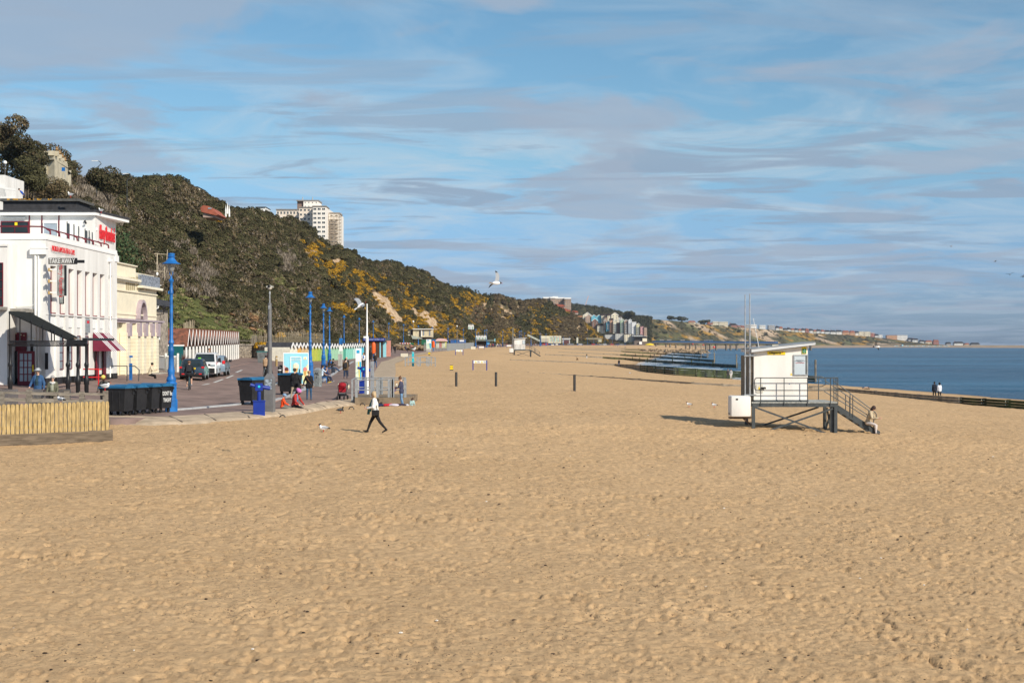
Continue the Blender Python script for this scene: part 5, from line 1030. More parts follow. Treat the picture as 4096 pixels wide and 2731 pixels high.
 # red script and lettering
 th = math.atan2(Yb - Yu, xb - xr)
 text('Harry Ramsden\'s', 1.45, 'red_lettering', red, t, (xr + .06, 96.8, Z5(935, 98)), (R(90), 0, R(91)), .03, 'LEFT', .40, .2, -.01)
 text('WORLD FAMOUS FISH & CHIPS', .50, 'red_lettering', red, t, (WX + .12, 84.8, Z5(1001, 86.5)), (R(90), 0, R(90)), .015, 'LEFT', .64, 0, -.012)
 # round rail and glass windbreaks on the roof terrace
 b = MB(); zr = Z5(904, Yn); pts = [(-30.4, Yn + .3, zr), (-28.7, Yn + .3, zr), (-27.9, Yn + .5, zr + .0), (WX - .35, Yn + 1.2, zr - .05), (WX - .35, 97.5, zr - .1)]
 b.path(pts, .045, 8)
 for y in (Yn + .3,): b.path([(-28.7, y, zr), (-28.65, y, Zt)], .045)
 for y in np.linspace(Yn + 1.2, 97.5, 8): b.path([(WX - .35, y, zr - .06), (WX - .12, y, zr - .2), (WX - .10, y, Zt)], .05)
 b.build('terrace_rail', maroon, t, smooth=True)
 for k, y in enumerate((90.2, 91.6, 92.6, 94.0, 94.9, 95.6, 96.6, 97.4)):
  b = MB(); b.box(WX - .7, WX - .65, y, y + .06, Zt, Zt + 1.25 - k * .05); b.box(WX - .7, WX - .67, y + .06, y + (.55 if k in (0, 3) else .16), Zt + .1, Zt + 1.15 - k * .05); b.build('glass_screen', [dgrey], t)
 # projecting signs
 s = thing('takeaway_sign', 'grey TAKE AWAY sign board projecting from the white restaurant corner', 'sign', (0, 0, 0)); Ysn = 83.6
 x = lambda p: (p - CX) * Ysn / F
 b = MB(); b.box(x(194), x(309), Ysn - .06, Ysn + .06, Z5(1057, Ysn), Z5(1032, Ysn)); b.box(x(309), x(338), Ysn - .05, Ysn + .05, Z5(1052, Ysn), Z5(1040, Ysn)); b.build('board', black, s, bevel=.02)
 b = MB(); b.box(x(196), x(285), Ysn - .07, Ysn - .061, Z5(1055.5, Ysn), Z5(1034, Ysn)); b.build('panel', mat('sign_grey', (.20, .19, .175), .35, .25, 2), s); text('TAKE AWAY', .40, 'sign_text', white2, s, (x(199), Ysn - .08, Z5(1045, Ysn)), align='LEFT', sx=.66)
 s = thing('hanging_sign', 'tall dark vertical sign with red script hanging beside the TAKE AWAY sign', 'sign', (0, 0, 0))
 b = MB(); b.box(x(230), x(266), Ysn - .06, Ysn + .06, Z5(1183, Ysn), Z5(1061, Ysn)); b.box(x(237), x(256), Ysn - .05, Ysn + .05, Z5(1216, Ysn), Z5(1184, Ysn)); b.build('board', black, s, bevel=.03)
 b = MB(); b.box(x(232), x(258), Ysn - .07, Ysn - .061, Z5(1181, Ysn), Z5(1063, Ysn)); b.box(x(240), x(253), Ysn - .06, Ysn - .051, Z5(1212, Ysn), Z5(1186, Ysn)); b.build('panel', mat('sign_marble', (.33, .34, .32), .3, .7, 2.2, col2=(.06, .08, .08)), s)
 text('Harry Ramsden\'s', .36, 'sign_text', red, s, (x(246), Ysn - .08, Z5(1122, Ysn)), (R(90), R(90), 0), shear=.3, sx=.78)
 for py in (1078, 1124, 1170):
  b = MB(); b.box(x(196), x(229), Ysn - .03, Ysn + .03, Z5(py + 3, Ysn), Z5(py - 3, Ysn)); b.box(x(193), x(200), Ysn - .05, Yn - .002, Z5(py + 7, Ysn), Z5(py - 6, Ysn), 1); b.build('bracket', [white2, mat('rust_bracket', (.5, .33, .12), .8, .3, 6)], s)
 # awning
 y0, y1 = FX(370), FX(433); za, zb = Z5(1330, y0), Z5(1404, y0); b = MB(); xo = WX + 1.25
 b.add([(WX + .03, y0, za), (WX + .03, y1, za), (xo, y1, zb), (xo, y0, zb), (WX + .03, y0, zb), (WX + .03, y1, zb)], [(0, 3, 4), (1, 5, 2), (4, 3, 2, 5)], 0); n = 17
 for i in range(n):
  a = y0 + (y1 - y0) * i / n; c = y0 + (y1 - y0) * (i + 1) / n; b.add([(WX + .03, a, za), (WX + .03, c, za), (xo, c, zb), (xo, a, zb)], [(0, 1, 2, 3)], 0 if (i % 2 == 0 or i in (7, 9)) else 1)
 b.build('awning', [mat('awning_maroon', (.17, .02, .045), .8), white2], t, recalc=False)
 for y in ((y0 + y1) / 2 - 1.1, (y0 + y1) / 2 + .6): b = MB(); b.box(WX - .0, WX + .06, y, y + .55, 1.0, zb + .1); b.build('maroon_door', maroon, t)
 y = FX(341); b = MB(); b.box(WX + .0, WX + .05, y, y + .9, Z5(1331, y), Z5(1276, y)); b.box(WX + .05, WX + .06, y + .2, y + .7, Z5(1293, y), Z5(1282, y), 1); b.build('notice_board', [galv, red], t)
 # doors under the veranda
 Yd = Yn - .05; X = lambda p: (p - CX) * Yn / F
 b = MB(); b.box(X(46), X(66), Yd - .06, Yd, 1.0, Z5(1404, Yn)); b.box(X(46), X(108), Yd - .08, Yd, Z5(1404, Yn), Z5(1330, Yn)); b.build('door_frame', maroon, t)
 b = MB(); b.box(X(48), X(66), Yd - .09, Yd - .082, Z5(1392, Yn), Z5(1340, Yn)); b.build('fanlight', glass, t)
 Yo = Yn - 1.1; b = MB(); x0, x1 = (70 - CX) * Yo / F, (138 - CX) * Yo / F; z0 = Z5(1555, Yo); z1 = Z5(1404, Yo)
 b.box(x0, x1, Yo, Yo + .05, z0, z0 + .45); b.box(x0, x0 + .12, Yo, Yo + .05, z0 + .45, z1); b.box(x1 - .17, x1, Yo, Yo + .05, z0 + .45, z1); b.box(x0 + .12, x1 - .17, Yo, Yo + .05, z1 - .14, z1)
 for i in (1, 2): c = x0 + .12 + (x1 - x0 - .29) * i / 3; b.box(c - .03, c + .03, Yo + .005, Yo + .045, z0 + .45, z1 - .14)
 for i in (1, 2, 3): c = z0 + .45 + (z1 - z0 - .6) * i / 4; b.box(x0 + .12, x1 - .17, Yo + .01, Yo + .04, c - .03, c + .03)
 d = b.build('glazed_door', maroon, t); b = MB(); b.box(x0 + .12, x1 - .17, Yo + .02, Yo + .03, z0 + .45, z1 - .14); b.build('pane', pglass, d); b = MB(); b.box(x1 - .12, x1 - .05, Yo - .02, Yo, z0 + 1.0, z0 + 1.4); b.build('push_plate', yellow, d)
 b = MB(); b.box(X(64), X(70), Yd - .2, Yd, 1.0, Z5(1404, Yn)); b.box(X(104), X(110), Yd - 1.0, Yd, 1.0, 1.3); b.build('door_jamb', black, t)
 b = MB(); b.box(X(183), X(195), Yd - .1, Yd - .04, Z5(1477, Yn), Z5(1411, Yn)); b.build('framed_menu', black, t)
 # veranda
 v = thing('veranda', 'black iron veranda with sloping corrugated roof over the restaurant entrance', 'veranda', (0, 0, 0)); Ya = 79.0
 X = lambda p: (p - CX) * Ya / F
 def col(px, y, base=None):
  x = (px - CX) * y / F; b = MB(); z1 = Z5(1376, y); b.lathe([(.12, .2), (.12, 1.2), (.15, 1.25), (.15, 1.55), (.10, 1.65), (.085, z1 - 1.3), (.13, z1 - 1.2), (.13, z1 - 1.1), (.085, z1 - 1.0), (.085, z1 - .1), (.15, z1)], (x, y, 0), 12); b.build('column', black, v, smooth=True)
 for px, y in ((41, Ya), (272, Ya), (312, Ya - .4), (346, Ya - .3), (127, 83.2)): col(px, y)
 b = MB(); zb0, zb1 = Z5(1384, Ya), Z5(1362, Ya); b.box(X(36), X(276), Ya - .05, Ya + .05, zb1 - .05, zb1); b.box(X(36), X(276), Ya - .05, Ya + .05, zb0 - .02, zb0 + .03)
 for i in range(52):
  a = X(36) + (X(276) - X(36)) * i / 52; w = (X(276) - X(36)) / 52; b.bar((a, Ya, zb0 + .03), (a + w, Ya, zb1 - .05), .022); b.bar((a + w, Ya, zb0 + .03), (a, Ya, zb1 - .05), .022)
 b.box(X(274), X(354), Ya - .35, Ya - .2, zb0 - .02, zb1 + .04); b.box(X(338), X(356), Ya - .4, Yn, Z5(1362, Ya), Z5(1360, Ya) + .12); b.build('lattice_beam', black, v)
 b = MB()
 for p in (36, 78, 123, 169, 204, 216, 248): b.box(X(p), X(p) + .05, Ya - .03, Ya + .03, zb1, Z5(1248 + (p - 36) * (1352 - 1248) / 275, Ya))
 b.build('mullion', black, v)
 b = MB(); A = Vector((X(34), Ya, Z5(1246, Ya))); B2 = Vector((X(276), Ya, Z5(1357, Ya))); C2 = Vector(((118 - CX) * Yn / F, Yn - .1, Z5(1249, Yn) + .0)); D2 = Vector(((312 - CX) * Yn / F, Yn - .1, Z5(1350, Yn)))
 n = 40; vs = []
 for i in range(n + 1):
  f = i / n; dz = .045 * math.sin(i * math.pi / 1.0 * .5 * 2 + (i % 2) * math.pi); dz = .04 * (1 if i % 2 else -1); p = A.lerp(C2, f); q = B2.lerp(D2, f); vs += [p + Vector((0, 0, dz)), q + Vector((0, 0, dz))]
 k = len(vs); vs += [p - Vector((0, 0, .06)) for p in vs]; fs = []
 for i in range(n): fs += [(2 * i, 2 * i + 1, 2 * i + 3, 2 * i + 2), (k + 2 * i, k + 2 * i + 2, k + 2 * i + 3, k + 2 * i + 1)]
 fs += [(0, k, k + 1, 1), (2 * n, 2 * n + 1, k + 2 * n + 1, k + 2 * n)]; b.add(vs, fs); b.build('roof', mat('veranda_roof', (.012, .014, .014), .9, .3), v, recalc=False)
 b = MB(); b.box(X(300), X(348), Ya - .2, Ya + .4, Z5(1362, Ya) + .1, Z5(1352, Ya)); b.build('box_on_beam', mat('crate_mix', (.3, .2, .12), .7, .6, 6, col2=(.05, .15, .3)), v)
 for p in (64, 84, 96, 115, 129, 139, 156): b = MB(); b.ball(((p - CX) * 81 / F, 81, Z5(1333 + (p - 64) * .28, 81)), .035, 8, 6); b.build('bulb', mat('bulb', (.8, .7, .45), .3), v)
 # red entrance rails
 r = thing('hand_rail', 'red tubular handrails in front of the maroon awning door', 'handrail', (0, 0, 0)); b = MB(); yr = 88.0; x = lambda p: (p - CX) * yr / F
 for py in (1476, 1508): b.tube((x(333), yr, Z5(py, yr)), (x(408), yr, Z5(py + 1, yr)), .04)
 b.tube((x(394), yr, .9), (x(394), yr, Z5(1474, yr)), .04); b.build('rail', red, r)
restaurant()
def balcony():
 Y = 150; x = lambda p: (p - CX) * Y / F
 t = thing('white_balcony_house', 'white wall and balustrade at the left edge above the black roof', 'building', (0, 0, 0))
 b = MB(); b.box(x(-160), x(18), Y, Y + 6, Z5(860, Y), Z5(700, Y)); b.build('wall', white, t); b = MB()
 b.prism([(x(-60), Z5(745, Y)), (x(66), Z5(765, Y)), (x(66), Z5(757, Y)), (x(-60), Z5(735, Y))], Y - .3, Y - .2); b.prism([(x(-60), Z5(795, Y)), (x(66), Z5(795, Y)), (x(66), Z5(788, Y)), (x(-60), Z5(788, Y))], Y - .3, Y - .2)
 for i in range(28): p = -60 + i * 4.6; b.box(x(p), x(p) + .05, Y - .28, Y - .22, Z5(790, Y), Z5(745 + (p + 60) * .15, Y))
 b.build('balustrade', white2, t)
 p = at(95, 790, 150); person('person in a blue jacket bending behind the black roof box', Vector((p.x, 150, p.z - .6)), R(90), 1.7, 40, top=(.02, .08, .4), fine=False)
balcony()
# ================================================================ cream building
def cream_building():
 t = thing('cream_pavilion', 'cream classical pavilion with arched window and rusticated columns', 'building', (0, 0, 0))
 X0 = -29.0; Y0, Y1 = 101.8, 116.0; gz = .9; Zt = Z5(1050, 104); FXc = lambda px: X0 * F / (px - CX)
 b = MB(); b.box(-42, X0, Y0, Y1, gz, Zt - 1.0)
 yk = FXc(548); b.build('wall', cream, t)
 b = MB(); b.box(-42, X0 - .1, Y0, yk, Zt - 1.0, Zt); b.box(-42, X0 - .2, yk, Y1, Zt - 1.0, Zt - .4); b.build('parapet_wall', cream, t)
 b = MB(); b.box(-42, X0 + .35, Y0 - .05, yk, Zt - 1.18, Zt - 1.0); b.box(-42, X0 + .2, Y0 - .05, yk + .2, Zt - 1.32, Zt - 1.18); b.box(-42, X0 + .45, yk, Y1 + .4, Zt - 1.6, Zt - 1.42); b.box(-42, X0 + .05, Y0, yk, Zt, Zt + .08); b.build('cornice', mat('cream_trim', (.80, .75, .60), .7, .08), t)
 b = MB(); b.box(X0 + .0, X0 + .28, yk + .3, Y1, Zt - 1.4, Zt - .55)
 b.build('lattice_panel', mat('lattice_grey', (.22, .25, .30), .8, .6, 9), t)
 for grp in ((503, 8, 5), (546, 1, 1), (557, 7, 3), (582, 6, 3)):
  for i in range(grp[2]):
   y = FXc(grp[0] + i * (7.8 if grp[2] > 3 else 6)); w = (FXc(grp[0] + 4) - FXc(grp[0])) if grp[2] else .3
   b = MB(); b.box(X0 - .02, X0 + .012, y, y + .42, Z5(1160, y), Z5(1110, y)); b.build('vent_slot', mat('slot_cream', (.42, .36, .22), .9), t)
 b = MB(); yz = FXc(490); b.box(X0, X0 + .1, Y0 + .3, Y1, Z5(1163, 105), Z5(1157, 105)); b.box(X0, X0 + .06, Y0 + .3, Y1, Z5(1262, 110), Z5(1256, 110)); b.build('string_course', cream, t)
 lil = mat('lilac_trim', (.40, .33, .36), .7, .1)
 b = MB(); b.box(X0, X0 + .55, Y0, Y1 + .5, Z5(1284, 108), Z5(1277, 108)); b.box(X0, X0 + .4, Y0, Y1 + .4, Z5(1289, 108), Z5(1284, 108))
 for i in range(40): y = Y0 + (Y1 - Y0) * i / 40; b.box(X0, X0 + .5, y, y + .14, Z5(1293, 108), Z5(1289, 108))
 b.build('entablature', lil, t)
 ya = FXc(558); b = MB(); n = 16; r0, r1 = 1.32, 1.14; zc = Z5(1277, ya); yc = ya
 for i in range(n):
  a = math.pi * i / n; c = math.pi * (i + 1) / n
  b.add([(X0 + d, yc - r * math.cos(q) * .85, zc + r * math.sin(q) * 1.15) for d in (0, .35) for r, q in ((r0, a), (r0, c), (r1, c), (r1, a))], [(0, 1, 2, 3), (4, 7, 6, 5), (0, 4, 5, 1), (2, 6, 7, 3)])
 b.build('arch_moulding', lil, t); b = MB(); b.add([(X0 + .03, yc, zc)] + [(X0 + .03, yc - r1 * math.cos(math.pi * i / n) * .85, zc + r1 * math.sin(math.pi * i / n) * 1.15) for i in range(n + 1)], [(0, i + 1, i + 2) for i in range(n)]); b.build('arched_window', mat('arch_glass', (.13, .10, .095), .4, .3), t)
 for px in (478, 520, 545, 573, 596):
  y = FXc(px); c = thing('x', None, None) if False else None; b = MB(); b.box(X0, X0 + .5, y, y + .95, gz, Z5(1290, y))
  for k in range(12): z = gz + .3 + k * (Z5(1330, y) - gz - .3) / 12; b.box(X0 + .5, X0 + .57, y + .04, y + .91, z, z + .26); b.box(X0 + .04, X0 + .5, y - .06, y, z, z + .26)
  b.build('column', cream, t, bevel=.03)
  b = MB(); b.box(X0 + .5, X0 + .72, y + .1, y + .85, Z5(1345, y), Z5(1293, y)); b.build('bracket', lil, t)
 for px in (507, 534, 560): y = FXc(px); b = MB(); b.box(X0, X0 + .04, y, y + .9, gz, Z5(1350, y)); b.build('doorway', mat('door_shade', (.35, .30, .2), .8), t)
 b = MB(); b.box(X0, X0 + 2.2, Y0 + 1, Y1 + .3, gz - .4, gz + .12); b.box(X0, X0 + 1.2, Y1 - 4, Y1, gz + .12, gz + .3); b.build('front_steps', concrete, t)
 # annexe with gutters behind
 q = thing('stone_annexe', 'stone annexe with slate roof and white gutters behind the cream pavilion', 'building', (0, 0, 0)); y0 = 117.0; x = lambda p: (p - CX) * y0 / F
 b = MB(); b.box(-36, x(613), y0, y0 + 5, gz, Z5(1235, y0)); b.build('wall', stone, q); b = MB(); b.prism([(x(603), Z5(1222, y0)), (x(640), Z5(1222, y0)), (x(606), Z5(1194, y0))], y0 - .3, y0 + 5.5); b.build('roof', slate, q)
 b = MB(); b.path([(x(604), y0 - .2, Z5(1230, y0)), (x(636), y0 - .2, Z5(1222, y0)), (x(634), y0 - .2, Z5(1232, y0)), (x(614), y0 - .2, Z5(1240, y0)), (x(614), y0 - .2, Z5(1335, y0)), (x(632), y0 - .2, Z5(1345, y0))], .06, 6); b.box(x(606), x(642), y0 - .9, y0 - .1, Z5(1358, y0), Z5(1348, y0)); b.build('gutter', white2, q)
 b = MB(); b.box(x(603), x(614), y0 - .08, y0 - .01, Z5(1300, y0), Z5(1250, y0)); b.build('window', white2, q)
 m = thing('aerial_mast', 'rusty television aerial mast on the cream pavilion, left of the nearest lamp', 'aerial', (0, 0, 0)); b = MB(); y0 = 116.2; x = lambda p: (p - CX) * y0 / F
 b.tube((x(626), y0, Z5(1169, y0)), (x(629), y0, Z5(1012, y0)), .045); b.tube((x(616), y0, Z5(1015, y0)), (x(669), y0, Z5(1018, y0)), .03); b.tube((x(667), y0, Z5(1040, y0)), (x(670), y0, Z5(998, y0)), .03); b.tube((x(616), y0, Z5(1084, y0)), (x(658), y0, Z5(1087, y0)), .03); b.tube((x(658), y0, Z5(1067, y0)), (x(658), y0, Z5(1107, y0)), .03); b.tube((x(604), y0, Z5(1164, y0)), (x(627), y0, Z5(1156, y0)), .02); b.build('mast', mat('rust_pole', (.42, .36, .26), .7, .3, 5), m)
 b = MB(); b.ball((x(630), y0 - .1, Z5(1096, y0)), .1, sc=(1, .6, 1.4)); b.tube((x(630), y0 - .1, Z5(1141, y0)), (x(646), y0 - .1, Z5(1142, y0)), .04); b.build('dish', white2, m)
 l = thing('wall_lantern', 'small black lantern on a curved bracket beside the annexe', 'lantern', (0, 0, 0)); b = MB(); b.path([(x(614), y0, Z5(1258, y0)), (x(640), y0, Z5(1258, y0)), (x(655), y0, Z5(1256, y0)), (x(656), y0, Z5(1246, y0))], .035, 6); b.build('bracket', black, l); b = MB(); b.lathe([(.07, 0), (.17, .32), (.2, .36), (.1, .5), (0, .55)], (x(656), y0, Z5(1246, y0)), 8); b.build('lantern_body', black, l)
cream_building()
# blue post and grey rail at the cream building
p = gY(523, 98); t = thing('blue_sign_post', 'short blue post with a small box on top in front of the cream pavilion', 'post', p); b = MB(); b.box(-.09, .09, -.08, .08, 0, 1.15); b.build('post', dblue if False else blue, t); b = MB(); b.cbox((.02, 0, 1.62), (.2, .15, .14)); b.tube((-.05, 0, 1.15), (-.05, 0, 1.6), .02); b.build('sign_box', blue, t)
t = thing('grey_handrail', 'thin grey handrail beside the blue post at the cream pavilion', 'handrail', gY(508, 96)); b = MB(); b.path([(-1.1, 0, 1.02), (0, 0, 1.02), (0, 0, 0)], .035, 6); b.path([(.1, .1, 1.02), (.5, .1, 1.02), (.8, .1, .75), (.75, .1, 0)], .035, 6); b.build('rail', dgrey, t)
# white picket railing
def white_railing():
 a, c = gY(614, 119), gY(712, 114); t = thing('white_railing', 'white upright railing in front of the teal beach hut', 'railing', a); d = c - a; L = d.length; u = d.normalized(); b = MB()
 for z in (.25, 1.28): b.bar(u * 0 + Vector((0, 0, z)), u * L + Vector((0, 0, z)), .06, .09)
 n = 26
 for i in range(n + 1): q = u * (L * i / n); b.box(q.x - .03, q.x + .03, q.y - .03, q.y + .03, 0.05, 1.3)
 b.build('rails', white2, t)
 for f in (0, .52, 1): q = u * L * f; b = MB(); b.box(q.x - .07, q.x + .07, q.y - .07, q.y + .07, 0, 1.5); b.build('post', white2, t)
 p = gY(736, 114); t = thing('potted_cordyline', 'spiky reddish plant in a tub at the end of the white railing', 'plant', p); b = MB(); b.lathe([(.22, 0), (.28, .45), (.25, .45)], n=12); b.build('tub', rubber, t); g = np.random.default_rng(4); b = MB()
 for i in range(60): an = g.uniform(0, 6.28); e = g.uniform(.2, 1.4); d = Vector((math.cos(an) * math.cos(e), math.sin(an) * math.cos(e), math.sin(e))); s = d.cross(Vector((0, 0, 1))).normalized() * .03; b.add([Vector((0, 0, 1.0)) + s, Vector((0, 0, 1.0)) - s, Vector((0, 0, 1.0)) + d * .8], [(0, 1, 2)])
 b.tube((0, 0, .4), (0, 0, 1.0), .06); b.build('foliage', mat('cordyline', (.16, .05, .04), .7, .4), t)
white_railing()
# ================================================================ beach huts with red roofs
def gable_hut(w, d, h, rh, wallm, roofm, frontm, name='beach_hut', porch=True, label='x', group=None):
 """front faces +X, w along Y, d back towards -X; origin at front ground centre"""
 t = thing(name, label, 'beach hut', group=group); b = MB()
 fr = -1.0 if porch else 0
 b.box(-d, fr, -w / 2 + .03, w / 2 - .03, 0, h); b.add([(x, y, z) for x in (-d, fr) for y, z in ((-w / 2 + .03, h), (w / 2 - .03, h), (0, h + rh - .08))], [(0, 1, 2), (3, 5, 4)]); b.build('wall', wallm, t)
 for s in (-1, 1): b = MB(); b.add([(x, y, z + k) for k in (0, .1) for x in (-d, .18 if porch else .15) for y, z in ((s * (w / 2 + .0), h - .1), (0, h + rh))], [(0, 1, 3, 2), (4, 6, 7, 5), (0, 4, 5, 1), (2, 3, 7, 6), (0, 2, 6, 4), (1, 5, 7, 3)]); b.build('roof', roofm, t)
 b = MB()
 for s in (-1, 1): b.add([(x, y, z) for x in ((.17, .22) if porch else (.15, .21)) for y, z in ((s * (w / 2 - .02), h - .22 + .12 * porch), (s * (w / 2 - .02), h - .02 * porch + .06 * (1 - porch)), (0, h + rh + .12 * (1 - porch)), (0, h + rh - .2))], [(0, 1, 2, 3), (4, 7, 6, 5), (0, 4, 5, 1), (1, 5, 6, 2), (2, 6, 7, 3), (3, 7, 4, 0)])
 b.build('bargeboard', frontm, t)
 if porch:
  for s in (-1, 1): b = MB(); b.box(0, .14, s * (w / 2 - .12) - .07, s * (w / 2 - .12) + .07, 0, h - .1); b.build('porch_post', frontm, t)
 b = MB(); b.box(fr, fr + .05, -w * .28, w * .28, .1, h * .8); b.build('door', glass if porch else wallm, t)
 return t
def red_huts():
 a = gY(742, 130); c = gY(952, 187); a.z = 1.1; c.z = 1.35; n = 20; d = c - a; step = d / n; rz = math.atan2(-d.x, d.y)
 h0 = gable_hut(step.length, 5.0, 2.25, 1.5, mat('hut_dark_front', (.07, .055, .045), .8), tile_red, white2, label='x')  # wall coloured dark to stand for the shaded interiors behind the white posts
 grp = 'red roofed beach huts beside the road'; ords = ['nearest, teal sided', 'second', 'third', 'fourth', 'fifth', 'sixth', 'seventh', 'eighth', 'ninth', 'tenth', 'eleventh', 'twelfth', 'thirteenth', 'fourteenth', 'fifteenth', 'sixteenth', 'seventeenth', 'eighteenth', 'nineteenth', 'last and farthest']
 for i in range(n):
  p = a + step * (i + .5); lab = ords[i] + ' of the red roofed huts with white gables beside the road'
  if i == 0: o = h0; o.location = p; o.rotation_euler = (0, 0, rz); o['label'] = lab; o['group'] = grp
  else: o = dup(h0, p, rz, lab)
 b = MB(); b.box(-5.0, -.2, -step.length / 2 - .05, -step.length / 2 + .02, 0, 2.2);
 for k in range(14): z = .1 + k * .15; b.box(-4.98, -.2, -step.length / 2 - .065, -step.length / 2 - .05, z, z + .12)
 o = b.build('side_cladding', mat('teal_boards', (.008, .11, .12), .6, .15, 4), h0)
 b = MB(); b.box(-5.05, -.1, -step.length / 2 - .09, -step.length / 2 - .02, 2.2, 2.32); b.build('eaves_board', white2, h0)
red_huts()
# stone wall, skip, fence stakes, bollards near it
def stone_wall():
 P = [gY(945, 192), gY(1010, 200), gY(1075, 196), gY(1125, 192)]; t = thing('rubble_wall', 'low rubble stone wall at the foot of the grassy bank', 'wall', (0, 0, 0)); b = MB()
 for a, c in zip(P[:-1], P[1:]): b.prism([(a.x, a.y), (c.x, c.y), (c.x, c.y + .6), (a.x, a.y + .6)], a.z - .2, a.z + 1.75, axis='Z')
 g = np.random.default_rng(8)
 for a, c in zip(P[:-1], P[1:]):
  for i in range(150):
   f = g.random(); p = a.lerp(c, f); z = a.z + g.uniform(0, 1.65); s = g.uniform(.12, .3); b.cbox((p.x, p.y - .02, z), (s, .14, s * .6), rx=g.uniform(-.1, .1))
  for i in range(16): p = a.lerp(c, (i + .5) / 16); b.cbox((p.x, p.y + .3, p.z + 1.8), (.3, .5, g.uniform(.1, .28)))
 b.build('masonry', stone, t)
stone_wall()
p = gY(1053, 172); t = thing('waste_skip', 'grey and red builders skip against the rubble stone wall', 'skip', p); b = MB(); b.add([(x * (1 if z else .82), y, z) for z in (0, 1.35) for y in (-.8, .8) for x in (-.62, .62)], [(0, 2, 3, 1), (4, 5, 7, 6), (0, 1, 5, 4), (2, 6, 7, 3), (0, 4, 6, 2), (1, 3, 7, 5)]); b.build('skip_body', mat('skip_grey', (.15, .16, .16), .6, .3), t); b = MB(); b.box(.63, .66, -.7, .7, .6, 1.3); b.box(-.66, .66, -.84, .84, 1.32, 1.42, 1); b.build('skip_rim', [red, mat('skip_teal', (.05, .2, .2), .6)], t)
def stakes(name, lab, P, h, n, m):
 t = thing(name, lab, 'fence', (0, 0, 0)); g = np.random.default_rng(len(lab)); segs = len(P) - 1; k = 0
 b = MB()
 for i in range(n):
  f = i / (n - 1) * segs; j = min(int(f), segs - 1); p = P[j].lerp(P[j + 1], f - j); l = g.uniform(-.06, .06); b.bar((p.x, p.y, p.z - .3), (p.x + l, p.y, p.z + h * g.uniform(.85, 1.1)), .042)
 for j in range(segs):
  for z in (.35, .8): b.bar(P[j] + Vector((0, 0, h * z)), P[j + 1] + Vector((0, 0, h * z)), .02)
 b.build('stakes', m, t)
pale = mat('chestnut_pale', (.46, .38, .27), .9, .2)
stakes('paling_fence', 'chestnut paling fence on the bank behind the grey camera pole', [at(1005, 1392, 202), at(1060, 1385, 206), at(1110, 1383, 210)], 1.75, 22, pale)
stakes('paling_fence', 'long chestnut paling fence on the bank above the pastel beach huts', [at(1115, 1362, 206), at(1200, 1360, 212), at(1290, 1366, 222)], 1.25, 42, pale)
stakes('paling_fence', 'short paling fence on the slope above the red roofed huts', [at(735, 1326, 150), at(775, 1316, 158)], 1.0, 12, pale)
t = thing('timber_gate', 'grey timber gate posts in the paling fence beside the gorse bush', 'gate', at(1010, 1398, 200)); b = MB()
for x in (0, .28, .55): b.box(x - .07, x + .07, -.07, .07, 0, 2.0)
b.box(-2.2, 0, -.03, .03, 1.2, 1.3); b.build('post', oldwood, t)
def bush(lab, px, py, Y, s, key):
 b = leaf_cloud(1.1, .8, 900, .17, .2, 300 + px, mats=(0, 1), pm=(.7, .3)); t = thing('gorse_bush', lab, 'gorse bush', at(px, py, Y), s=s); b.build('foliage', [m_go, m_gg], t, recalc=False); c = MB(); c.tube((0, 0, -.3), (0, 0, .6), .08); c.tube((.1, 0, 0), (.4, .1, .6), .05); c.build('stem', m_bark, t)
bush('bright yellow gorse bush above the stone wall, left of the camera pole', 1048, 1396, 199, 1.15, 0); bush('yellow gorse bush on the bank behind the paling fence, right of the camera pole', 1125, 1352, 214, .95, 0)
for px, Y, h, c, lab in ((1106, 160, 1.15, mat('bollard_wood', (.35, .24, .1), .7), 'short brown bollard between the skip and the pastel huts'), (1118, 104, 1.45, rubber, 'left black bollard beside the ice cream cabin'), (1123.5, 108, 1.45, rubber, 'right black bollard beside the ice cream cabin')):
 t = thing('bollard', lab, 'bollard', gY(px, Y), group='kerbside bollards'); b = MB(); b.lathe([(.13, 0), (.13, h - .1), (.10, h), (0, h)], n=12); b.build('post', c, t, smooth=True); b = MB(); b.lathe([(.133, h - .3), (.133, h - .24)], n=12); b.build('band', white2, t)
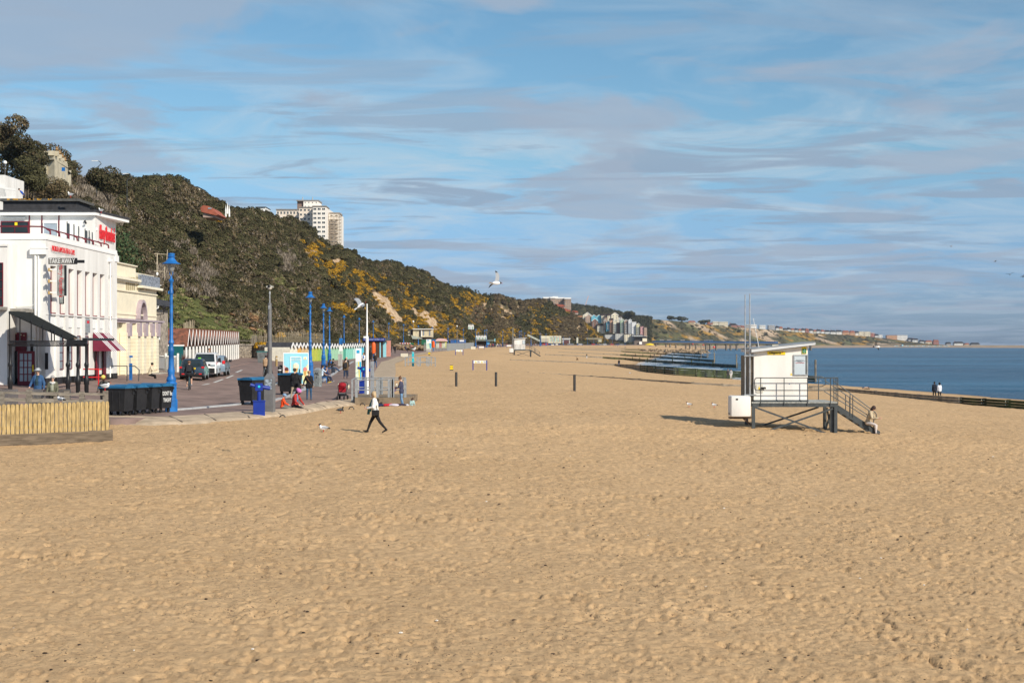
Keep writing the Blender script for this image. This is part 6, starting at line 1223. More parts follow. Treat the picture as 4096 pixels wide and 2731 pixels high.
# pastel beach huts
ORD = ['first', 'second', 'third', 'fourth', 'fifth', 'sixth', 'seventh', 'eighth', 'ninth', 'tenth', 'eleventh', 'twelfth', 'thirteenth', 'fourteenth', 'fifteenth', 'sixteenth', 'seventeenth', 'eighteenth', 'nineteenth', 'twentieth', 'ten from the end', 'nine from the end', 'eight from the end', 'seven from the end', 'six from the end', 'five from the end', 'four from the end', 'three from the end', 'two from the end', 'farthest']
def pastel_huts():
 a = gY(1160, 188); c = gY(1490, 262); n = 30; d = c - a; step = d / n; rz = math.atan2(-d.x, d.y); L = step.length
 cols = [('white', (.78, .74, .62)), ('orange', (.72, .42, .12)), ('peach', (.62, .45, .25)), ('cream', (.66, .62, .45)), ('olive yellow', (.46, .5, .08)), ('lime', (.38, .48, .08)), ('pale green', (.3, .46, .2)), ('green', (.14, .38, .15)), ('mint', (.35, .58, .4)), ('mint', (.35, .58, .4)), ('pale mint', (.45, .65, .5)), ('sea green', (.08, .36, .26)), ('aqua', (.25, .6, .5)), ('aqua', (.25, .6, .5)), ('pale aqua', (.45, .68, .62)), ('light blue', (.1, .52, .68)), ('light blue', (.1, .52, .68)), ('sky blue', (.12, .35, .62)), ('blue', (.08, .18, .5)), ('blue', (.08, .18, .5))]
 base = None
 for i in range(n):
  nm, col = cols[min(len(cols) - 1, int(i * 20 / n))]; m = mat('hut_' + nm.replace(' ', '_'), col, .7, .1, 3)
  p = a + step * (i + .5); p.z = land(p.x, p.y)
  if base is None: base = gable_hut(L, 3.4, 1.95, .55, m, slate, white2, porch=False, label='x', group='pastel beach huts with white zigzag gables'); o = base
  else: o = dup(base)
  o.location = p; o.rotation_euler = (0, 0, rz)
  if i:
   for ch in o.children:
    if ch.name.startswith(('wall', 'door')): ch.data = ch.data.copy(); ch.data.materials[0] = m
  o['label'] = ('nearest hut of the pastel row, white boarded side showing' if i == 0 else '%s beach hut, %s along the pastel row' % (nm, ORD[i]))
 # end of each block shows its full side wall
 t = base; b = MB()
 for k in range(12): b.box(-3.38, -.02, -L / 2 - .02, -L / 2 + .02, .05 + k * .16, .05 + k * .16 + .13)
 b.build('side_boards', mat('hut_white', (.78, .74, .62)), t)
pastel_huts()
# ================================================================ ice cream cabin
def cabin():
 p = gY(1132, 107); p.z -= .02; t = thing('ice_cream_cabin', 'pale blue cabin painted with three ice cream cones', 'ice cream cabin', p, R(9)); S = 107 / F
 w, h = 102 * S * 1.0, 129 * S; b = MB(); b.box(0, w, 0, 2.4, .05, h); b.build('cabin_body', [white2], t, bevel=.02); f = -.012
 b = MB(); b.box(.07, w - .06, f, 0, .12, h - .05); b.build('front_panel', skyblue, t)
 b = MB(); b.prism([(.07, h * .18), (.07, h * .62), (.45, h * .5), (.55, h * .18)], f - .012, f - .002); b.build('pink_patch', mat('pink_panel', (.68, .50, .52), .5), t)
 b = MB(); b.prism([(w - .06, .12), (w - .06, h * .66), (w - .35, h * .5), (w - .5, h * .3), (w - .42, .12)], f - .012, f - .002); b.build('yellow_patch', mat('lemon_panel', (.72, .72, .40), .5), t)
 b = MB(); x0, x1 = w * .28, w * .71;
 for q in ((x0, x0 + .06, .2, h * .88), (x1 - .06, x1, .2, h * .88), (x0 + .06, x1 - .06, h * .88 - .06, h * .88)): b.box(q[0], q[1], f - .03, f, q[2], q[3])
 b.build('door_frame', white2, t); b = MB(); b.box(x1 - .14, x1 - .10, f - .06, f, h * .38, h * .5); b.build('door_handle', black, t)
 waff = mat('waffle', (.66, .36, .10), .6, .2, 14)
 for cx, cz, s, c in ((w * .14, h * .44, .8, (.12, .035, .025)), (w * .5, h * .52, 1.15, (.80, .74, .55)), (w * .86, h * .44, .8, (.68, .22, .22))):
  b = MB(); b.prism([(cx - .14 * s, cz), (cx + .14 * s, cz), (cx + .02, cz - .55 * s), (cx - .02, cz - .55 * s)], f - .03, f - .004); b.build('cone_picture', waff, t)
  b = MB(); b.ball((cx, f - .01, cz + .16 * s), .19 * s, 16, 10, sc=(1, .15, 1)); b.ball((cx, f - .01, cz + .03 * s), .2 * s, 16, 8, sc=(1, .12, .35)); b.build('scoop_picture', mat('scoop_%d' % int(c[0] * 100), c, .6, .15, 8), t, smooth=True)
 text('CARTE D\'OR', .19, 'lettering', white2, t, (w * .5, f - .02, h * .78), sx=.85); text('the', .1, 'lettering', white2, t, (w * .48, f - .02, h * .83))
 b = MB(); b.box(w * .79, w * .93, f - .02, f - .002, h * .79, h * .88); b.build('warning_sign', white2, t); b = MB(); b.prism([(w * .82, h * .81), (w * .9, h * .81), (w * .86, h * .87)], f - .03, f - .022); b.build('warning_triangle', yellow, t)
cabin()
# ================================================================ picket enclosure, weathered rails, bins
def picket():
 a = Vector((-20.3, 47.8, 0)); c = Vector((-14.75, 52.1, 0)); d = c - a; L = d.length; u = d.normalized(); nrm = Vector((u.y, -u.x, 0)); ang = math.atan2(u.y, u.x)
 t = thing('picket_fence', 'new light timber picket fence in front of the restaurant terrace', 'fence', a, ang)
 b = MB(); n = int(L / .155); rr = random.Random(3)
 zt = lambda f: 1.30 + .06 * f; zb = lambda f: .20 + .10 * f
 for i in range(n):
  f = i / n; x = i * L / n; w = .126; h = zt(f) + rr.uniform(-.012, .012); z = zb(f) + rr.uniform(-.01, .01); q = MB()
  b.prism([(x, z), (x + w, z), (x + w, h - .05), (x + w * .8, h - .012), (x + w / 2, h), (x + w * .2, h - .012), (x, h - .05)], -.03, 0)
 b.build('pickets', newwood, t)
 for k, fz in enumerate((.22, .82)): b = MB(); b.box(-2, L, .02, .07, zb(0) + (zt(0) - zb(0)) * fz, zb(0) + (zt(0) - zb(0)) * fz + .1); b.build('fence_rail', newwood, t)
 for k in range(4): b = MB(); x = L - .05 - k * 2.2; b.box(x - .05, x + .05, .07, .17, 0, 1.2); b.build('fence_post', newwood, t)
 b = MB(); b.prism([(-2, -.05), (L + .12, -.25), (L + .12, .31), (-2, .19)], -.02, .14)
 for k in range(5): b.box(-2, L + .125, -.032, -.02, -.10 + k * .08, -.10 + k * .08 + .06)
 b.build('retaining_boards', mat('dark_boards', (.16, .125, .09), .9, .3, 2, .5, 10, stretch=(1, 6, 6)), t)
 dk = thing('timber_deck', 'raised timber deck inside the picket fence', 'deck', (0, 0, 0)); b = MB(); b.prism([(-14.95, 52.3), (-17.2, 60.9), (-32, 60.9), (-32, 44), (-20.3, 48.2)], .0, .24, axis='Z'); b.build('deck_boards', oldwood, dk)
 e0 = Vector((-17.35, 60.4, .24)); e1 = Vector((-24.0, 59.2, .24)); b = MB(); k2 = thing('picket_fence', 'back run of the picket fence seen beyond the front pickets', 'fence', (0, 0, 0))
 for i in range(48): p = e0.lerp(e1, i / 47); b.box(p.x - .05, p.x + .05, p.y - .015, p.y + .015, .24, .90)
 b.build('pickets', newwood, k2)
 def rail(name, lab, P, h, posts):
  r = thing(name, lab, 'railing', (0, 0, 0)); b = MB()
  for p, q in zip(P[:-1], P[1:]): b.bar(p, q, .16, .09); b.bar(p - Vector((0, 0, .28)), q - Vector((0, 0, .28)), .06, .12)
  b.build('hand_rail', oldwood, r)
  for p in posts: b = MB(); b.box(p.x - .09, p.x + .09, p.y - .09, p.y + .09, p.z - h, p.z + .08); b.build('post', oldwood, r)
 A = lambda px, py, Y: at(px, py, Y)
 rail('weathered_rail', 'front weathered timber rail behind the picket fence', [A(-60, 1566, 56), A(115, 1573, 56.5), A(230, 1578, 57), A(328, 1575, 57.5), A(424, 1577, 58)], 1.1, [A(117, 1568, 56.5), A(226, 1576, 57), A(328, 1573, 57.5), A(422, 1570, 58), A(6, 1575, 56)])
 rail('weathered_rail', 'rear weathered timber rail beside the clear glass panels', [A(-60, 1569, 59), A(115, 1571, 59.5), A(265, 1574, 60)], 1.2, [A(115, 1566, 59.5), A(267, 1569, 60)])
 g_ = thing('glass_windbreak', 'row of smoky glass windbreak panels in front of the older couple', 'windbreak', (0, 0, 0))
 for i, (x0, x1) in enumerate(((-60, 34), (36, 72), (110, 180), (182, 232), (234, 283))):
  p, q = A(x0, 1556, 61.2), A(x1, 1553, 61.2); b = MB(); b.box(p.x, q.x, 61.2, 61.23, p.z - .75, p.z); w = b.build('glass_panel', mat('smoky_glass', (.16, .15, .15), .1, .3, 1, spec=.8, alpha=.6), g_)
picket()
def bin_proto():
 t = thing('wheelie_bin', 'x', 'wheelie bin'); b = MB()
 w, d, h = .66, .5, 1.22
 b.add([(-w * .9, -d * .88, .2), (w * .9, -d * .88, .2), (w * .9, d * .88, .2), (-w * .9, d * .88, .2), (-w, -d, h), (w, -d, h), (w, d, h), (-w, d, h)], [(0, 3, 2, 1), (4, 5, 6, 7), (0, 1, 5, 4), (1, 2, 6, 5), (2, 3, 7, 6), (3, 0, 4, 7)])
 for x in (-.35, 0, .35): b.bar((x, -d * .89, .25), (x, -d * .99, h - .15), .05, .03)
 b.box(-w - .03, w + .03, -d - .03, d + .03, h - .08, h); b.build('bin_body', rubber, t, bevel=.015)
 b = MB(); n = 8
 for i in range(n):
  a0, a1 = i / n, (i + 1) / n; z = lambda f: h + .01 + .10 * math.sin(math.pi * min(1, f * 1.15 + .02)) ** .7; y = lambda f: -d - .05 + (2 * d + .1) * f
  b.add([(sx * (w + .05), y(f), zz) for f in (a0, a1) for sx in (-1, 1) for zz in (z(f), h - .03)], [(0, 4, 6, 2), (0, 1, 5, 4), (2, 6, 7, 3)])
 b.add([(-w - .05, -d - .05, h - .03), (w + .05, -d - .05, h - .03), (w + .05, -d - .05, h + .04), (-w - .05, -d - .05, h + .04)], [(0, 1, 2, 3)]); b.add([(-w - .05, d + .05, h - .03), (w + .05, d + .05, h - .03), (w + .05, d + .05, h + .06), (-w - .05, d + .05, h + .06)], [(0, 1, 2, 3)])
 b.build('lid', mat('lid_blue', (.02, .13, .27), .5, .2, 3), t, recalc=False)
 for s in (-1, 1): b = MB(); b.tube((s * (w + .02), d - .12, h - .12), (s * (w + .14), d - .12, h - .12), .05); b.box(s * w - .02, s * w + .02, d - .2, d, h - .3, h + .02); b.build('lift_lug', rubber, t)
 for x in (-1, 1):
  for y in (-1, 1): b = MB(); b.tube((x * .48 - .03, y * .36, .11), (x * .48 + .03, y * .36, .11), .11, n=14); b.box(x * .46 - .045, x * .46 + .045, y * .32 - .03, y * .32 + .03, .09, .17, 1); b.build('castor', [tyre, galv], t)
 return t
BIN = [(468, 64.6, R(-17), 'nearest of the row of black bins, its blue lid facing front'), (0, 1, 0, 'second black bin in the row beside the picket fence'), (0, 2, 0, 'third black bin in the row beside the picket fence'), (0, 3, 0, 'last black bin in the row, with white writing on its side'), (1012, 76.5, R(62), 'black bin with blue lid between the blue telescope and the road'), (1162, 90, R(66), 'black bin with rumpled blue lid in front of the ice cream cabin')]
b0 = bin_proto()
for i, (px, Y, rz, lab) in enumerate(BIN):
 if px: p = gY(px, Y)
 else: p = Vector((-17.94 + .33 * Y, 64.6 + 1.06 * Y, 0)); p.z = land(p.x, p.y); rz = R(-17 + (-4, 3, -7)[i - 1])
 o = b0 if i == 0 else dup(b0)
 o.location = p; o.rotation_euler = (0, 0, rz); o.scale = (1, .8 if i < 4 else .92, 1.05 if i != 4 else 1.12); o['label'] = lab; o['group'] = 'large black wheeled bins'
 if i == 3: L3 = o
text('DON\'T BE', .26, 'lettering', white2, L3, (.66, -.02, .86), (R(87), 0, R(90)), sx=.78); text('TRASHY', .26, 'lettering', white2, L3, (.65, -.02, .56), (R(87), 0, R(90)), sx=.78)
# telescopes
def telescope(lab, px, Y, h, rz):
 t = thing('coin_telescope', lab, 'telescope', gY(px, Y), rz); b = MB(); b.box(-.27, .27, -.24, .24, 0, .78); b.box(-.3, .3, -.27, .27, .78, .82); b.build('pedestal', dblue, t, bevel=.01)
 b = MB(); b.tube((0, 0, .82), (0, 0, h - .3), .09, n=14); b.build('post', dblue, t, smooth=True); b = MB(); b.box(-.17, .17, -.13, .13, h - .34, h); b.tube((.1, 0, h - .17), (.50, .06, h - .24), .095, .1, 14); b.tube((-.1, 0, h - .15), (-.40, -.04, h - .06), .075, .08, 14); b.build('telescope_head', dblue, t); b = MB(); b.tube((0, -.132, h - .15), (0, -.14, h - .15), .06, n=12); b.build('badge', turq, t)
telescope('deep blue coin telescope beside the grey camera pole', 1036, 66.6, 1.62, R(12)); telescope('deep blue coin telescope between the map board and the flagpole', 1455, 92, 1.72, R(0))
# camera pole
def camera_pole():
 p = gY(1079, 68.5); Y = p.y; t = thing('camera_pole', 'tall grey camera pole with a tapered cabinet base beside the telescope', 'camera pole', p, R(-8)); Z = lambda py: H + (EY - py) * Y / F - p.z
 b = MB(); b.box(-.22, .22, -.2, .2, 0, Z(1512)); z0, z1 = Z(1512), Z(1492); b.add([(x, y, z) for z, r in ((z0, 1), (z1, .45)) for x, y in ((-.22 * r, -.2 * r), (.22 * r, -.2 * r), (.22 * r, .2 * r), (-.22 * r, .2 * r))], [(0, 1, 5, 4), (1, 2, 6, 5), (2, 3, 7, 6), (3, 0, 4, 7), (4, 5, 6, 7)]); b.build('cabinet', grey, t)
 b = MB(); b.box(-.17, .17, -.212, -.2, Z(1556), Z(1516)); b.build('torn_poster', mat('poster_remains', (.30, .36, .42), .8, .5, 9, col2=(.16, .17, .18)), t)
 b = MB(); b.lathe([(.115, Z(1495)), (.105, Z(1400)), (.115, Z(1398)), (.10, Z(1385)), (.085, Z(1212))], n=16); b.build('pole', grey, t, smooth=True)
 b = MB(); b.lathe([(.03, Z(1212)), (.03, Z(1178)), (.045, Z(1176)), (.035, Z(1165))], n=10); b.box(-.04, .04, -.1, -.07, Z(1238), Z(1222)); b.build('pole_top', galv, t)
 b = MB(); b.ball((0, 0, Z(1150)), .115, sc=(1, 1, 1.1)); b.tube((-.17, 0, Z(1148)), (.17, 0, Z(1148)), .05); b.ball((0, -.07, Z(1146)), .075, m=1); b.build('camera', [mat('camera_cream', (.5, .48, .42), .5, .2, 8), black], t, smooth=True)
camera_pole()
def slab(name, lab, cat, px, Y, w, d, h, m, rz=0): p = gY(px, Y); t = thing(name, lab, cat, p, rz); b = MB(); b.box(-w / 2, w / 2, -d / 2, d / 2, 0, h); b.build('cabinet', m, t, bevel=.01); return t, p
t, p = slab('utility_cabinet', 'grey pointed cabinet with NL graffiti between bench and couple', 'cabinet', 1271, 104, .46, .42, 1.22, mat('cabinet_grey', (.22, .24, .24), .8, .35, 7), R(-18)); b = MB(); b.add([(-.24, -.22, 1.22), (.24, -.22, 1.22), (.24, .22, 1.22), (-.24, .22, 1.22), (-.12, 0, 1.38), (.12, 0, 1.38)], [(0, 1, 5, 4), (2, 3, 4, 5), (1, 2, 5), (3, 0, 4)]); b.build('cabinet_top', galv, t); text('NL', .26, 'graffiti', black, t, (0, -.225, .95), shear=.3); text('S', .2, 'graffiti', black, t, (0, -.225, .68), shear=.3)
t, p = slab('utility_cabinet', 'plain pale grey cabinet left of the fifth lamp post', 'cabinet', 1361, 180, .5, .4, 1.5, concrete)
# blue parking sign
p = gY(1364, 172); t = thing('parking_sign', 'blue notice sign on a pole in front of the green huts', 'sign', p); b = MB(); b.tube((0, 0, 0), (0, 0, 3.9), .04); b.build('pole', galv, t); b = MB(); b.box(-.22, .22, -.06, -.04, 2.75, 3.5); b.build('blue_board', dblue if False else blue, t); b = MB(); b.box(-.2, .2, -.06, -.04, 1.95, 2.6); b.build('white_board', white2, t)
# map board, flagpole, silver shower
def totem(lab, px, Y, ztop_py, w, rz=0):
 p = gY(px, Y); t = thing('map_board', lab, 'map board', p, rz); h = H + (EY - ztop_py) * Y / F - p.z; b = MB(); b.box(-w / 2, w / 2, -.06, .06, 0, h * .22); b.build('stand', concrete, t); b = MB(); b.box(-w / 2, w / 2, -.07, .07, h * .22, h); b.build('panel', white2, t)
 mp = mat('map_print', (.62, .78, .5), .5, .35, 6, col2=(.45, .6, .72)); b = MB(); b.box(-w * .46, w * .44, -.076, -.07, h * .25, h * .68); o = b.build('map_face', mp, t)
 b = MB(); n = 10
 for i in range(n):
  z0, z1 = h * .25 + h * .43 * i / n, h * .25 + h * .43 * (i + 1) / n; f = lambda z: w * (.10 + .05 * math.sin(z * 2.2)); b.add([(f(z0) - .035, -.082, z0), (f(z0) + .035, -.082, z0), (f(z1) + .035, -.082, z1), (f(z1) - .035, -.082, z1)], [(0, 1, 2, 3)]); b.add([(f(z0) + .035, -.080, z0), (w * .46, -.080, z0), (w * .46, -.080, z1), (f(z1) + .035, -.080, z1)], [(0, 1, 2, 3)], 1)
 b.build('map_shore', [yellow, mat('map_sea', (.02, .42, .68), .5)], t, recalc=False)
 b = MB(); b.box(-w * .34, -w * .02 + .08, -.078, -.07, h * .88, h * .955); b.build('badge', mat('badge_blue', (.02, .3, .6), .5), t); b = MB(); b.box(-w * .12, w * .0, -.082, -.078, h * .905, h * .93); b.build('badge_mark', turq, t)
totem('tall white and coloured map board beside the flagpole', 1434, 98, 1393, .40 * 1.0, R(6))
totem('distant coloured map board left of the red striped kiosk', 1715, 330, 1357, 1.3 * .36 / .4 * 1.0)
p = gY(1468, 91); Y = 91; t = thing('flagpole', 'bare white flagpole rising beside the silver shower panel', 'flagpole', p); h = H + (EY - 1218) * Y / F - p.z; b = MB(); b.lathe([(.3, 0), (.28, .06), (.13, .12), (.11, .2), (.10, h * .64), (.10, h * .64), (.055, h * .65), (.035, h)], n=14); b.build('pole', white2, t, smooth=True); b = MB(); b.ball((0, 0, h), .05); b.build('finial', white2, t, smooth=True); b = MB(); b.box(-.22, .1, -.05, .05, h * .64, h * .66); b.build('cleat', white2, t)
def shower(lab, px, Y, top, w, m, heads, nm='shower_post'):
 p = gY(px, Y, None); t = thing(nm, lab, 'beach shower', p); h = H + (EY - top) * Y / F - p.z; b = MB(); b.box(-w / 2, w / 2, -.1, .1, 0, h); b.build('column', m, t, bevel=.01)
 for f in heads: b = MB(); b.tube((0, -.1, h * f), (0, -.16, h * f - .02), .03); b.box(-.05, .05, -.11, -.1, h * f - .06, h * f + .06, 1); b.build('shower_fitting', [steel, white2 if m is turq else steel], t)
shower('brushed silver shower panel inside the near railings', 1489, 83, 1446, .20, steel, (.9, .66))
shower('bright turquoise shower post at the farther railings', 1652, 193, 1407, .29, turq, (.93, .58, .22))
# plinth and railings
def rail_run(t, P, h, r=.035, post=.13, gaps=(), m=galv, mid=True):
 b = MB()
 for i in range(len(P) - 1):
  if i in gaps: continue
  for z in ((h, h * .42) if mid else (h,)): b.tube(P[i] + Vector((0, 0, z)), P[i + 1] + Vector((0, 0, z)), r)
 b.build('rail', m, t)
 for p in P: b = MB(); b.box(p.x - post / 2, p.x + post / 2, p.y - post * .7, p.y + post * .7, p.z, p.z + h + .03); b.build('post', m, t)
def near_railings():
 a = (-8.75, 82.4); z = .42
 t = thing('concrete_plinth', 'low concrete plinth carrying the near steel railings', 'plinth', (0, 0, 0)); b = MB(); b.prism([(-8.95, 81.0), (-5.9, 81.0), (-5.75, 86.6), (-9.6, 86.6)], -.4, z, axis='Z'); b.build('slab', mat('plinth_concrete', (.22, .17, .115), .9, .3, 2, .5, 10), t)
 t = thing('steel_railing', 'front run of the near grey railings, in front of the silver shower', 'railing', (0, 0, 0)); y = 81.25; X = lambda p: (p - CX) * y / F
 rail_run(t, [Vector((X(p), y, z)) for p in (1426, 1510, 1556, 1568, 1572, 1620)][:2] + [Vector((X(p), y, z)) for p in (1556, 1568, 1572, 1621)], 1.0, gaps=(3,))
 t = thing('steel_railing', 'back run of the near grey railings, behind the silver shower', 'railing', (0, 0, 0)); y = 86.2; X = lambda p: (p - CX) * y / F
 rail_run(t, [Vector((X(p), y, z)) for p in (1424, 1463, 1521, 1527, 1573, 1619)], 1.0, gaps=(2,)); b = MB(); b.tube((X(1424), 86.2, z + 1), ((1408 - CX) * 81.25 / F, 81.25, z + 1), .035); b.box((1409 - CX) * 81.25 / F - .05, (1409 - CX) * 81.25 / F + .05, 81.2, 81.3, z - .2, z + 1.03); b.build('rail', galv, t)
near_railings()
def far_railings():
 t = thing('steel_railing', 'front run of the farther grey railings by the turquoise shower', 'railing', (0, 0, 0)); y = 192; V = lambda p: gY(p, y)
 rail_run(t, [V(p) for p in (1621, 1673, 1680, 1712, 1741)], 1.25, r=.05, post=.13, gaps=(1,)); y = 199; t = thing('steel_railing', 'back run of the farther grey railings behind the turquoise shower', 'railing', (0, 0, 0))
 rail_run(t, [V(p) for p in (1633, 1668, 1682, 1706, 1717, 1725)], 1.2, r=.05, post=.13, gaps=(1,))
far_railings()
# steel mooring rings along the apron foot
for i, (px, py) in enumerate(((1130, 1673), (1363, 1644), (1406, 1638), (1450, 1623))):
 p = gp(px, py, 40); t = thing('iron_ring', ['iron ring in the sand left of the pigeon', 'iron ring right behind the pigeon', 'iron ring below the pushchair', 'iron ring at the end of the sea wall'][i], 'iron ring', p, group='iron rings along the sea wall foot'); b = MB(); n = 12
 for k in range(9): a0, a1 = math.pi * (k / 8 - .1), math.pi * ((k + 1) / 8 - .1); b.tube((.13 * math.cos(a0), 0, .02 + .12 * math.sin(a0)), (.13 * math.cos(a1), 0, .02 + .12 * math.sin(a1)), .028, n=6)
 b.build('ring', black, t)
# beach bollards
for px, top, base, Y, lab in ((1825, 1488, 1545, 116, 'leftmost of three dark posts standing in the sand'), (1984, 1488, 1547, 115, 'middle of three dark posts standing in the sand'), (2298, 1498, 1564, 103, 'rightmost of three dark posts standing in the sand')):
 p = gp(px, base, 60); Y = p.y; t = thing('sand_post', lab, 'post', p, group='dark posts in the sand'); h = H + (EY - top) * Y / F - p.z; b = MB(); b.lathe([(.10, -.5), (.10, h - .01), (.09, h), (0, h)], (0, 0, 0), 14); b.build('post', mat('post_dark', (.05, .05, .05), .7, .3, 6), t, smooth=True)
# yellow zone signs
for px, py, w, h, Y, lab, s in ((1806, 1480, 12.5, 18, 182, 'yellow C12 marker sign standing in the sand', 'C12'), (1717, 1419, 8, 9.5, 300, 'small yellow marker sign left of the first warning board', 'C13'), (1799, 1397, 5.5, 6, 420, 'smallest yellow marker sign near the striped kiosk', None)):
 p = gp(px, py + 1.5, 60); Y = p.y; S = Y / F; t = thing('marker_sign', lab, 'marker sign', p, group='yellow beach marker signs'); z0 = H + (EY - py) * S - p.z; b = MB(); b.box(-w * S / 2, w * S / 2, -.05, .05, z0 + 2.5 * S, z0 + h * S); b.build('face', yellow, t); b = MB(); b.box(-w * S / 2, w * S / 2, -.04, .06, z0 + h * S, z0 + h * S + .07); b.box(-.2, .2, -.04, .04, -.3, z0 + 2.5 * S); b.build('frame', dgrey, t)
 if s: text(s, 7.6 * S * w / 12.5, 'lettering', black, t, (0, -.056, z0 + h * S * .58))
for px0, px1, top, bot, base, Y, lab in ((1892, 1947, 1442, 1452.5, 1481, 184, 'nearest white warning board on two blue posts'), (1822, 1852, 1399, 1406, 1420, 300, 'middle white warning board on two blue posts'), (1915, 1937, 1386, 1391, 1398, 420, 'farthest white warning board near the far crowd'), (2026, 2046, 1380, 1385, 1391, 560, 'white board just left of the distant lifeguard hut'), (2204, 2217, 1377, 1380, 1383.5, 700, 'low white board far along the sand, left of a pair'), (2222, 2233, 1375.5, 1379, 1382.5, 720, 'low white board far along the sand, right of a pair')):
 p = gp((px0 + px1) / 2, base, 60); Y = p.y; S = Y / F; w = (px1 - px0) * S; zt = H + (EY - top) * S - p.z; zb = zt - (bot - top) * S; t = thing('warning_board', lab, 'warning sign', p, group='white warning boards on the sand'); b = MB(); b.box(-w / 2, w / 2, -.04, .04, zb, zt); b.build('board', white2, t)
 for s in (-1, 1): b = MB(); b.box(s * w / 2 - .06, s * w / 2 + .06, -.06, .06, -.3, zt + .05); b.build('post', dblue, t)
 if px0 in (1892, 1822):
  for x in (-.36, .08): b = MB(); b.prism([(w * x, zb + .05), (w * (x + .14), zb + .05), (w * (x + .07), zt - .04)], -.06, -.045); b.build('warning_triangle', yellow, t)
 if px0 == 1892:
  for x, s in ((-.10, 'Caution\nSoft sand\non groynes'), (.35, 'Beware\nof strong\ncurrents')): text(s, 2.7 * S, 'lettering', dgrey, t, (w * x, -.05, (zb + zt) / 2))
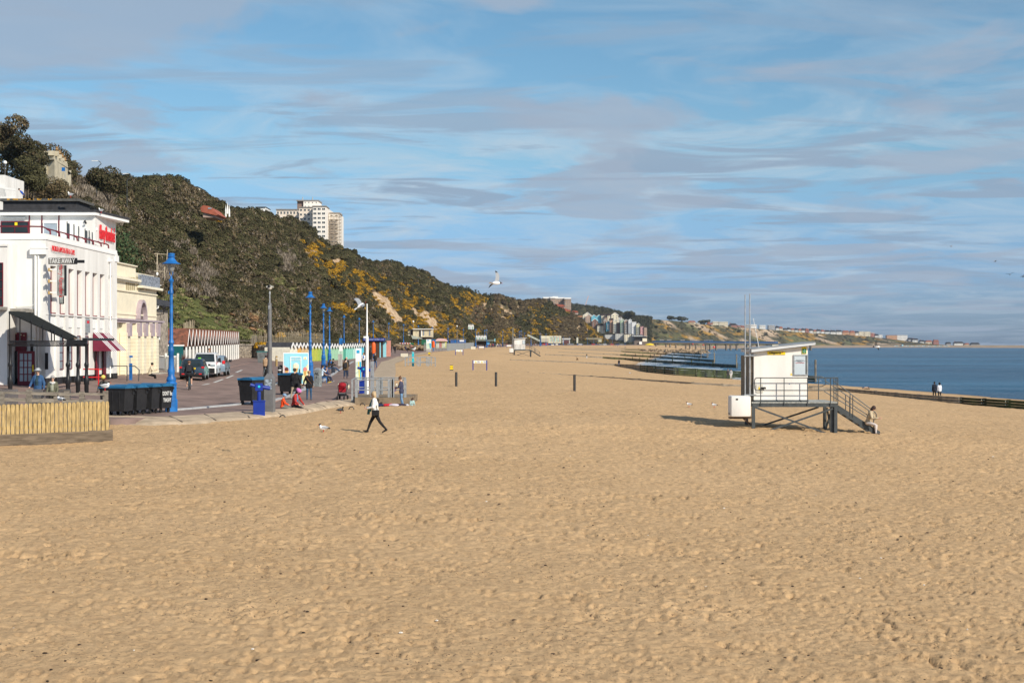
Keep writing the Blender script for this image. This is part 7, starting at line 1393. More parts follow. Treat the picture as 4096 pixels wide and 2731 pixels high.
# ================================================================ lifeguard hut
def lifeguard(t, Y, full=True, px0=2800, zxs=2.529, S=None):
 S = Y / F; X = lambda zx: ((zx / 2.529 + 2800) - CX) * 66 / F; Zz = lambda zy: H + (EY - (zy / 2.529 + 1150)) * 66 / F
 yf = 66.1; yb = 68.6
 x0, x1 = X(548), X(1095); zb, z0, z1 = Zz(1148), Zz(655), Zz(592)
 b = MB(); b.prism([(x0, zb), (x1, zb), (x1, z1), (x0, z0)], yf, yb); b.build('cabin', white, t)
 b = MB(); b.box(x0 - .02, x1 + .03, yf - .03, yb + .02, zb - .06, zb + .05); b.build('skirting', dgrey, t)
 b = MB(); a, c = (X(515), Zz(655)), (X(1158), Zz(572)); b.prism([(a[0], a[1]), (c[0], c[1] - .03), (c[0] + .02, c[1] + .06), (a[0], a[1] + .13)], yf - .28, yb + .3); b.prism([(a[0] - .0, a[1] + .14), (c[0] + .02, c[1] + .07), (c[0] + .0, c[1] + .11), (a[0], a[1] + .18)], yf - .25, yb + .3, 1); b.build('roof', [mat('roof_white', (.62, .64, .66), .4, .05), mat('roof_grey', (.25, .27, .29), .5)], t, bevel=0)
 wx0, wx1, wz0, wz1 = X(948), X(1092), Zz(888), Zz(680); b = MB(); b.box(wx0, wx1, yf - .05, yf, wz0, wz0 + .05); b.box(wx0, wx1, yf - .05, yf, wz1 - .04, wz1); b.box(wx0, wx0 + .05, yf - .05, yf, wz0 + .05, wz1 - .04); b.box(wx1 - .05, wx1 + .02, yf - .04, yf + .3, wz0 - .0, wz1); b.build('window_frame', galv, t)
 b = MB(); b.box(wx0 + .05, wx1 - .10, yf - .03, yf - .005, wz0 + .05, wz1 - .04); b.box(wx1 - .10, wx1 - .05, yf - .02, yf - .005, wz0 + .05, wz1 - .04, 1); b.build('shutter', [mat('shutter_pale', (.52, .60, .66), .5, .04), black], t)
 if full:
  cx = (wx0 + wx1) / 2 - .03; text('LIFEGUARD OFF DUTY\nIN AN EMERGENCY CALL 999\nAND ASK FOR', .036, 'lettering', dgrey, t, (cx, yf - .035, Zz(743)), ext=.002); text('COASTGUARD', .062, 'lettering', red, t, (cx, yf - .035, Zz(762)), ext=.002)
  b = MB(); b.box(X(685), X(866), yf - .03, yf, Zz(679), Zz(646)); s = b.build('name_sign', yellow, t); text('Lifeguards', .135, 'lettering', mat('navy_text', (.02, .02, .08), .5), t, (X(765), yf - .04, Zz(661)), ext=.003, bold=.002); text('+', .14, 'lettering', red, t, (X(840), yf - .04, Zz(655)), ext=.003)
  b = MB(); b.box(X(1034), X(1080), yf - .03, yf, Zz(670), Zz(601)); b.box(X(1038), X(1077), yf - .04, yf - .03, Zz(664), Zz(618), 1); b.build('first_aid_sign', [yellow, green], t); text('+', .13, 'lettering', white2, t, (X(1058), yf - .05, Zz(630)), ext=.003); text('FIRST\nAID', .045, 'lettering', white2, t, (X(1058), yf - .05, Zz(651)), ext=.003)
  b = MB(); b.prism([(X(917), Zz(886)), (X(938), Zz(886)), (X(927), Zz(862))], yf - .01, yf - .002); b.build('warning_triangle', yellow, t)
  b = MB(); b.box(X(572), X(642), yf - .04, yf, Zz(1060), Zz(980)); b.build('meter_box', mat('box_cream', (.7, .68, .6), .6), t); b = MB(); b.prism([(X(590), Zz(1030)), (X(610), Zz(1030)), (X(600), Zz(996))], yf - .05, yf - .041); b.build('warning_triangle', yellow, t); b = MB(); b.box(X(620), X(645), yf - .14, yf - .04, Zz(1027), Zz(1006)); b.tube((X(645), yf - .1, Zz(1014)), (X(666), yf - .1, Zz(1018)), .045); b.build('power_socket', black, t)
  b = MB(); b.tube((X(908), yf - .012, Zz(976)), (X(908), yf, Zz(976)), .02); b.build('blue_dot', blue, t); b = MB(); b.box(X(755), X(820), yf + .5, yf + 1.0, Zz(598), Zz(580)); b.build('roof_hatch', cream, t)
 # deck
 b = MB(); xd0, xd1 = X(520), X(1385); zt = Zz(1158); b.box(xd0, xd1, yf - .3, yb + .1, zt - .04, zt + .01); b.build('deck_plate', mat('deck_grate', (.34, .35, .33), .7, .3, 12), t)
 b = MB(); b.box(xd0 + .02, xd1 - .02, yf - .28, yf - .18, zt - .22, zt - .04); b.box(xd0 + .02, xd1 - .02, yb, yb + .08, zt - .22, zt - .04); b.box(xd0, xd0 + .1, yf - .18, yb, zt - .2, zt - .05); b.box(xd1 - .12, xd1 - .02, yf - .18, yb, zt - .2, zt - .05); b.build('deck_beam', dgrey, t)
 for zx, y in ((535, yf - .22), (1365, yf - .22), (1333, yf - .1), (1262, yb), (470, yb)):
  x = X(zx) if y < 67 else X(zx) * y / 66; b = MB(); b.box(x - .075, x + .075, y - .07, y + .07, -1.2, zt - .22); b.build('leg', dgrey, t)
 def P(zx, zy, y): k = y / 66; return Vector((X(zx) * k, y, H + (Zz(zy) - H) * k))
 for a, c, y in (((552, 1208), (1290, 1478), yf - .26), ((715, 1440), (1345, 1222), yf - .30), ((552, 1420), (1200, 1208), yb), ((1270, 1435), (1335, 1225), yb - .9), ((1320, 1430), (1285, 1215), yb - 1.4)): b = MB(); b.bar(P(*a, y), P(*c, y), .05, .08); b.build('brace', dgrey, t)
 # rails
 yr = yf - .29; b = MB(); zt1, zm = Zz(912), Zz(1038); xa, xb_ = X(545), X(1385)
 b.path([Vector(p) for p in ((xa + .12, yr, zt1), (xb_, yr, zt1))], .022); b.path([Vector(p) for p in ((xa + .12, yr, zt1), (xa + .03, yr, zt1 - .03), (xa, yr, zt1 - .12), (xa, yr, zm + .12), (xa + .03, yr, zm + .03), (xa + .12, yr, zm), (xb_, yr, zm))], .022)
 for zx in (606, 842, 1078, 1310): b.tube((X(zx), yr - .02, zt - .14), (X(zx), yr - .02, zt1), .022)
 b.build('front_rail', dgrey, t, smooth=True)
 b = MB(); y2 = yb + .1; zt2 = zt1 + .0; x1_, x2_ = X(1100) * y2 / 66, X(1230) * y2 / 66; b.path([Vector(p) for p in ((x1_, y2, zt2), (x2_ , y2, zt2), (x2_ + .2, y2, zt2 - .12), (x2_ + .2, y2, zm + .2), (x2_, y2, zm + .1), (x1_, y2, zm + .1))], .022); b.tube((x2_ - .15, y2, zt), (x2_ - .15, y2, zt2), .022); b.build('back_rail', dgrey, t)
 b = MB();
 for y in (yr, yr + .35, yr + .8): b.tube((xb_, y, zt - .1), (xb_, y, zt1 - .02), .022)
 b.tube((xb_, yr, zt1), (xb_, yr + .8, zt1), .022); b.tube((xb_, yr, zm), (xb_, yr + .8, zm), .022); b.build('end_rail', dgrey, t)
 # stairs
 ys0, ys1 = yr + .95, yr + 1.85; A, B_ = (X(1385), zt - .12), (X(1800), Zz(1470))
 for y in (ys0, ys1): b = MB(); b.prism([(A[0], A[1] - .18), (A[0], A[1] + .1), (B_[0] + .3, B_[1] + .02), (B_[0] + .3, B_[1] - .06), (B_[0], B_[1] - .1)], y, y + .05); b.build('stringer', dgrey, t)
 for i in range(6): f = (i + .6) / 6.3; x = A[0] + (B_[0] - A[0]) * f; z = A[1] + (B_[1] - A[1]) * f; b = MB(); b.box(x - .12, x + .14, ys0 + .05, ys1, z - .02, z + .02); b.build('tread', galv, t)
 for y in (ys0, ys1):
  b = MB(); k = 0 if y == ys0 else 0; a1, c1 = (X(1335) if y == ys1 else X(1385), zt1 - .05), (X(1810), Zz(1265)); b.path([Vector((a1[0], y, a1[1] - .1)), Vector((c1[0], y, c1[1])), Vector((c1[0] + .07, y, c1[1] - .1)), Vector((c1[0] + .07, y, c1[1] - .32)), Vector((c1[0] - .02, y, c1[1] - .36)), Vector((a1[0], y, zm - .1))], .022)
  for zx in (1558, 1585 if y == ys0 else 1600, 1798): x = X(zx); f = (x - A[0]) / (B_[0] - A[0]); g2 = (x - a1[0]) / (c1[0] - a1[0]); b.tube((x, y, A[1] + (B_[1] - A[1]) * f), (x, y, a1[1] - .1 + (c1[1] - a1[1] + .1) * g2), .022)
  b.build('stair_rail', dgrey, t, smooth=True)
 # masts
 for zx, top, r in ((455, 72, .03), (502, 64, .034)):
  b = MB(); x = X(zx); b.tube((x, yf - .15, Zz(1110)), (x, yf - .15, Zz(620)), r * 1.15, r); b.tube((x, yf - .15, Zz(620)), (x, yf - .15, Zz(top)), r, r * .8); b.build('mast', steel, t, smooth=True)
 for zy in (690, 1085): b = MB(); b.box(X(445), X(565), yf - .22, yf - .08, Zz(zy + 6), Zz(zy - 6)); b.build('mast_bracket', galv, t)
 b = MB(); b.tube((X(615), yf + .4, Zz(605)), (X(559), yf + .4, Zz(318)), .014, .009); b.ball((X(559), yf + .4, Zz(316)), .02); b.build('whip_aerial', white2, t)
 b = MB(); b.box(X(505), X(546), yf + .1, yb, zb, Zz(690)); b.build('side_panel', mat('hut_side', (.20, .17, .13), .8, .3, 4, stretch=(1, 1, 4)), t)
 b = MB(); b.path([Vector((X(466), yf - .1, Zz(1080))), Vector((X(466), yf - .1, Zz(1000)))], .06); b.path([Vector((X(466), yf - .1, Zz(1000))), Vector((X(466), yf - .1, Zz(892)))], .045); b.build('rolled_fender', black, t)
 # storage box
 xb0, xb1 = X(300), X(501); b = MB(); b.box(xb0, xb1, yf - .55, yf + .45, Zz(1302), Zz(1092)); b.build('storage_box', white, t, bevel=.09, smooth=True)
 b = MB(); b.box(X(348), X(370), yf - .565, yf - .55, Zz(1133), Zz(1118)); b.box(xb0 - .02, xb0 - .0, yf - .2, yf + .2, Zz(1280), Zz(1270)); b.build('box_latch', black, t); b = MB(); b.box(X(280), X(520), yf - .4, yf - .3, Zz(1318), Zz(1303)); b.box(X(310), X(520), yf + .2, yf + .3, Zz(1330), Zz(1310)); b.bar(Vector((X(440), yf, Zz(1320))), Vector((X(520), yf, Zz(1390))), .08); b.build('box_bracket', mat('rusty_steel', (.10, .07, .055), .8, .4), t)
t1 = thing('lifeguard_hut', 'near white lifeguard hut on grey steel legs with masts and stairs', 'lifeguard hut', (0, 0, 0)); lifeguard(t1, 66)
# distant twin of the hut, rebuilt round its own base further along the beach
def far_hut():
 t2 = thing('lifeguard_hut', 'distant white lifeguard hut standing beyond the warning boards', 'lifeguard hut', (0, 0, 0))
 n0 = set(bpy.data.objects); lifeguard(t2, 66, full=False); new = [o for o in bpy.data.objects if o not in n0]
 p = gY(2085, 365, True); bx, bz = 13.1, -.62; k = 1.12
 for o in new:
  for v in o.data.vertices: v.co = Vector(((v.co.x - bx) * k, (v.co.y - 67.3) * k, (v.co.z - bz) * k))
 t2.location = (p.x + .3, p.y, p.z)
far_hut()
# ================================================================ groynes
def groyne(lab, pts, n, h, weedy, tall=0, endpost=0, ex=0):
 t = thing('groyne', lab, 'groyne', (0, 0, 0)); K = []
 for px, yt, q in pts:
  if q > 0: p = gp(px, q, 60); p = at(px, yt, p.y)
  else: Y = (H - q) * F / (yt - EY); p = Vector(((px - CX) * Y / F, Y, q))
  K.append(p)
 m = len(K) - 1; ip = lambda f: K[min(int(f * m), m - 1)].lerp(K[min(int(f * m), m - 1) + 1], f * m - min(int(f * m), m - 1))
 P = [ip(i / n) for i in range(n + 1)]; k = int(n * (1 - weedy)); u = (P[-1] - P[0]); u.z = 0; u.normalize(); nn = Vector((u.y, -u.x, 0))
 if nn.y > 0: nn = -nn
 for nm, i0, i1, mt in (('dry_planks', 0, k, groyne_m), ('weedy_planks', k, n, weed)):
  b = MB()
  for i in range(i0, i1):
   for r in range(4):
    o = nn * (.03 * (r % 2)); za = -r * h / 4
    b.add([q + o2 + Vector((0, 0, zz)) for q in (P[i], P[i + 1]) for o2 in (o, o + nn * -.12) for zz in (za - .015, za - h / 4 + .01)], [(0, 1, 5, 4), (2, 6, 7, 3), (0, 4, 6, 2), (1, 3, 7, 5), (0, 2, 3, 1), (4, 5, 7, 6)])
  b.build(nm, mt, t)
 for i in range(n + 1):
  p = P[i] - nn * .25; b = MB(); up = tall if i > n * .5 else 0; b.box(p.x - .14, p.x + .14, p.y - .14, p.y + .14, p.z - h - 1, p.z + up + .02); b.build('pile', weed if i > k else groyne_m, t)
  if ex and i >= k:
   b = MB(); p = P[i] + nn * .06
   for s in (-1, 1):
    for r in range(4): q = p + u * s * .13; b.ball((q.x, q.y, q.z - .15 - r * .3), .05, 8, 5)
   b.build('bolt_heads', mat('bolt_pale', (.55, .6, .5), .6), t)
 if endpost: b = MB(); p = P[-1]; b.tube((p.x, p.y, p.z - h - 1), (p.x, p.y, p.z + endpost), .2, .18, 10); b.build('end_post', groyne_m, t)
groyne('nearest groyne, running out behind the lifeguard hut to the right edge', [(2105, 1488, 1490), (2380, 1503, 1506), (2840, 1533, 1540), (3350, 1551, 1563), (3700, 1579, 1600), (4096, 1603, 1637), (4400, 1632, 1668)], 26, 1.0, .26, ex=1)
groyne('second groyne, green weedy timber behind the hut with pale bolts', [(2040, 1437, 1440), (2300, 1446, 1450), (2460, 1455, 1463), (2560, 1459, 1482), (2700, 1469, 1500), (2985, 1486, -1.9), (3262, 1503, -2.1)], 24, 1.5, .5, ex=1, endpost=2.9)
groyne('third groyne, ending in a tall dark post left of the hut', [(2180, 1416, 1419), (2308, 1421, 1425), (2500, 1431, 1439), (2620, 1439, -1.9), (2946, 1459, -2.2)], 16, 1.0, .6, .5, 3.0)
groyne('fourth groyne, its end post carrying a red marker basket', [(2234, 1407, 1409), (2451, 1415, 1419), (2600, 1422, -1.8), (2858, 1439, -2.2)], 15, .9, .6, .6, 2.6)
groyne('fifth groyne counting away from the hut', [(2190, 1390, 1392), (2472, 1402, 1406), (2640, 1412, -1.8), (2828, 1425, -2.3)], 14, .9, .6, .8, 3.2)
groyne('sixth groyne counting away from the hut', [(2300, 1391, 1393), (2499, 1397, 1400), (2640, 1404, -1.6), (2806, 1413, -2.2)], 12, .9, .6, .9, 3.4)
groyne('farthest groyne before the rocks near the pier', [(2360, 1388.5, 1390), (2550, 1395, 1397), (2782, 1405, -2)], 10, .9, .7, 1)
def basket(lab, px, top, Y):
 p = at(px, top, Y); t = thing('marker_beacon', lab, 'marker', (p.x, p.y, 0), group='red groyne markers'); b = MB(); b.tube((0, 0, -3.5), (0, 0, p.z - .3), .13, .08); b.build('pole', groyne_m, t); b = MB(); b.lathe([(.45, p.z - .5), (.45, p.z - .35), (.34, p.z), (.30, p.z), (.40, p.z - .4)], n=12); b.build('basket', red, t)
basket('red basket marker on the end post of the fourth groyne', 2856, 1385, 500); basket('faint red marker on a pole left of the rocks', 2771, 1374, 800); basket('faint red marker on a pole beyond the rocks', 2813, 1377, 760)
for px, top, Y in ((2804, 1382, 700), (2832, 1382, 760)): p = at(px, top, Y); t = thing('sea_post', 'bare dark post standing in the sea near the rocks', 'post', (p.x, p.y, 0), group='bare posts in the sea'); b = MB(); b.tube((0, 0, -4), (0, 0, p.z), .2); b.build('post', groyne_m, t)
def rocks():
 g = np.random.default_rng(9); t = thing('rock_groyne', 'low brown rock groyne in the shallows near the pier', 'rocks', (0, 0, 0)); b = MB()
 for i in range(260):
  f = g.random(); Y = 1130 + g.normal() * 14; px = 2560 + 262 * f; x = (px - CX) * Y / F; s = g.uniform(1.2, 3.2); k0 = len(b.v); b.ball((x, Y, SEA + g.uniform(-.6, 1.2)), s, 6, 4, sc=(1, 1, .6));
  for j in range(k0, len(b.v)): v = b.v[j]; b.v[j] = (v[0] + g.normal() * .25 * s, v[1] + g.normal() * .25 * s, v[2] + g.normal() * .15 * s)
 b.build('boulders', mat('boulder_brown', (.30, .22, .14), .9, .4, .4), t)
rocks()
# ================================================================ kiosk, chalets, containers, site fence
def kiosk():
 Y = 252; x = lambda p: (p - CX) * Y / F; p0 = gY(1455, Y); S = Y / F; t = thing('timber_kiosk', 'brown timber kiosk with blue sign for drinks and ice creams', 'kiosk', (0, 0, p0.z)); br = mat('brown_boards', (.10, .045, .025), .8, .3, 2, stretch=(1, 1, 8)); z1 = H + (EY - 1362) * S - p0.z
 b = MB(); b.box(x(1454), x(1521), Y, Y + 9, 0, z1)
 for k in range(16): b.box(x(1454) - .02, x(1521) + .02, Y - .03, Y, k * z1 / 16, (k + .8) * z1 / 16)
 b.build('walls', br, t); b = MB(); b.box(x(1453), x(1541), Y - .4, Y + 9.4, z1 + .0, z1 + .45); b.build('roof', dgrey, t); b = MB(); b.box(x(1453), x(1541), Y - .5, Y - .4, z1 - .05, z1 + .42); b.build('fascia_sign', dblue, t)
 text('HOT & COLD DRINKS   ICE CREAMS   SNACKS', .24, 'lettering', white2, t, ((x(1453) + x(1541)) / 2, Y - .52, z1 + .18), ext=.004, sx=.72)
 b = MB(); b.box(x(1479), x(1491), Y - .08, Y - .03, z1 * .36, z1 * .66); b.build('window', galv, t); b = MB(); b.box(x(1480), x(1490), Y - .085, Y - .08, z1 * .38, z1 * .64); b.build('pane', glass, t); b = MB(); b.box(x(1519), x(1523), Y - .1, Y, 0, z1 * .9); b.box(x(1522), x(1535), Y + 5, Y + 5.1, 0, z1); b.build('door_edge', skyblue, t)
 q = gY(1494, 238); t = thing('life_ring_post', 'orange life ring case in front of the timber kiosk', 'life ring', q); b = MB(); b.box(-.08, .08, -.05, .05, 0, 1.0); b.build('post', blue, t); b = MB(); b.lathe([(.30, .95), (.34, 1.2), (.34, 2.5), (.22, 2.8), (0, 2.85)], n=12); b.build('ring_case', orange, t, smooth=True)
 q = gY(1536, 262); t = thing('pink_beach_hut', 'pink hut end showing behind the timber kiosk', 'beach hut', q); b = MB(); b.box(-.5, 1.0, 0, 3, 0, 3.0); b.build('wall', mat('hut_pink', (.62, .28, .22), .7), t); b = MB(); b.box(-.6, 1.1, -.1, 3, 3.0, 3.3); b.build('roof', slate, t)
kiosk()
def crate(lab, px, Y, w, h, rz=0):
 p = gY(px, Y); S = Y / F; t = thing('white_crate', lab, 'crate', p, rz, 'white slatted crates beside the promenade'); W_, H_ = w * S, h * S; b = MB(); n = 4
 for k in range(n): b.box(-W_ / 2, W_ / 2, -W_ * .3, W_ * .3, k * H_ / n + .02, (k + 1) * H_ / n - .02)
 b.build('slats', mat('crate_cream', (.72, .68, .55), .7, .06, 3), t); b = MB()
 for s in (-1, 1): b.box(s * W_ / 2 - .04, s * W_ / 2 + .04, -W_ * .31, -W_ * .3, 0, H_ + .03)
 b.build('corner_strip', dgrey, t)
crate('big white slatted crate at the promenade edge near the walkers', 1618, 262, 32, 17, R(3)); crate('white slatted crate in the sand beyond the site fence', 1893, 470, 21, 11); crate('small white crate in the far crowd', 1982, 640, 9, 9)
def boxb(t, nm, x0, x1, Y, d, z0, z1, m): b = MB(); S = Y / F; b.box((x0 - CX) * S, (x1 - CX) * S, Y, Y + d, H + (EY - z0) * S, H + (EY - z1) * S); return b.build(nm, m, t)
def chalet():
 Y = 395; S = Y / F; t = thing('derelict_chalet', 'derelict cream chalet with flat roof on the gorse slope', 'chalet', (0, 0, 0)); dw = mat('derelict_cream', (.60, .52, .36), .9, .25, 1.2)
 boxb(t, 'wall', 1652, 1727, Y, 8, 1348, 1317, dw); boxb(t, 'side_wing', 1632, 1652, Y + 1, 6, 1342, 1319, dw); boxb(t, 'roof', 1650, 1729, Y - .6, 9, 1317, 1314.5, white2); boxb(t, 'wing_roof', 1631, 1651, Y + .5, 7, 1319, 1317.5, dgrey)
 for a, c in ((1643, 1651), (1676, 1684)): boxb(t, 'door', a, c, Y - .05 + (1 if a < 1650 else 0), .1, 1346 if a > 1650 else 1338, 1321, mat('door_dark', (.06, .05, .045), .8))
 for a, c in ((1691, 1697), (1716, 1722)): boxb(t, 'shutter', a, c, Y - .05, .1, 1342, 1320, mat('shutter_grey', (.22, .24, .28), .8))
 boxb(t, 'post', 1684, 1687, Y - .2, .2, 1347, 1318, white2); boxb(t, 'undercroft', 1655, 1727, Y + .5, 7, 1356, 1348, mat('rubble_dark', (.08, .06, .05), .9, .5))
 b = MB(); b.prism([((1647 - CX) * S, H + (EY - 1341) * S), ((1690 - CX) * S, H + (EY - 1353) * S), ((1690 - CX) * S, H + (EY - 1355.5) * S), ((1652 - CX) * S, H + (EY - 1355.5) * S)], Y - 2.5, Y - .3); b.build('canopy', mat('canopy_pale', (.38, .42, .36), .7), t)
chalet()
def containers():
 Y = 372; t = thing('green_container', 'green storage container behind the mesh site fence', 'container', (0, 0, 0)); boxb(t, 'box', 1686, 1722, Y, 6, 1378, 1357, mat('container_green', (.02, .13, .07), .6, .15)); boxb(t, 'frame', 1685, 1723, Y - .05, .05, 1358.5, 1356.5, dgrey)
 t = thing('blue_container', 'blue container just left of the striped kiosk', 'container', (0, 0, 0)); boxb(t, 'box', 1730, 1750, 400, 6, 1380, 1355, mat('container_blue', (.03, .17, .38), .6, .1)); boxb(t, 'frame', 1729, 1751, 399.9, .08, 1357, 1354.5, dgrey)
 t = thing('site_cabins', 'long blue and white site cabins beyond the striped kiosk', 'site cabin', (0, 0, 0)); Y = 520; boxb(t, 'box', 1802, 1862, Y, 5, 1373, 1358, mat('cabin_blue', (.05, .12, .32), .6)); boxb(t, 'roof', 1801, 1863, Y - .2, 5.4, 1358, 1356.5, galv); boxb(t, 'door', 1818, 1825, Y - .1, .1, 1373, 1360, blue); boxb(t, 'window', 1838, 1856, Y - .1, .1, 1366, 1360, white2)
 Y = 378; S = Y / F; t = thing('striped_kiosk', 'yellow kiosk with red and white striped domed roof', 'kiosk', (0, 0, 0)); boxb(t, 'wall', 1745, 1783, Y, 4.5, 1392, 1364, mat('kiosk_yellow', (.68, .70, .22), .7));
 for a in (1747, 1753, 1770, 1776): boxb(t, 'panel', a, a + 3.5, Y - .03, .03, 1391, 1367, white2)
 boxb(t, 'shutter_door', 1757.5, 1766.5, Y - .06, .06, 1391, 1369, red)
 b = MB(); n = 14; r = [(1742, 1364), (1745, 1358), (1751, 1354), (1764, 1353.2), (1778, 1354.5), (1784, 1358), (1788, 1364)]
 xs = np.linspace(1742, 1788, n * 2 + 1); ys_ = np.interp(xs, [q[0] for q in r], [q[1] for q in r])
 for i in range(n * 2):
  a = [(xs[i], ys_[i]), (xs[i + 1], ys_[i + 1])]; b.add([((px - CX) * S, yy, H + (EY - py) * S) for yy in (Y - .7, Y + 5) for px, py in (a[0], a[1], (xs[i + 1], 1364.5), (xs[i], 1364.5))], [(0, 1, 2, 3), (4, 7, 6, 5), (0, 4, 5, 1)], i % 2)
 b.build('striped_roof', [mat('roof_red', (.55, .06, .06), .6), white2], t)
 t = thing('mesh_site_fence', 'long run of grey mesh site fence panels round the works', 'fence', (0, 0, 0)); P = [gY(1697, 350), gY(1790, 372), gY(1858, 470), gY(1896, 560)]; b = MB()
 for a, c in zip(P[:-1], P[1:]):
  L = (c - a).length; m = int(L / .45)
  for i in range(m + 1): q = a.lerp(c, i / m); b.bar(q, q + Vector((0, 0, 2.0)), .04 if i % 7 else .1)
  for z in (.1, 1.0, 2.0): b.bar(a + Vector((0, 0, z)), c + Vector((0, 0, z)), .05)
 b.build('mesh_panel', galv, t)
 t = thing('striped_barrier', 'red and white striped barrier board left of the camera pole', 'barrier', (0, 0, 0)); Y = 345
 for i in range(9): boxb(t, 'stripe', 1598 + i * 5, 1603 + i * 5, Y, .1, 1374.5, 1371.5, red if i % 2 else white2)
 boxb(t, 'green_end', 1643, 1655, Y, .1, 1376, 1372, green)
 t = thing('rubble_heap', 'long brown heap of rubble behind the promenade', 'rubble', (0, 0, 0)); b = MB(); g = np.random.default_rng(12)
 for i in range(260): px = g.uniform(1580, 1700); q = gY(px, 358 + g.uniform(-3, 8)); s = g.uniform(.2, .6); b.ball((q.x, q.y, q.z + g.uniform(0, 1.2)), s, 6, 4, sc=(1.2, 1, .7))
 b.build('stones', mat('rubble_brown', (.26, .19, .12), .9, .4, 1), t)
 t = thing('life_ring_post', 'orange life ring case by the darker blue lamp post', 'life ring', gY(1733, 345)); b = MB(); b.lathe([(.3, .9), (.34, 1.1), (.34, 2.3), (0, 2.6)], n=10); b.build('ring_case', orange, t); b = MB(); b.box(-.07, .07, -.05, .05, 0, .95); b.build('post', blue, t)
containers()
def gabled_row(lab, x0, x1, py0, py1, Y, n, m, d=3):
 S = Y / F; t = thing('gabled_huts', lab, 'beach huts', (0, 0, 0)); w = (x1 - x0) * S / n; z0 = H + (EY - py1) * S; z1 = H + (EY - py0) * S; h = (z1 - z0)
 for i in range(n):
  x = (x0 - CX) * S + w * i; b = MB(); b.prism([(x + .06, z0), (x + w - .06, z0), (x + w - .06, z0 + h * .6), (x + w / 2, z1), (x + .06, z0 + h * .6)], Y, Y + d); b.build('hut_front', white2 if i % 3 or m is None else m, t)
  b = MB(); b.box(x + w * .3, x + w * .7, Y - .04, Y, z0, z0 + h * .5); b.build('door', [mat('door_green', (.08, .3, .2), .7), mat('door_pale', (.45, .55, .6), .7)][i % 2], t)
gabled_row('small cluster of white gabled huts high on the slope', 1872, 1895, 1296, 1317, 575, 3, None); gabled_row('row of white gabled huts standing low on the slope', 1903, 1946, 1340, 1357, 600, 7, None)
t = thing('flat_roof_kiosk', 'long flat roofed blue kiosk below the row of gabled huts', 'kiosk', (0, 0, 0)); boxb(t, 'roof', 1905, 1978, 610, 6, 1363, 1360, mat('kiosk_roof', (.25, .3, .28), .7)); boxb(t, 'front', 1946, 1958, 611, 5, 1378, 1363, mat('kiosk_blue', (.12, .35, .6), .6)); boxb(t, 'dark_bay', 1907, 1945, 612, 4, 1380, 1363, mat('bay_dark', (.09, .07, .05), .9)); boxb(t, 'end_sign', 1978, 1981, 610, 1, 1366, 1354, skyblue)
# far promenade buildings
def mural():
 t = thing('mural_shelter', 'long low shelter painted with a pastel mural at the cliff foot', 'shelter', (0, 0, 0)); Y = 1130; boxb(t, 'wall', 2163, 2245, Y, 8, 1372, 1343, mat('shelter_cream', (.66, .62, .48), .8, .1)); boxb(t, 'side_bay', 2164, 2195, Y - 6, 6, 1368, 1352, mat('shelter_cream2', (.5, .46, .36), .8)); g = np.random.default_rng(6)
 for i in range(20): a = 2200 + i * 2.2; c = ((.2, .5, .55), (.6, .6, .25), (.55, .3, .45), (.25, .45, .3), (.6, .55, .5))[i % 5]; boxb(t, 'mural_panel', a, a + 2.1, Y - .15 - .001 * i, .1, 1366, 1345 + g.uniform(0, 4), mat('mural_%d' % (i % 5), c, .7, .3, .3))
 t = thing('low_shop_row', 'low white and blue shop row under the far cliff', 'shops', (0, 0, 0)); Y = 1240; boxb(t, 'wall', 2250, 2280, Y, 8, 1374, 1356, mat('shop_white', (.5, .5, .48), .8, .3, .2)); boxb(t, 'roof', 2248, 2282, Y - 1, 9, 1356, 1353, white2); boxb(t, 'shopfront', 2256, 2276, Y - .3, .3, 1374, 1361, mat('shop_red', (.12, .05, .05), .7)); boxb(t, 'pillar', 2306, 2313, Y + 60, 5, 1372, 1350, mat('pillar_cream', (.6, .6, .5), .7))
 t = thing('beach_chalet_row', 'long cream chalet row with tiled roof at the far cliff foot', 'chalets', (0, 0, 0)); Y = 1480
 for i in range(14): boxb(t, 'chalet_front', 2345 + i * 4.4, 2349 + i * 4.4, Y + i, 6, 1368, 1358, mat('chalet_cream%d' % (i % 2), ((.6, .56, .38), (.45, .48, .42))[i % 2], .8))
 boxb(t, 'roof', 2343, 2407, Y - 2, 10, 1358, 1351, mat('chalet_roof', (.28, .25, .17), .9))
 t = thing('zigzag_stair', 'sloping stair with pale rails down the cliff foot', 'stair', (0, 0, 0)); b = MB(); Y = 780; b.bar(at(2110, 1340, Y), at(2160, 1364, Y), .6, .8); b.bar(at(2110, 1336, Y), at(2160, 1360, Y), .15); b.build('flight', mat('stair_pale', (.42, .45, .4), .8), t)
mural()
CARC = [(.6, .6, .62), (.03, .03, .04), (.5, .03, .03), (.02, .05, .2), (.25, .26, .28)]
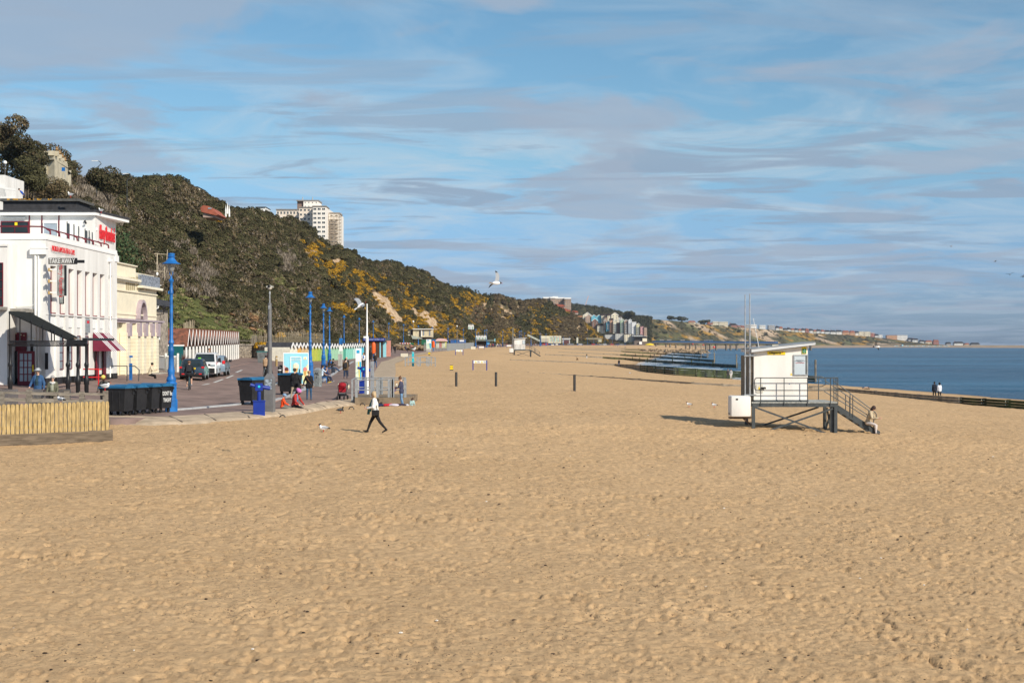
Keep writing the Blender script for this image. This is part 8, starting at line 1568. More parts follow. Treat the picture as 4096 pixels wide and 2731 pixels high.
def car(name, lab, cat, p, rz, L, w, h, prof, glassprof, col, cabw=.8, plate=None, tail=True, group=None, s=1):
 t = thing(name, lab, cat, p, rz, group, s); bodym = mat('car_%d_%d_%d' % tuple(int(c * 99) for c in col), col, .25, .05, 2, spec=.6, coat=.6)
 b = MB(); n = len(prof)
 ws = lambda z: w / 2 * (1.0 if z < h * .55 else 1 - .18 * (z - h * .55) / (h * .45))
 rows = []
 for k, fx in enumerate((-1, -.86, .86, 1)):
  dz = .05 if abs(fx) == 1 else 0
  rows.append([(fx * ws(z) , y * (1 - (.03 if abs(fx) == 1 else 0)), z - dz * (z > h * .3)) for y, z in prof])
 vs = [q for r in rows for q in r]; fs = []
 for k in range(3):
  for i in range(n): fs.append((k * n + i, k * n + (i + 1) % n, (k + 1) * n + (i + 1) % n, (k + 1) * n + i))
 fs += [tuple(range(n)), tuple(range(4 * n - 1, 3 * n - 1, -1))]; b.add(vs, fs); b.build('body', bodym, t, smooth=True)
 for s2 in (-1, 1): b = MB(); b.add([(s2 * (ws(z) + .008), y, z - .04) for y, z in glassprof], [tuple(range(len(glassprof)))]); b.build('side_window', glass, t)
 return t
def finish_car(t, L, w, h, rear, front, wheels=.32, plate=None, tailc=red):
 for x in (-1, 1):
  for y in (-1, 1):
   b = MB(); b.tube((x * (w / 2 - .2), y * L * .31, wheels), (x * (w / 2 + .01), y * L * .31, wheels), wheels, n=20); k = b.build('wheel', tyre, t); b = MB(); b.tube((x * (w / 2 - .05), y * L * .31, wheels), (x * (w / 2 + .02), y * L * .31, wheels), wheels * .62, n=16); b.build('rim', galv, k)
def near_cars():
 p = gY(778, 106); L, w, h = 4.1, 1.78, 1.56     # dark hatchback, rear to the camera
 prof = [(-2.02, .32), (-2.06, .62), (-2.0, .95), (-1.86, 1.02), (-1.72, 1.30), (-1.5, 1.52), (-.6, 1.56), (.3, 1.50), (1.15, 1.02), (1.85, .84), (2.05, .6), (2.02, .3)]
 t = car('parked_car', 'dark hatchback with yellow rear plate parked behind the cyclist', 'car', p, R(7), L, w, h, prof, [(-1.65, 1.08), (-1.4, 1.45), (.2, 1.44), (.95, 1.05)], (.02, .035, .055)); finish_car(t, L, w, h, 1, 1)
 b = MB(); b.add([(-.66, -1.93, 1.0), (.66, -1.93, 1.0), (.55, -1.60, 1.46), (-.55, -1.60, 1.46)], [(0, 1, 2, 3)]); b.build('rear_window', glass, t); b = MB(); b.box(-.28, .28, -2.10, -2.07, .80, .92); b.build('number_plate', yellow, t); text('HK23 YTJ', .11, 'lettering', black, t, (0, -2.105, .86), ext=.003)
 for s in (-1, 1): b = MB(); b.box(s * .80 - .1, s * .80 + .1, -2.06, -1.9, .88, 1.0); b.box(s * .62 - .1, s * .62 + .1, -2.10, -2.0, .42, .5); b.build('tail_light', red, t)
 for s in (-1, 1): b = MB(); b.box(s * 1.0 - .08, s * 1.0 + .08, .75, .95, 1.0, 1.14); b.build('wing_mirror', black, t)
 b = MB(); b.box(-.8, .8, -2.09, -1.9, .3, .5); b.build('bumper', black, t, bevel=.02)
 p = gY(826, 113.5); L, w, h = 4.9, 1.9, 1.92     # white van, front to the camera
 prof = [(-2.4, .3), (-2.45, .7), (-2.3, 1.05), (-1.75, 1.22), (-1.0, 1.82), (-.6, 1.92), (2.35, 1.9), (2.45, .3)]
 t = car('parked_van', 'white van facing the camera beyond the dark hatchback', 'van', p, R(7), L, w, h, prof, [(-1.5, 1.22), (-.95, 1.74), (.2, 1.74), (.2, 1.22)], (.72, .72, .72)); finish_car(t, L, w, h, 1, 1, .34)
 b = MB(); b.add([(-.8, -1.80, 1.21), (.8, -1.80, 1.21), (.68, -1.05, 1.82), (-.68, -1.05, 1.82)], [(0, 1, 2, 3)]); o = b.build('windscreen', glass, t)
 b = MB(); b.box(-.50, -.28, -1.60, -1.50, 1.42, 1.54); b.build('hi_vis_vest', mat('hivis', (.2, .6, .05), .7), t); b = MB(); b.box(-.85, .85, -2.49, -2.3, .32, .72); b.build('bumper', black, t, bevel=.04)
 for s in (-1, 1): b = MB(); b.box(s * .72 - .16, s * .72 + .16, -2.44, -2.2, .85, 1.02); b.build('headlight', pglass, t); b = MB(); b.box(s * 1.12 - .1, s * 1.12 + .1, -1.4, -1.28, 1.22, 1.48); b.build('wing_mirror', black, t)
 p = gY(866, 118); L, w, h = 4.5, 1.84, 1.68     # grey estate, rear to the camera
 prof = [(-2.2, .35), (-2.25, .7), (-2.15, 1.1), (-1.95, 1.55), (-1.6, 1.68), (.3, 1.64), (1.2, 1.12), (2.1, .95), (2.2, .35)]
 t = car('parked_car', 'grey estate car with red tail light beside the white van', 'car', p, R(6), L, w, h, prof, [(-1.9, 1.15), (-1.6, 1.56), (.2, 1.54), (1.0, 1.14)], (.16, .22, .28)); finish_car(t, L, w, h, 1, 1, .34)
 for s in (-1, 1): b = MB(); b.box(s * .80 - .1, s * .80 + .1, -2.24, -2.05, 1.0, 1.25); b.build('tail_light', red, t); b = MB(); b.box(s * 1.05 - .12, s * 1.05 + .12, .6, .75, 1.1, 1.3); b.build('wing_mirror', black, t)
 b = MB(); b.add([(-.6, -2.17, 1.12), (.6, -2.17, 1.12), (.52, -2.0, 1.5), (-.52, -2.0, 1.5)], [(0, 1, 2, 3)]); b.build('rear_window', glass, t)
near_cars()
prof = [(-2.0, .3), (-2.05, .8), (-1.6, 1.0), (-1.1, 1.42), (.5, 1.45), (1.2, .98), (2.0, .82), (2.05, .3)]
g = np.random.default_rng(21); cb = None; names = ['white', 'black', 'red', 'navy', 'grey']
for i, px in enumerate((1890, 1975, 2180, 2193, 2285, 2322, 2356, 2372, 2388, 2402, 2418, 2432, 2446, 2470, 2486)):
 Y = float(np.interp(px, (1890, 1975, 2180, 2300, 2400, 2500), (560, 640, 1060, 1290, 1500, 1650))); c = i % 5; p = gY(px, Y); p.z = float(zp(Y)) + .02
 lab = {1890: 'dark car parked behind the far white crate', 1975: 'dark vehicle in the far crowd near the blue kiosk'}.get(px, 'tiny distant %s car parked below the far cliff' % names[c])
 t = car('parked_car', lab, 'car', p, R(90) if px > 2100 else 0, 4.1, 1.8, 1.45, prof, [(-1.4, 1.02), (-1.0, 1.38), (.4, 1.38), (.95, 1.0)], CARC[1] if px < 2000 else CARC[c], group='distant parked cars', s=1.15); finish_car(t, 4.1, 1.8, 1.45, 1, 1)
# ================================================================ big buildings
def block(t, nm, x0, x1, y0, y1, z0, z1, m, fl=0, cols=0, wm=None, side=None, win=(.55, .5), yoff=.06, faces=('f',), balc=False):
 b = MB(); b.box(x0, x1, y0, y1, z0, z1); b.build(nm, m, t)
 if not fl: return
 fh = (z1 - z0) / fl; cw = (x1 - x0) / cols; ms = []
 mb = MB(); ww, wh = cw * win[0], fh * win[1]; mb.box(-ww / 2, ww / 2, -yoff, 0, -wh / 2, wh / 2, 0); f = .14;
 for q in (-.25, .25): mb.box(ww * (q - .21), ww * (q + .21), -yoff - .02, -yoff, -wh * .42, wh * .42, 1)
 w0 = None
 for r in range(fl):
  for c in range(cols):
   x, z = x0 + cw * (c + .5), z0 + fh * (r + .52)
   if w0 is None: w0 = mb.build('window', wm or [white2, glass], t); w0.location = (x, y0, z)
   else: w = w0.copy(); COL.objects.link(w); w.location = (x, y0, z)
def tower():
 Y = 640; S = Y / F; x = lambda p: (p - CX) * S; z = lambda q: H + (EY - q) * S; pk = mat('tower_cream', (.78, .68, .57), .8, .04, .3); pk2 = mat('tower_white', (.82, .77, .70), .8, .04, .3); br = mat('tower_brown', (.22, .15, .12), .8, .2, .2, stretch=(3, 3, .1))
 t = thing('tower_block', 'cream 1930s tower block with stepped roof rising behind the cliff', 'tower block', (0, 0, 0))
 block(t, 'left_wing', x(1085), x(1192), Y + 14, Y + 34, z(1010), z(829), pk, 8, 8); block(t, 'centre_wing', x(1194), x(1256), Y + 2, Y + 30, z(1010), z(830), pk, 10, 4)
 block(t, 'front_bay', x(1256), x(1308), Y - 4, Y + 26, z(1010), z(831), pk2, 10, 3, win=(.7, .5)); block(t, 'right_wing', x(1308), x(1347), Y + 8, Y + 26, z(1010), z(848), pk2, 9, 2, win=(.45, .35))
 block(t, 'stair_tower', x(1185), x(1246), Y + 22, Y + 34, z(829), z(784), pk2, 3, 4, win=(.25, .35)); block(t, 'side_slab', x(1158), x(1185), Y + 23, Y + 34, z(829), z(786), br); block(t, 'roof_room', x(1247), x(1276), Y + 24, Y + 34, z(831), z(802), pk2, 1, 2, win=(.3, .4))
 for a, c, q, yy in ((1085, 1192, 829, 13.6), (1194, 1256, 830, 1.7), (1256, 1308, 831, -4.3), (1308, 1348, 848, 7.7), (1158, 1247, 785, 21.7)): b = MB(); b.box(x(a) - .2, x(c) + .2, Y + yy, Y + yy + 12, z(q), z(q) + .5); b.build('parapet', mat('parapet_grey', (.25, .23, .21), .8), t)
 b = MB()
 for q in (1178, 1219): b.tube((x(q), Y + 25, z(786)), (x(q), Y + 25, z(765)), .35, .2)
 b.build('roof_aerial', galv, t)
 s = thing('scaffolding', 'scaffolding round the right hand end of the tower block', 'scaffolding', (0, 0, 0)); b = MB()
 for q in np.linspace(1309, 1359, 9): b.tube((x(q), Y + 5, z(985)), (x(q), Y + 5, z(846)), .1, n=4)
 for r in range(10):
  zz = z(862 + r * 13.5); b.box(x(1308), x(1360), Y + 4.6, Y + 6.0, zz, zz + .18); b.tube((x(1308), Y + 4.6, zz + 1), (x(1360), Y + 4.6, zz + 1), .05, n=4);
  b.tube((x(1340 if r % 2 else 1358), Y + 4.9, zz), (x(1358 if r % 2 else 1340), Y + 4.9, zz + 1.5), .05, n=4)
 b.build('poles_and_boards', mat('scaffold', (.42, .34, .25), .7, .2), s)
tower()
def skyline_bits():
 for lab, nm, x0, x1, q0, q1, Y, m, rm in (('low cream roof peeping over the ridge right of the leafy hump', 'clifftop_house', 772, 790, 765, 748, 400, cream, slate), ('flat white building end just left of the tower block', 'clifftop_house', 1022, 1062, 850, 829, 520, white, slate), ('small white box building on the ridge right of the soaring gull', 'clifftop_house', 1957, 1975, 1196, 1188, 1290, white2, slate)):
  t = thing(nm, lab, 'building', (0, 0, 0)); boxb(t, 'wall', x0, x1, Y, 10, q0, q1, m); boxb(t, 'roof', x0 - 1, x1 + 1, Y - .5, 11, q1, q1 - 2, rm)
 Y = 300; S = Y / F; t = thing('red_roofed_house', 'red tiled roof half hidden in the trees on the slope', 'house', (0, 0, 0)); b = MB(); A = [(801, 832), (812, 821), (832, 824), (850, 835), (872, 858), (866, 862), (806, 848)]; b.prism([((p - CX) * S, H + (EY - q) * S) for p, q in A], Y, Y + 9); b.build('roof', mat('roof_brick_red', (.34, .10, .06), .8, .2, 1), t); boxb(t, 'wall', 812, 860, Y + .5, 8, 870, 850, mat('brick_wall', (.4, .3, .25), .8)); boxb(t, 'rooflight', 832, 846, Y - .1, .1, 836, 831, pglass)
 t = thing('white_finials', 'three small white spires poking out of the trees beside the red roof', 'spires', (0, 0, 0))
 for px, q0, q1 in ((903, 842, 817), (910, 830, 806), (917, 842, 815)): b = MB(); p = at(px, q0, 335); b.lathe([(.2, -1.5), (.18, 0), (.09, .5), (0, (q0 - q1) * 335 / F)], p, 8); b.build('spire', white2, t)
skyline_bits()
def balustrade_house():
 Y = 262; S = Y / F; x = lambda p: (p - CX) * S; z = lambda q: H + (EY - q) * S; t = thing('balustraded_house', 'pale stone clifftop house with roof balustrade among the trees', 'house', (0, 0, 0)); X3 = (271 - CX) * (Y + 10) / F; X4 = (270 - CX) * (Y + 20) / F; st = mat('pale_stone', (.56, .50, .37), .85, .15, .8)
 b = MB(); b.prism([(x(150), Y), (x(232), Y - 2), (X3, Y + 10), (X4, Y + 20), (x(150), Y + 20)], z(780), z(646), axis='Z'); b.build('wall', st, t)
 b = MB(); b.prism([(x(148), Y - .5), (x(233), Y - 2.6), (X3 + .2, Y + 9.6), (X4 + .2, Y + 20), (x(148), Y + 20)], z(646), z(640), axis='Z'); b.build('cornice', st, t)
 b = MB(); b.prism([(x(150), Y), (x(231), Y - 2), (X3, Y + 10), (X4, Y + 20), (x(150), Y + 20)], z(640), z(628), axis='Z'); b.box(x(208), x(231), Y - 2.3, Y - 1.2, z(628), z(610)); b.box(x(164), x(209), Y - 1.2, Y - .8, z(613), z(609)); b.build('parapet', st, t)
 for k in range(7): p = 170 + k * 5.6; b = MB(); b.lathe([(.08, z(628)), (.14, z(622)), (.07, z(616)), (.1, z(612))], (x(p), Y - 1, 0), 8); b.build('baluster', st, t)
 for k in range(4): f = k / 3; xx = x(234) + (X3 - .4 - x(234)) * f; yy = Y - 1 + 10.5 * f; b = MB(); b.box(xx - .35, xx + .35, yy - .3, yy + .3, z(628), z(608 + k * 4)); b.build('pier', st, t); b = MB(); b.lathe([(.12, z(606 + k * 4)), (.34, z(602 + k * 4)), (.2, z(597 + k * 4)), (.3, z(594 + k * 4)), (.05, z(590 + k * 4))], (xx, yy, 0), 8); b.build('urn', mat('terracotta_urn', (.36, .22, .1), .8), t)
 b = MB(); b.box(x(186), x(197), Y - 1.6, Y - .9, z(700), z(664)); b.build('window', mat('window_cream', (.45, .42, .32), .7), t)
 q = thing('blue_flag_banner', 'small blue banner hanging right of the balustraded house', 'banner', (0, 0, 0)); b = MB(); b.box(x(267), x(281), Y - 3, Y - 2.95, z(693), z(678)); b.build('cloth', blue, q); b = MB(); b.tube((x(281), Y - 2.97, z(720)), (x(281), Y - 2.97, z(676)), .05); b.build('pole', galv, q)
balustrade_house()
def brown_flats():
 Y = 1560; S = Y / F; x = lambda p: (p - CX) * S; z = lambda q: H + (EY - q) * S; bk = mat('flat_brick', (.38, .27, .20), .85, .1, .1); t = thing('brick_flats', 'brown brick block of flats with white top storey on the hilltop', 'flats', (0, 0, 0))
 for a, c, q, dy in ((2172, 2201, 1193, 4), (2201, 2222, 1192, 0), (2222, 2258, 1194, 3), (2258, 2284, 1195, -3)): block(t, 'wing', x(a), x(c), Y + dy, Y + 22, z(1240), z(q), bk, 5, 4 if c - a > 26 else 3, win=(.5, .45)); boxb(t, 'white_top', a - .4, c + .4, Y + dy - .6, 20, q + .5, q - 5, white2)
 boxb(t, 'plant_room', 2210, 2232, Y + 8, 8, 1188, 1185.5, white2)
 for k in range(4): boxb(t, 'balcony', 2255, 2266, Y - 2, 3, 1210 + k * 7, 1207.5 + k * 7, white2)
 for lab, A, Y2 in (('long hipped red tiled roof in front of the brick flats', [(2208, 1236), (2222, 1225), (2248, 1228), (2282, 1241), (2282, 1246), (2212, 1240)], 1480), ('upper red roof tucked against the brick flats', [(2216, 1222), (2224, 1216), (2252, 1218), (2262, 1226), (2220, 1226)], 1500), ('small red roof among trees right of the brick flats', [(2288, 1247), (2293, 1242), (2308, 1243), (2314, 1250), (2290, 1251)], 1660), ('little orange roof left of the brick flats', [(2170, 1222), (2176, 1217), (2184, 1218), (2188, 1224)], 1450)):
  S2 = Y2 / F; h = thing('red_roofed_house', lab, 'house', (0, 0, 0)); b = MB(); b.prism([((p - CX) * S2, H + (EY - q) * S2) for p, q in A], Y2, Y2 + 14); b.build('roof', mat('roof_brick_red', (.34, .10, .06), .8, .2, 1), h); xs = [p for p, q in A]; qs = [q for p, q in A]; boxb(h, 'wall', min(xs) + 4, max(xs) - 1, Y2 + 1, 12, max(qs) + 6, max(qs) - 2, mat('house_pale', (.55, .45, .38), .8))
 c = thing('crane_jib', 'thin pale crane jib leaning above the dark wood', 'crane', (0, 0, 0)); b = MB(); p, q = at(2341, 1222, 2600), at(2354, 1183, 2600); b.bar(p, q, 1.2); b.build('jib', mat('crane_pale', (.6, .4, .36), .6), c)
 h = thing('terracotta_bank', 'orange brick terrace below the wood left of the gabled flats', 'terrace', (0, 0, 0)); boxb(h, 'wall', 2310, 2338, 2180, 6, 1268, 1263, mat('orange_brick', (.42, .2, .1), .8))
brown_flats()
def chine():
 cols = {'blue': (.14, .48, .62), 'brick': (.36, .12, .08), 'cream': (.72, .66, .50), 'white': (.74, .76, .78), 'sage': (.45, .58, .42), 'brown': (.20, .11, .08), 'pink': (.62, .34, .34), 'grey': (.5, .5, .47), 'yellow': (.68, .64, .40), 'orange': (.52, .28, .16)}
 rf = mat('flat_roof_dark', (.07, .055, .05), .85, .2)
 D = [('cream', 2332, 2368, 1270, 1262, 2260, 2, 3, 1, 'low long roofed back row at the left of the colourful flats'), ('blue', 2366, 2386, 1283, 1266, 2240, 3, 2, 1, 'left pale blue gabled house in the upper row'), ('blue', 2386, 2406, 1283, 1266, 2240, 3, 2, 1, 'right pale blue gabled house in the upper row'), ('brick', 2342, 2366, 1283, 1266, 2242, 3, 3, 1, 'dark red gabled house left of the pale blue pair'), ('cream', 2406, 2426, 1283, 1262, 2235, 3, 2, 0, 'narrow cream house right of the pale blue pair'), ('brick', 2418, 2428, 1284, 1270, 2230, 2, 1, 0, 'small brick house between cream ones in the upper row'), ('cream', 2430, 2446, 1284, 1262, 2230, 3, 2, 0, 'cream flat fronted house in the middle of the upper row'), ('cream', 2446, 2474, 1284, 1260, 2228, 3, 2, 1, 'wide cream gabled house in the upper row'), ('grey', 2474, 2488, 1284, 1268, 2228, 2, 1, 0, 'grey end house of the upper row'),
         ('brown', 2368, 2392, 1306, 1284, 2130, 3, 2, 1, 'dark brown gabled house in the lower row'), ('cream', 2390, 2419, 1325, 1303, 2118, 3, 3, 0, 'cream low flats below the dark roofs'), ('brick', 2415, 2424, 1312, 1283, 2112, 5, 1, 1, 'narrow brick gabled house left of the bright blue one'), ('blue', 2426, 2440, 1316, 1289, 2108, 5, 2, 1, 'bright blue narrow gabled house in the lower row'), ('orange', 2440, 2453, 1322, 1280, 2104, 6, 2, 0, 'orange brick slim block right of the bright blue house'), ('cream', 2453, 2468, 1325, 1284, 2100, 6, 2, 1, 'cream slim block with balconies beside the brown one'), ('brown', 2468, 2482, 1330, 1292, 2098, 6, 2, 0, 'plain dark brown block in the lower row'), ('sage', 2482, 2497, 1332, 1281, 2092, 7, 2, 1, 'pale green gabled block with balconies'), ('brick', 2497, 2513, 1334, 1284, 2088, 7, 3, 1, 'red brick tall block beside the pale green one'), ('white', 2514, 2527, 1336, 1281, 2084, 7, 2, 1, 'white gabled tall block with balconies'), ('white', 2527, 2545, 1337, 1289, 2082, 7, 3, 0, 'broad white flat topped tall block'), ('yellow', 2546, 2560, 1338, 1298, 2078, 6, 2, 1, 'pale yellow block with small gable'), ('pink', 2562, 2576, 1339, 1305, 2074, 5, 2, 0, 'pink block near the seaward end'), ('brick', 2576, 2588, 1340, 1309, 2072, 5, 2, 0, 'red brick end block with white balconies'),
         ('grey', 2420, 2460, 1348, 1338, 2060, 2, 5, 0, 'low grey seafront building under the flats'), ('grey', 2462, 2500, 1352, 1334, 2050, 3, 5, 0, 'pale grey curved fronted seafront building'), ('cream', 2498, 2530, 1360, 1337, 2040, 3, 4, 0, 'cream seafront cafe building with large windows'), ('grey', 2528, 2570, 1356, 1340, 2035, 2, 4, 0, 'grey seafront block left of the pier entrance')]
 for c, a, e, q0, q1, Y, fl, nc, gab, lab in D:
  Y -= 120; S = Y / F; t = thing('seafront_flats', lab, 'flats', (0, 0, 0)); x = lambda p: (p - CX) * S; z = lambda q: H + (EY - q) * S; block(t, 'wall', x(a), x(e) - .1, Y, Y + 14, z(q0 + 8), z(q1), mat('flat_' + c, cols[c], .8, .06, .2), fl + 1, nc, win=(.42, .45))
  if gab:
   b = MB(); w = x(e) - x(a); b.prism([(x(a), z(q1)), (x(e) - .1, z(q1)), ((x(a) + x(e)) / 2, z(q1) + w * .36)], Y, Y + 14); b.build('gable', mat('flat_' + c, cols[c], .8), t); b = MB(); m_ = (x(a) + x(e)) / 2
   for s in (-1, 1): b.bar((m_ + s * (w / 2 + .3), Y - .4, z(q1) - .2), (m_, Y - .4, z(q1) + w * .36 + .2), .5)
   b.build('bargeboard', white2, t); b = MB()
   for s in (-1, 1): b.add([(m_ + s * (w / 2 + .5), Y - .2, z(q1) - .2), (m_, Y - .2, z(q1) + w * .36 + .25), (m_, Y + 15, z(q1) + w * .36 + .25), (m_ + s * (w / 2 + .5), Y + 15, z(q1) - .2)], [(0, 1, 2, 3)])
   b.build('roof', rf, t)
  else: b = MB(); b.box(x(a) - .3, x(e) + .2, Y - .4, Y + 14, z(q1), z(q1) + (2.4 if q0 < 1330 and c not in ('white',) else .6)); b.build('roof', rf if c != 'white' else white2, t)
  if fl >= 5 and gab:
   for k in range(fl - 1): b = MB(); b.box(x(a) + 1.2, x(e) - 1.2, Y - 1.3, Y, z(q0) + k * (z(q1) - z(q0)) / fl, z(q0) + k * (z(q1) - z(q0)) / fl + .9); b.build('balcony', mat('balcony_white', (.62, .64, .62), .6), t)
chine()
def pier():
 Y0, Y1 = 1880.0, 1780.0; st = mat('pier_concrete', (.24, .21, .17), .9, .2, .1); t = thing('pier', 'long low pier with arched concrete piles and blue windscreen', 'pier', (0, 0, 0))
 A = at(2590, 1371, Y0); B_ = at(3247, 1377, Y1); b = MB(); b.bar(A, B_, 8, 1.6); b.build('deck', st, t)
 n = 15
 for i in range(n + 1):
  f = (i + .6) / (n + 1); p = A.lerp(B_, f)
  for k in (-1, 1):
   if (i % 2) == 0 or k == 1: b = MB(); q = p + (B_ - A).normalized() * k * 4; b.box(q.x - .7, q.x + .7, q.y - 4, q.y + 4, -9, p.z - .5); b.bar(q + Vector((0, 0, -.6)) - Vector((3, 0, 0)), q + Vector((0, 0, -2.8)), .6); b.bar(q + Vector((3, 0, -.6)), q + Vector((0, 0, -2.8)), .6); b.build('pile', st, t)
 W0 = A.lerp(B_, .03); W1 = A.lerp(B_, .80); up = Vector((0, -4, 1.0)); b = MB(); b.bar(W0 + Vector((0, -3.8, 2.0)), W1 + Vector((0, -3.8, 2.0)), .3, 2.2); b.build('windscreen', mat('screen_blue', (.06, .17, .38), .5, .3, .05), t); b = MB(); b.bar(W0 + Vector((0, -3.8, 5.2)), W1 + Vector((0, -3.8, 5.2)), 3, .3)
 for i in range(75): q = W0.lerp(W1, i / 74) + Vector((0, -3.9, 0)); b.bar(q + Vector((0, 0, .8)), q + Vector((0, 0, 5.0)), .18)
 b.build('canopy', mat('canopy_green', (.14, .2, .2), .7), t)
 for f in (.06, .12, .23, .31, .42, .46): b = MB(); q = W0.lerp(W1, f) + Vector((0, -4.1, 3.9)); b.bar(q, q + (B_ - A).normalized() * 6, .2, 1.3); b.build('poster_panel', white2, t)
 e = thing('pier_entrance', 'dark modern pier entrance building with overhanging flat roof', 'building', (0, 0, 0)); Y = 1900
 boxb(e, 'upper_storey', 2541, 2585, Y, 16, 1362, 1346, mat('entrance_dark', (.05, .045, .04), .5)); boxb(e, 'roof', 2534, 2590, Y - 4, 22, 1346, 1344, mat('entrance_roof', (.3, .33, .35), .6)); boxb(e, 'base', 2537, 2590, Y - 2, 18, 1378, 1363, mat('entrance_base', (.16, .13, .11), .8)); boxb(e, 'end_block', 2570, 2588, Y - 3, 3, 1366, 1353, cream); boxb(e, 'hoarding', 2557, 2568, Y - 5, 1, 1377, 1366, white2)
 i_ = thing('yellow_canopy', 'yellow parasol canopy on the sand beside the pier entrance', 'canopy', (0, 0, 0)); p = at(2598, 1376, 1790); b = MB(); b.lathe([(6, -1.2), (5, 0), (2, .9), (0, 1.1)], p, 14); b.build('cloth', yellow, i_); b = MB(); b.tube(p + Vector((0, 0, -3)), p, .2); b.build('pole', galv, i_)
pier()
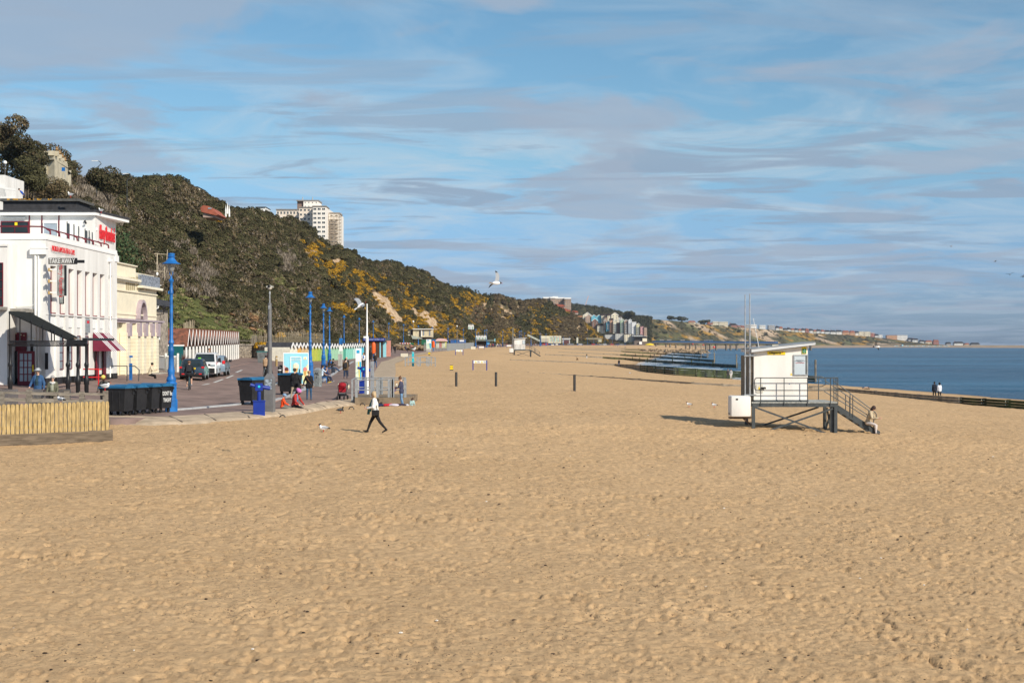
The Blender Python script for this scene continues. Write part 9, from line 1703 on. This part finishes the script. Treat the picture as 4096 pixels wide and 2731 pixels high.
# houses along the far cliff top
def far_houses():
 g = np.random.default_rng(31); pal = {'white': (.74, .74, .72), 'cream': (.66, .60, .46), 'red brick': (.36, .13, .09), 'grey': (.36, .36, .37), 'orange brick': (.52, .28, .14)}
 L = [(2568, 2590, 1262, 'grey', 'flat', 'low grey house on the skyline right of the lone pine'), (2592, 2602, 1268, 'cream', 'flat', 'tiny cream house beside the low grey one'), (2752, 2783, 1283, 'cream', 'red', 'wide house with red hipped roof on the far clifftop'), (2786, 2798, 1291, 'white', 'flat', 'small white house right of the red hipped roof'), (2830, 2842, 1288, 'red brick', 'red', 'small red house left of the cream terraces'), (2843, 2851, 1292, 'white', 'red', 'narrow house between the red one and the cream terraces'), (2851, 2874, 1286, 'cream', 'flat', 'tall cream stepped apartment block, left of two'), (2876, 2912, 1287, 'cream', 'flat', 'long cream apartment block with white balconies'), (2914, 2926, 1300, 'cream', 'slate', 'low cream house beside the dark turret'), (2918, 2948, 1293, 'red brick', 'slate', 'dark red house with pointed turret'), (2949, 2962, 1302, 'white', 'red', 'white house with red roof right of the turret'), (2962, 2978, 1302, 'red brick', 'red', 'red brick house half behind the hut masts'), (2984, 3000, 1299, 'grey', 'flat', 'grey block between the masts'), (3003, 3026, 1298, 'white', 'flat', 'white balconied block right of the masts'), (3038, 3062, 1301, 'white', 'flat', 'second white balconied block with gap before it'), (3074, 3100, 1301, 'grey', 'flat', 'dark grey and white block right of the white pair'), (3104, 3116, 1304, 'white', 'slate', 'white house with steep dark roof'), (3117, 3131, 1306, 'cream', 'red', 'cream house with red roof after the dark roofed one')]
 for k, (a, e, q, c, r, lab) in enumerate(L): house(a, e, q, c, r, lab, pal)
 xs = [3133, 3150, 3164, 3180, 3194, 3208, 3222, 3238, 3254, 3268, 3284, 3300, 3322, 3346, 3370, 3400, 3422, 3436, 3458, 3484, 3500, 3516]
 cs = ['grey', 'white', 'cream', 'white', 'cream', 'white', 'red brick', 'white', 'cream', 'white', 'white', 'white', 'white', 'white', 'orange brick', 'orange brick', 'white', 'cream', 'cream', 'red brick', 'white', 'white']
 rs = ['slate', 'slate', 'red', 'slate', 'red', 'slate', 'red', 'slate', 'red', 'slate', 'red', 'slate', 'slate', 'slate', 'red', 'red', 'slate', 'flat', 'flat', 'flat', 'slate', 'flat']
 wd = ['first', 'second', 'third', 'fourth', 'fifth', 'sixth', 'seventh', 'eighth', 'ninth', 'tenth', 'eleventh', 'twelfth', 'thirteenth', 'fourteenth', 'fifteenth', 'sixteenth', 'seventeenth', 'eighteenth', 'nineteenth', 'twentieth', 'twenty first', 'last']
 for i in range(22):
  e = xs[i + 1] - 2 if i < 21 else 3530; base = float(np.interp((xs[i] + e) / 2, FCX, FCZ)); q = np.interp(xs[i], (3133, 3250, 3350, 3480, 3530), (1311, 1317, 1321, 1329, 1343)) + g.uniform(-1.5, 1.5)
  house(xs[i], e, q, cs[i], rs[i], '%s %s roofed %s house of the long clifftop terrace above the sea' % (wd[i], {'slate': 'dark', 'red': 'red', 'flat': 'flat'}[rs[i]], cs[i]), pal)
 for a, e, q, c, r, lab in ((3547, 3588, 1341, 'orange brick', 'flat', 'long brick and cream block beyond the white terrace'), (3589, 3630, 1341, 'white', 'flat', 'white fronted block with brick end'), (3634, 3650, 1351, 'grey', 'slate', 'dark gabled house after the brick block'), (3650, 3674, 1353, 'white', 'slate', 'white gabled pair after the dark house'), (3680, 3700, 1360, 'white', 'slate', 'small white house on the falling ridge'), (3702, 3730, 1361, 'cream', 'red', 'cream house with red roof on the falling ridge'), (3734, 3756, 1359, 'red brick', 'red', 'brown house with steep red roof near the low end'), (3786, 3804, 1368, 'grey', 'slate', 'low dark bungalow near the end of the cliffs'), (3817, 3856, 1366, 'white', 'slate', 'isolated long white house near the headland end'), (3858, 3877, 1372, 'cream', 'red', 'low red roofed house right of the long white one'), (3884, 3920, 1370, 'grey', 'slate', 'last big grey gabled house before the low spit')): house(a, e, q, c, r, lab, pal)
 t = None
 for i in range(30):
  px = 3578 + i * 7.4;
  if 3795 < px < 3815: continue
  Y = float(np.interp(px, (3578, 3800), (3700, 3500))); h = thing('distant_beach_hut', 'tiny pale beach hut, %s in the long distant row' % ORD[i], 'beach hut', (0, 0, 0), group='tiny distant beach huts'); boxb(h, 'front', px, px + 6, Y, 5, 1386, 1382.5 if i != 4 else 1377, mat('hut_far%d' % (i % 3), ((.7, .72, .7), (.4, .58, .62), (.62, .55, .42))[i % 3], .8))
def house(a, e, q, c, r, lab, pal):
 m = (a + e) / 2; Y = float(np.interp(m, FCX, FCY)) * 1.002; S = Y / F; z0 = min(float(np.interp(a, FCX, FCZ)), float(np.interp(e, FCX, FCZ))) - 3; z1 = H + (EY - q) * S; t = thing('clifftop_house', lab, 'house', (0, 0, 0)); x = lambda p: (p - CX) * S; rh = 0 if r == 'flat' else min((z1 - z0) * .35, 5)
 hh = z1 - rh - z0; n = max(2, int((e - a) / 5)); block(t, 'wall', x(a), x(e), Y, Y + 14, z0, z1 - rh, mat('far_' + c.replace(' ', '_'), pal[c], .8, .05, .1), max(2, int(hh / 4.2)), n, win=(.55, .42))
 if rh: b = MB(); w = x(e) - x(a); b.prism([(x(a) - .5, z1 - rh), (x(e) + .5, z1 - rh), (x(e) - w * .2, z1), (x(a) + w * .2, z1)], Y - .5, Y + 14.5); b.build('roof', mat('far_roof_red', (.34, .12, .07), .8, .1) if r == 'red' else slate, t)
 else: boxb(t, 'roof', a - .3, e + .3, Y - .5, 15, q, q - .7, white2 if c != 'orange brick' else mat('far_roof_red', (.34, .12, .07)))
 if c in ('red brick', 'orange brick', 'white') and rh: b = MB(); b.box(x(a + 2), x(a + 3.4), Y + 2, Y + 4, z1 - 2, z1 + 2.2); b.build('chimney', mat('chimney', (.3, .14, .1), .8), t)
far_houses()
# ================================================================ haze
def haze():
 b = MB(); b.box(-1200, 1700, -60, 4700, -9, 130); m = bpy.data.materials.new('haze'); m.use_nodes = True; n = m.node_tree.nodes; l = m.node_tree.links; n.remove(n['Principled BSDF'])
 v = n.new('ShaderNodeVolumePrincipled'); v.inputs['Color'].default_value = (.62, .74, .92, 1); v.inputs['Density'].default_value = .00005; v.inputs['Anisotropy'].default_value = .3; l.new(v.outputs[0], n['Material Output'].inputs['Volume'])
 tag(b.build('haze', m), 'thin blue sea haze over the whole bay', 'haze', kind='stuff')
haze()
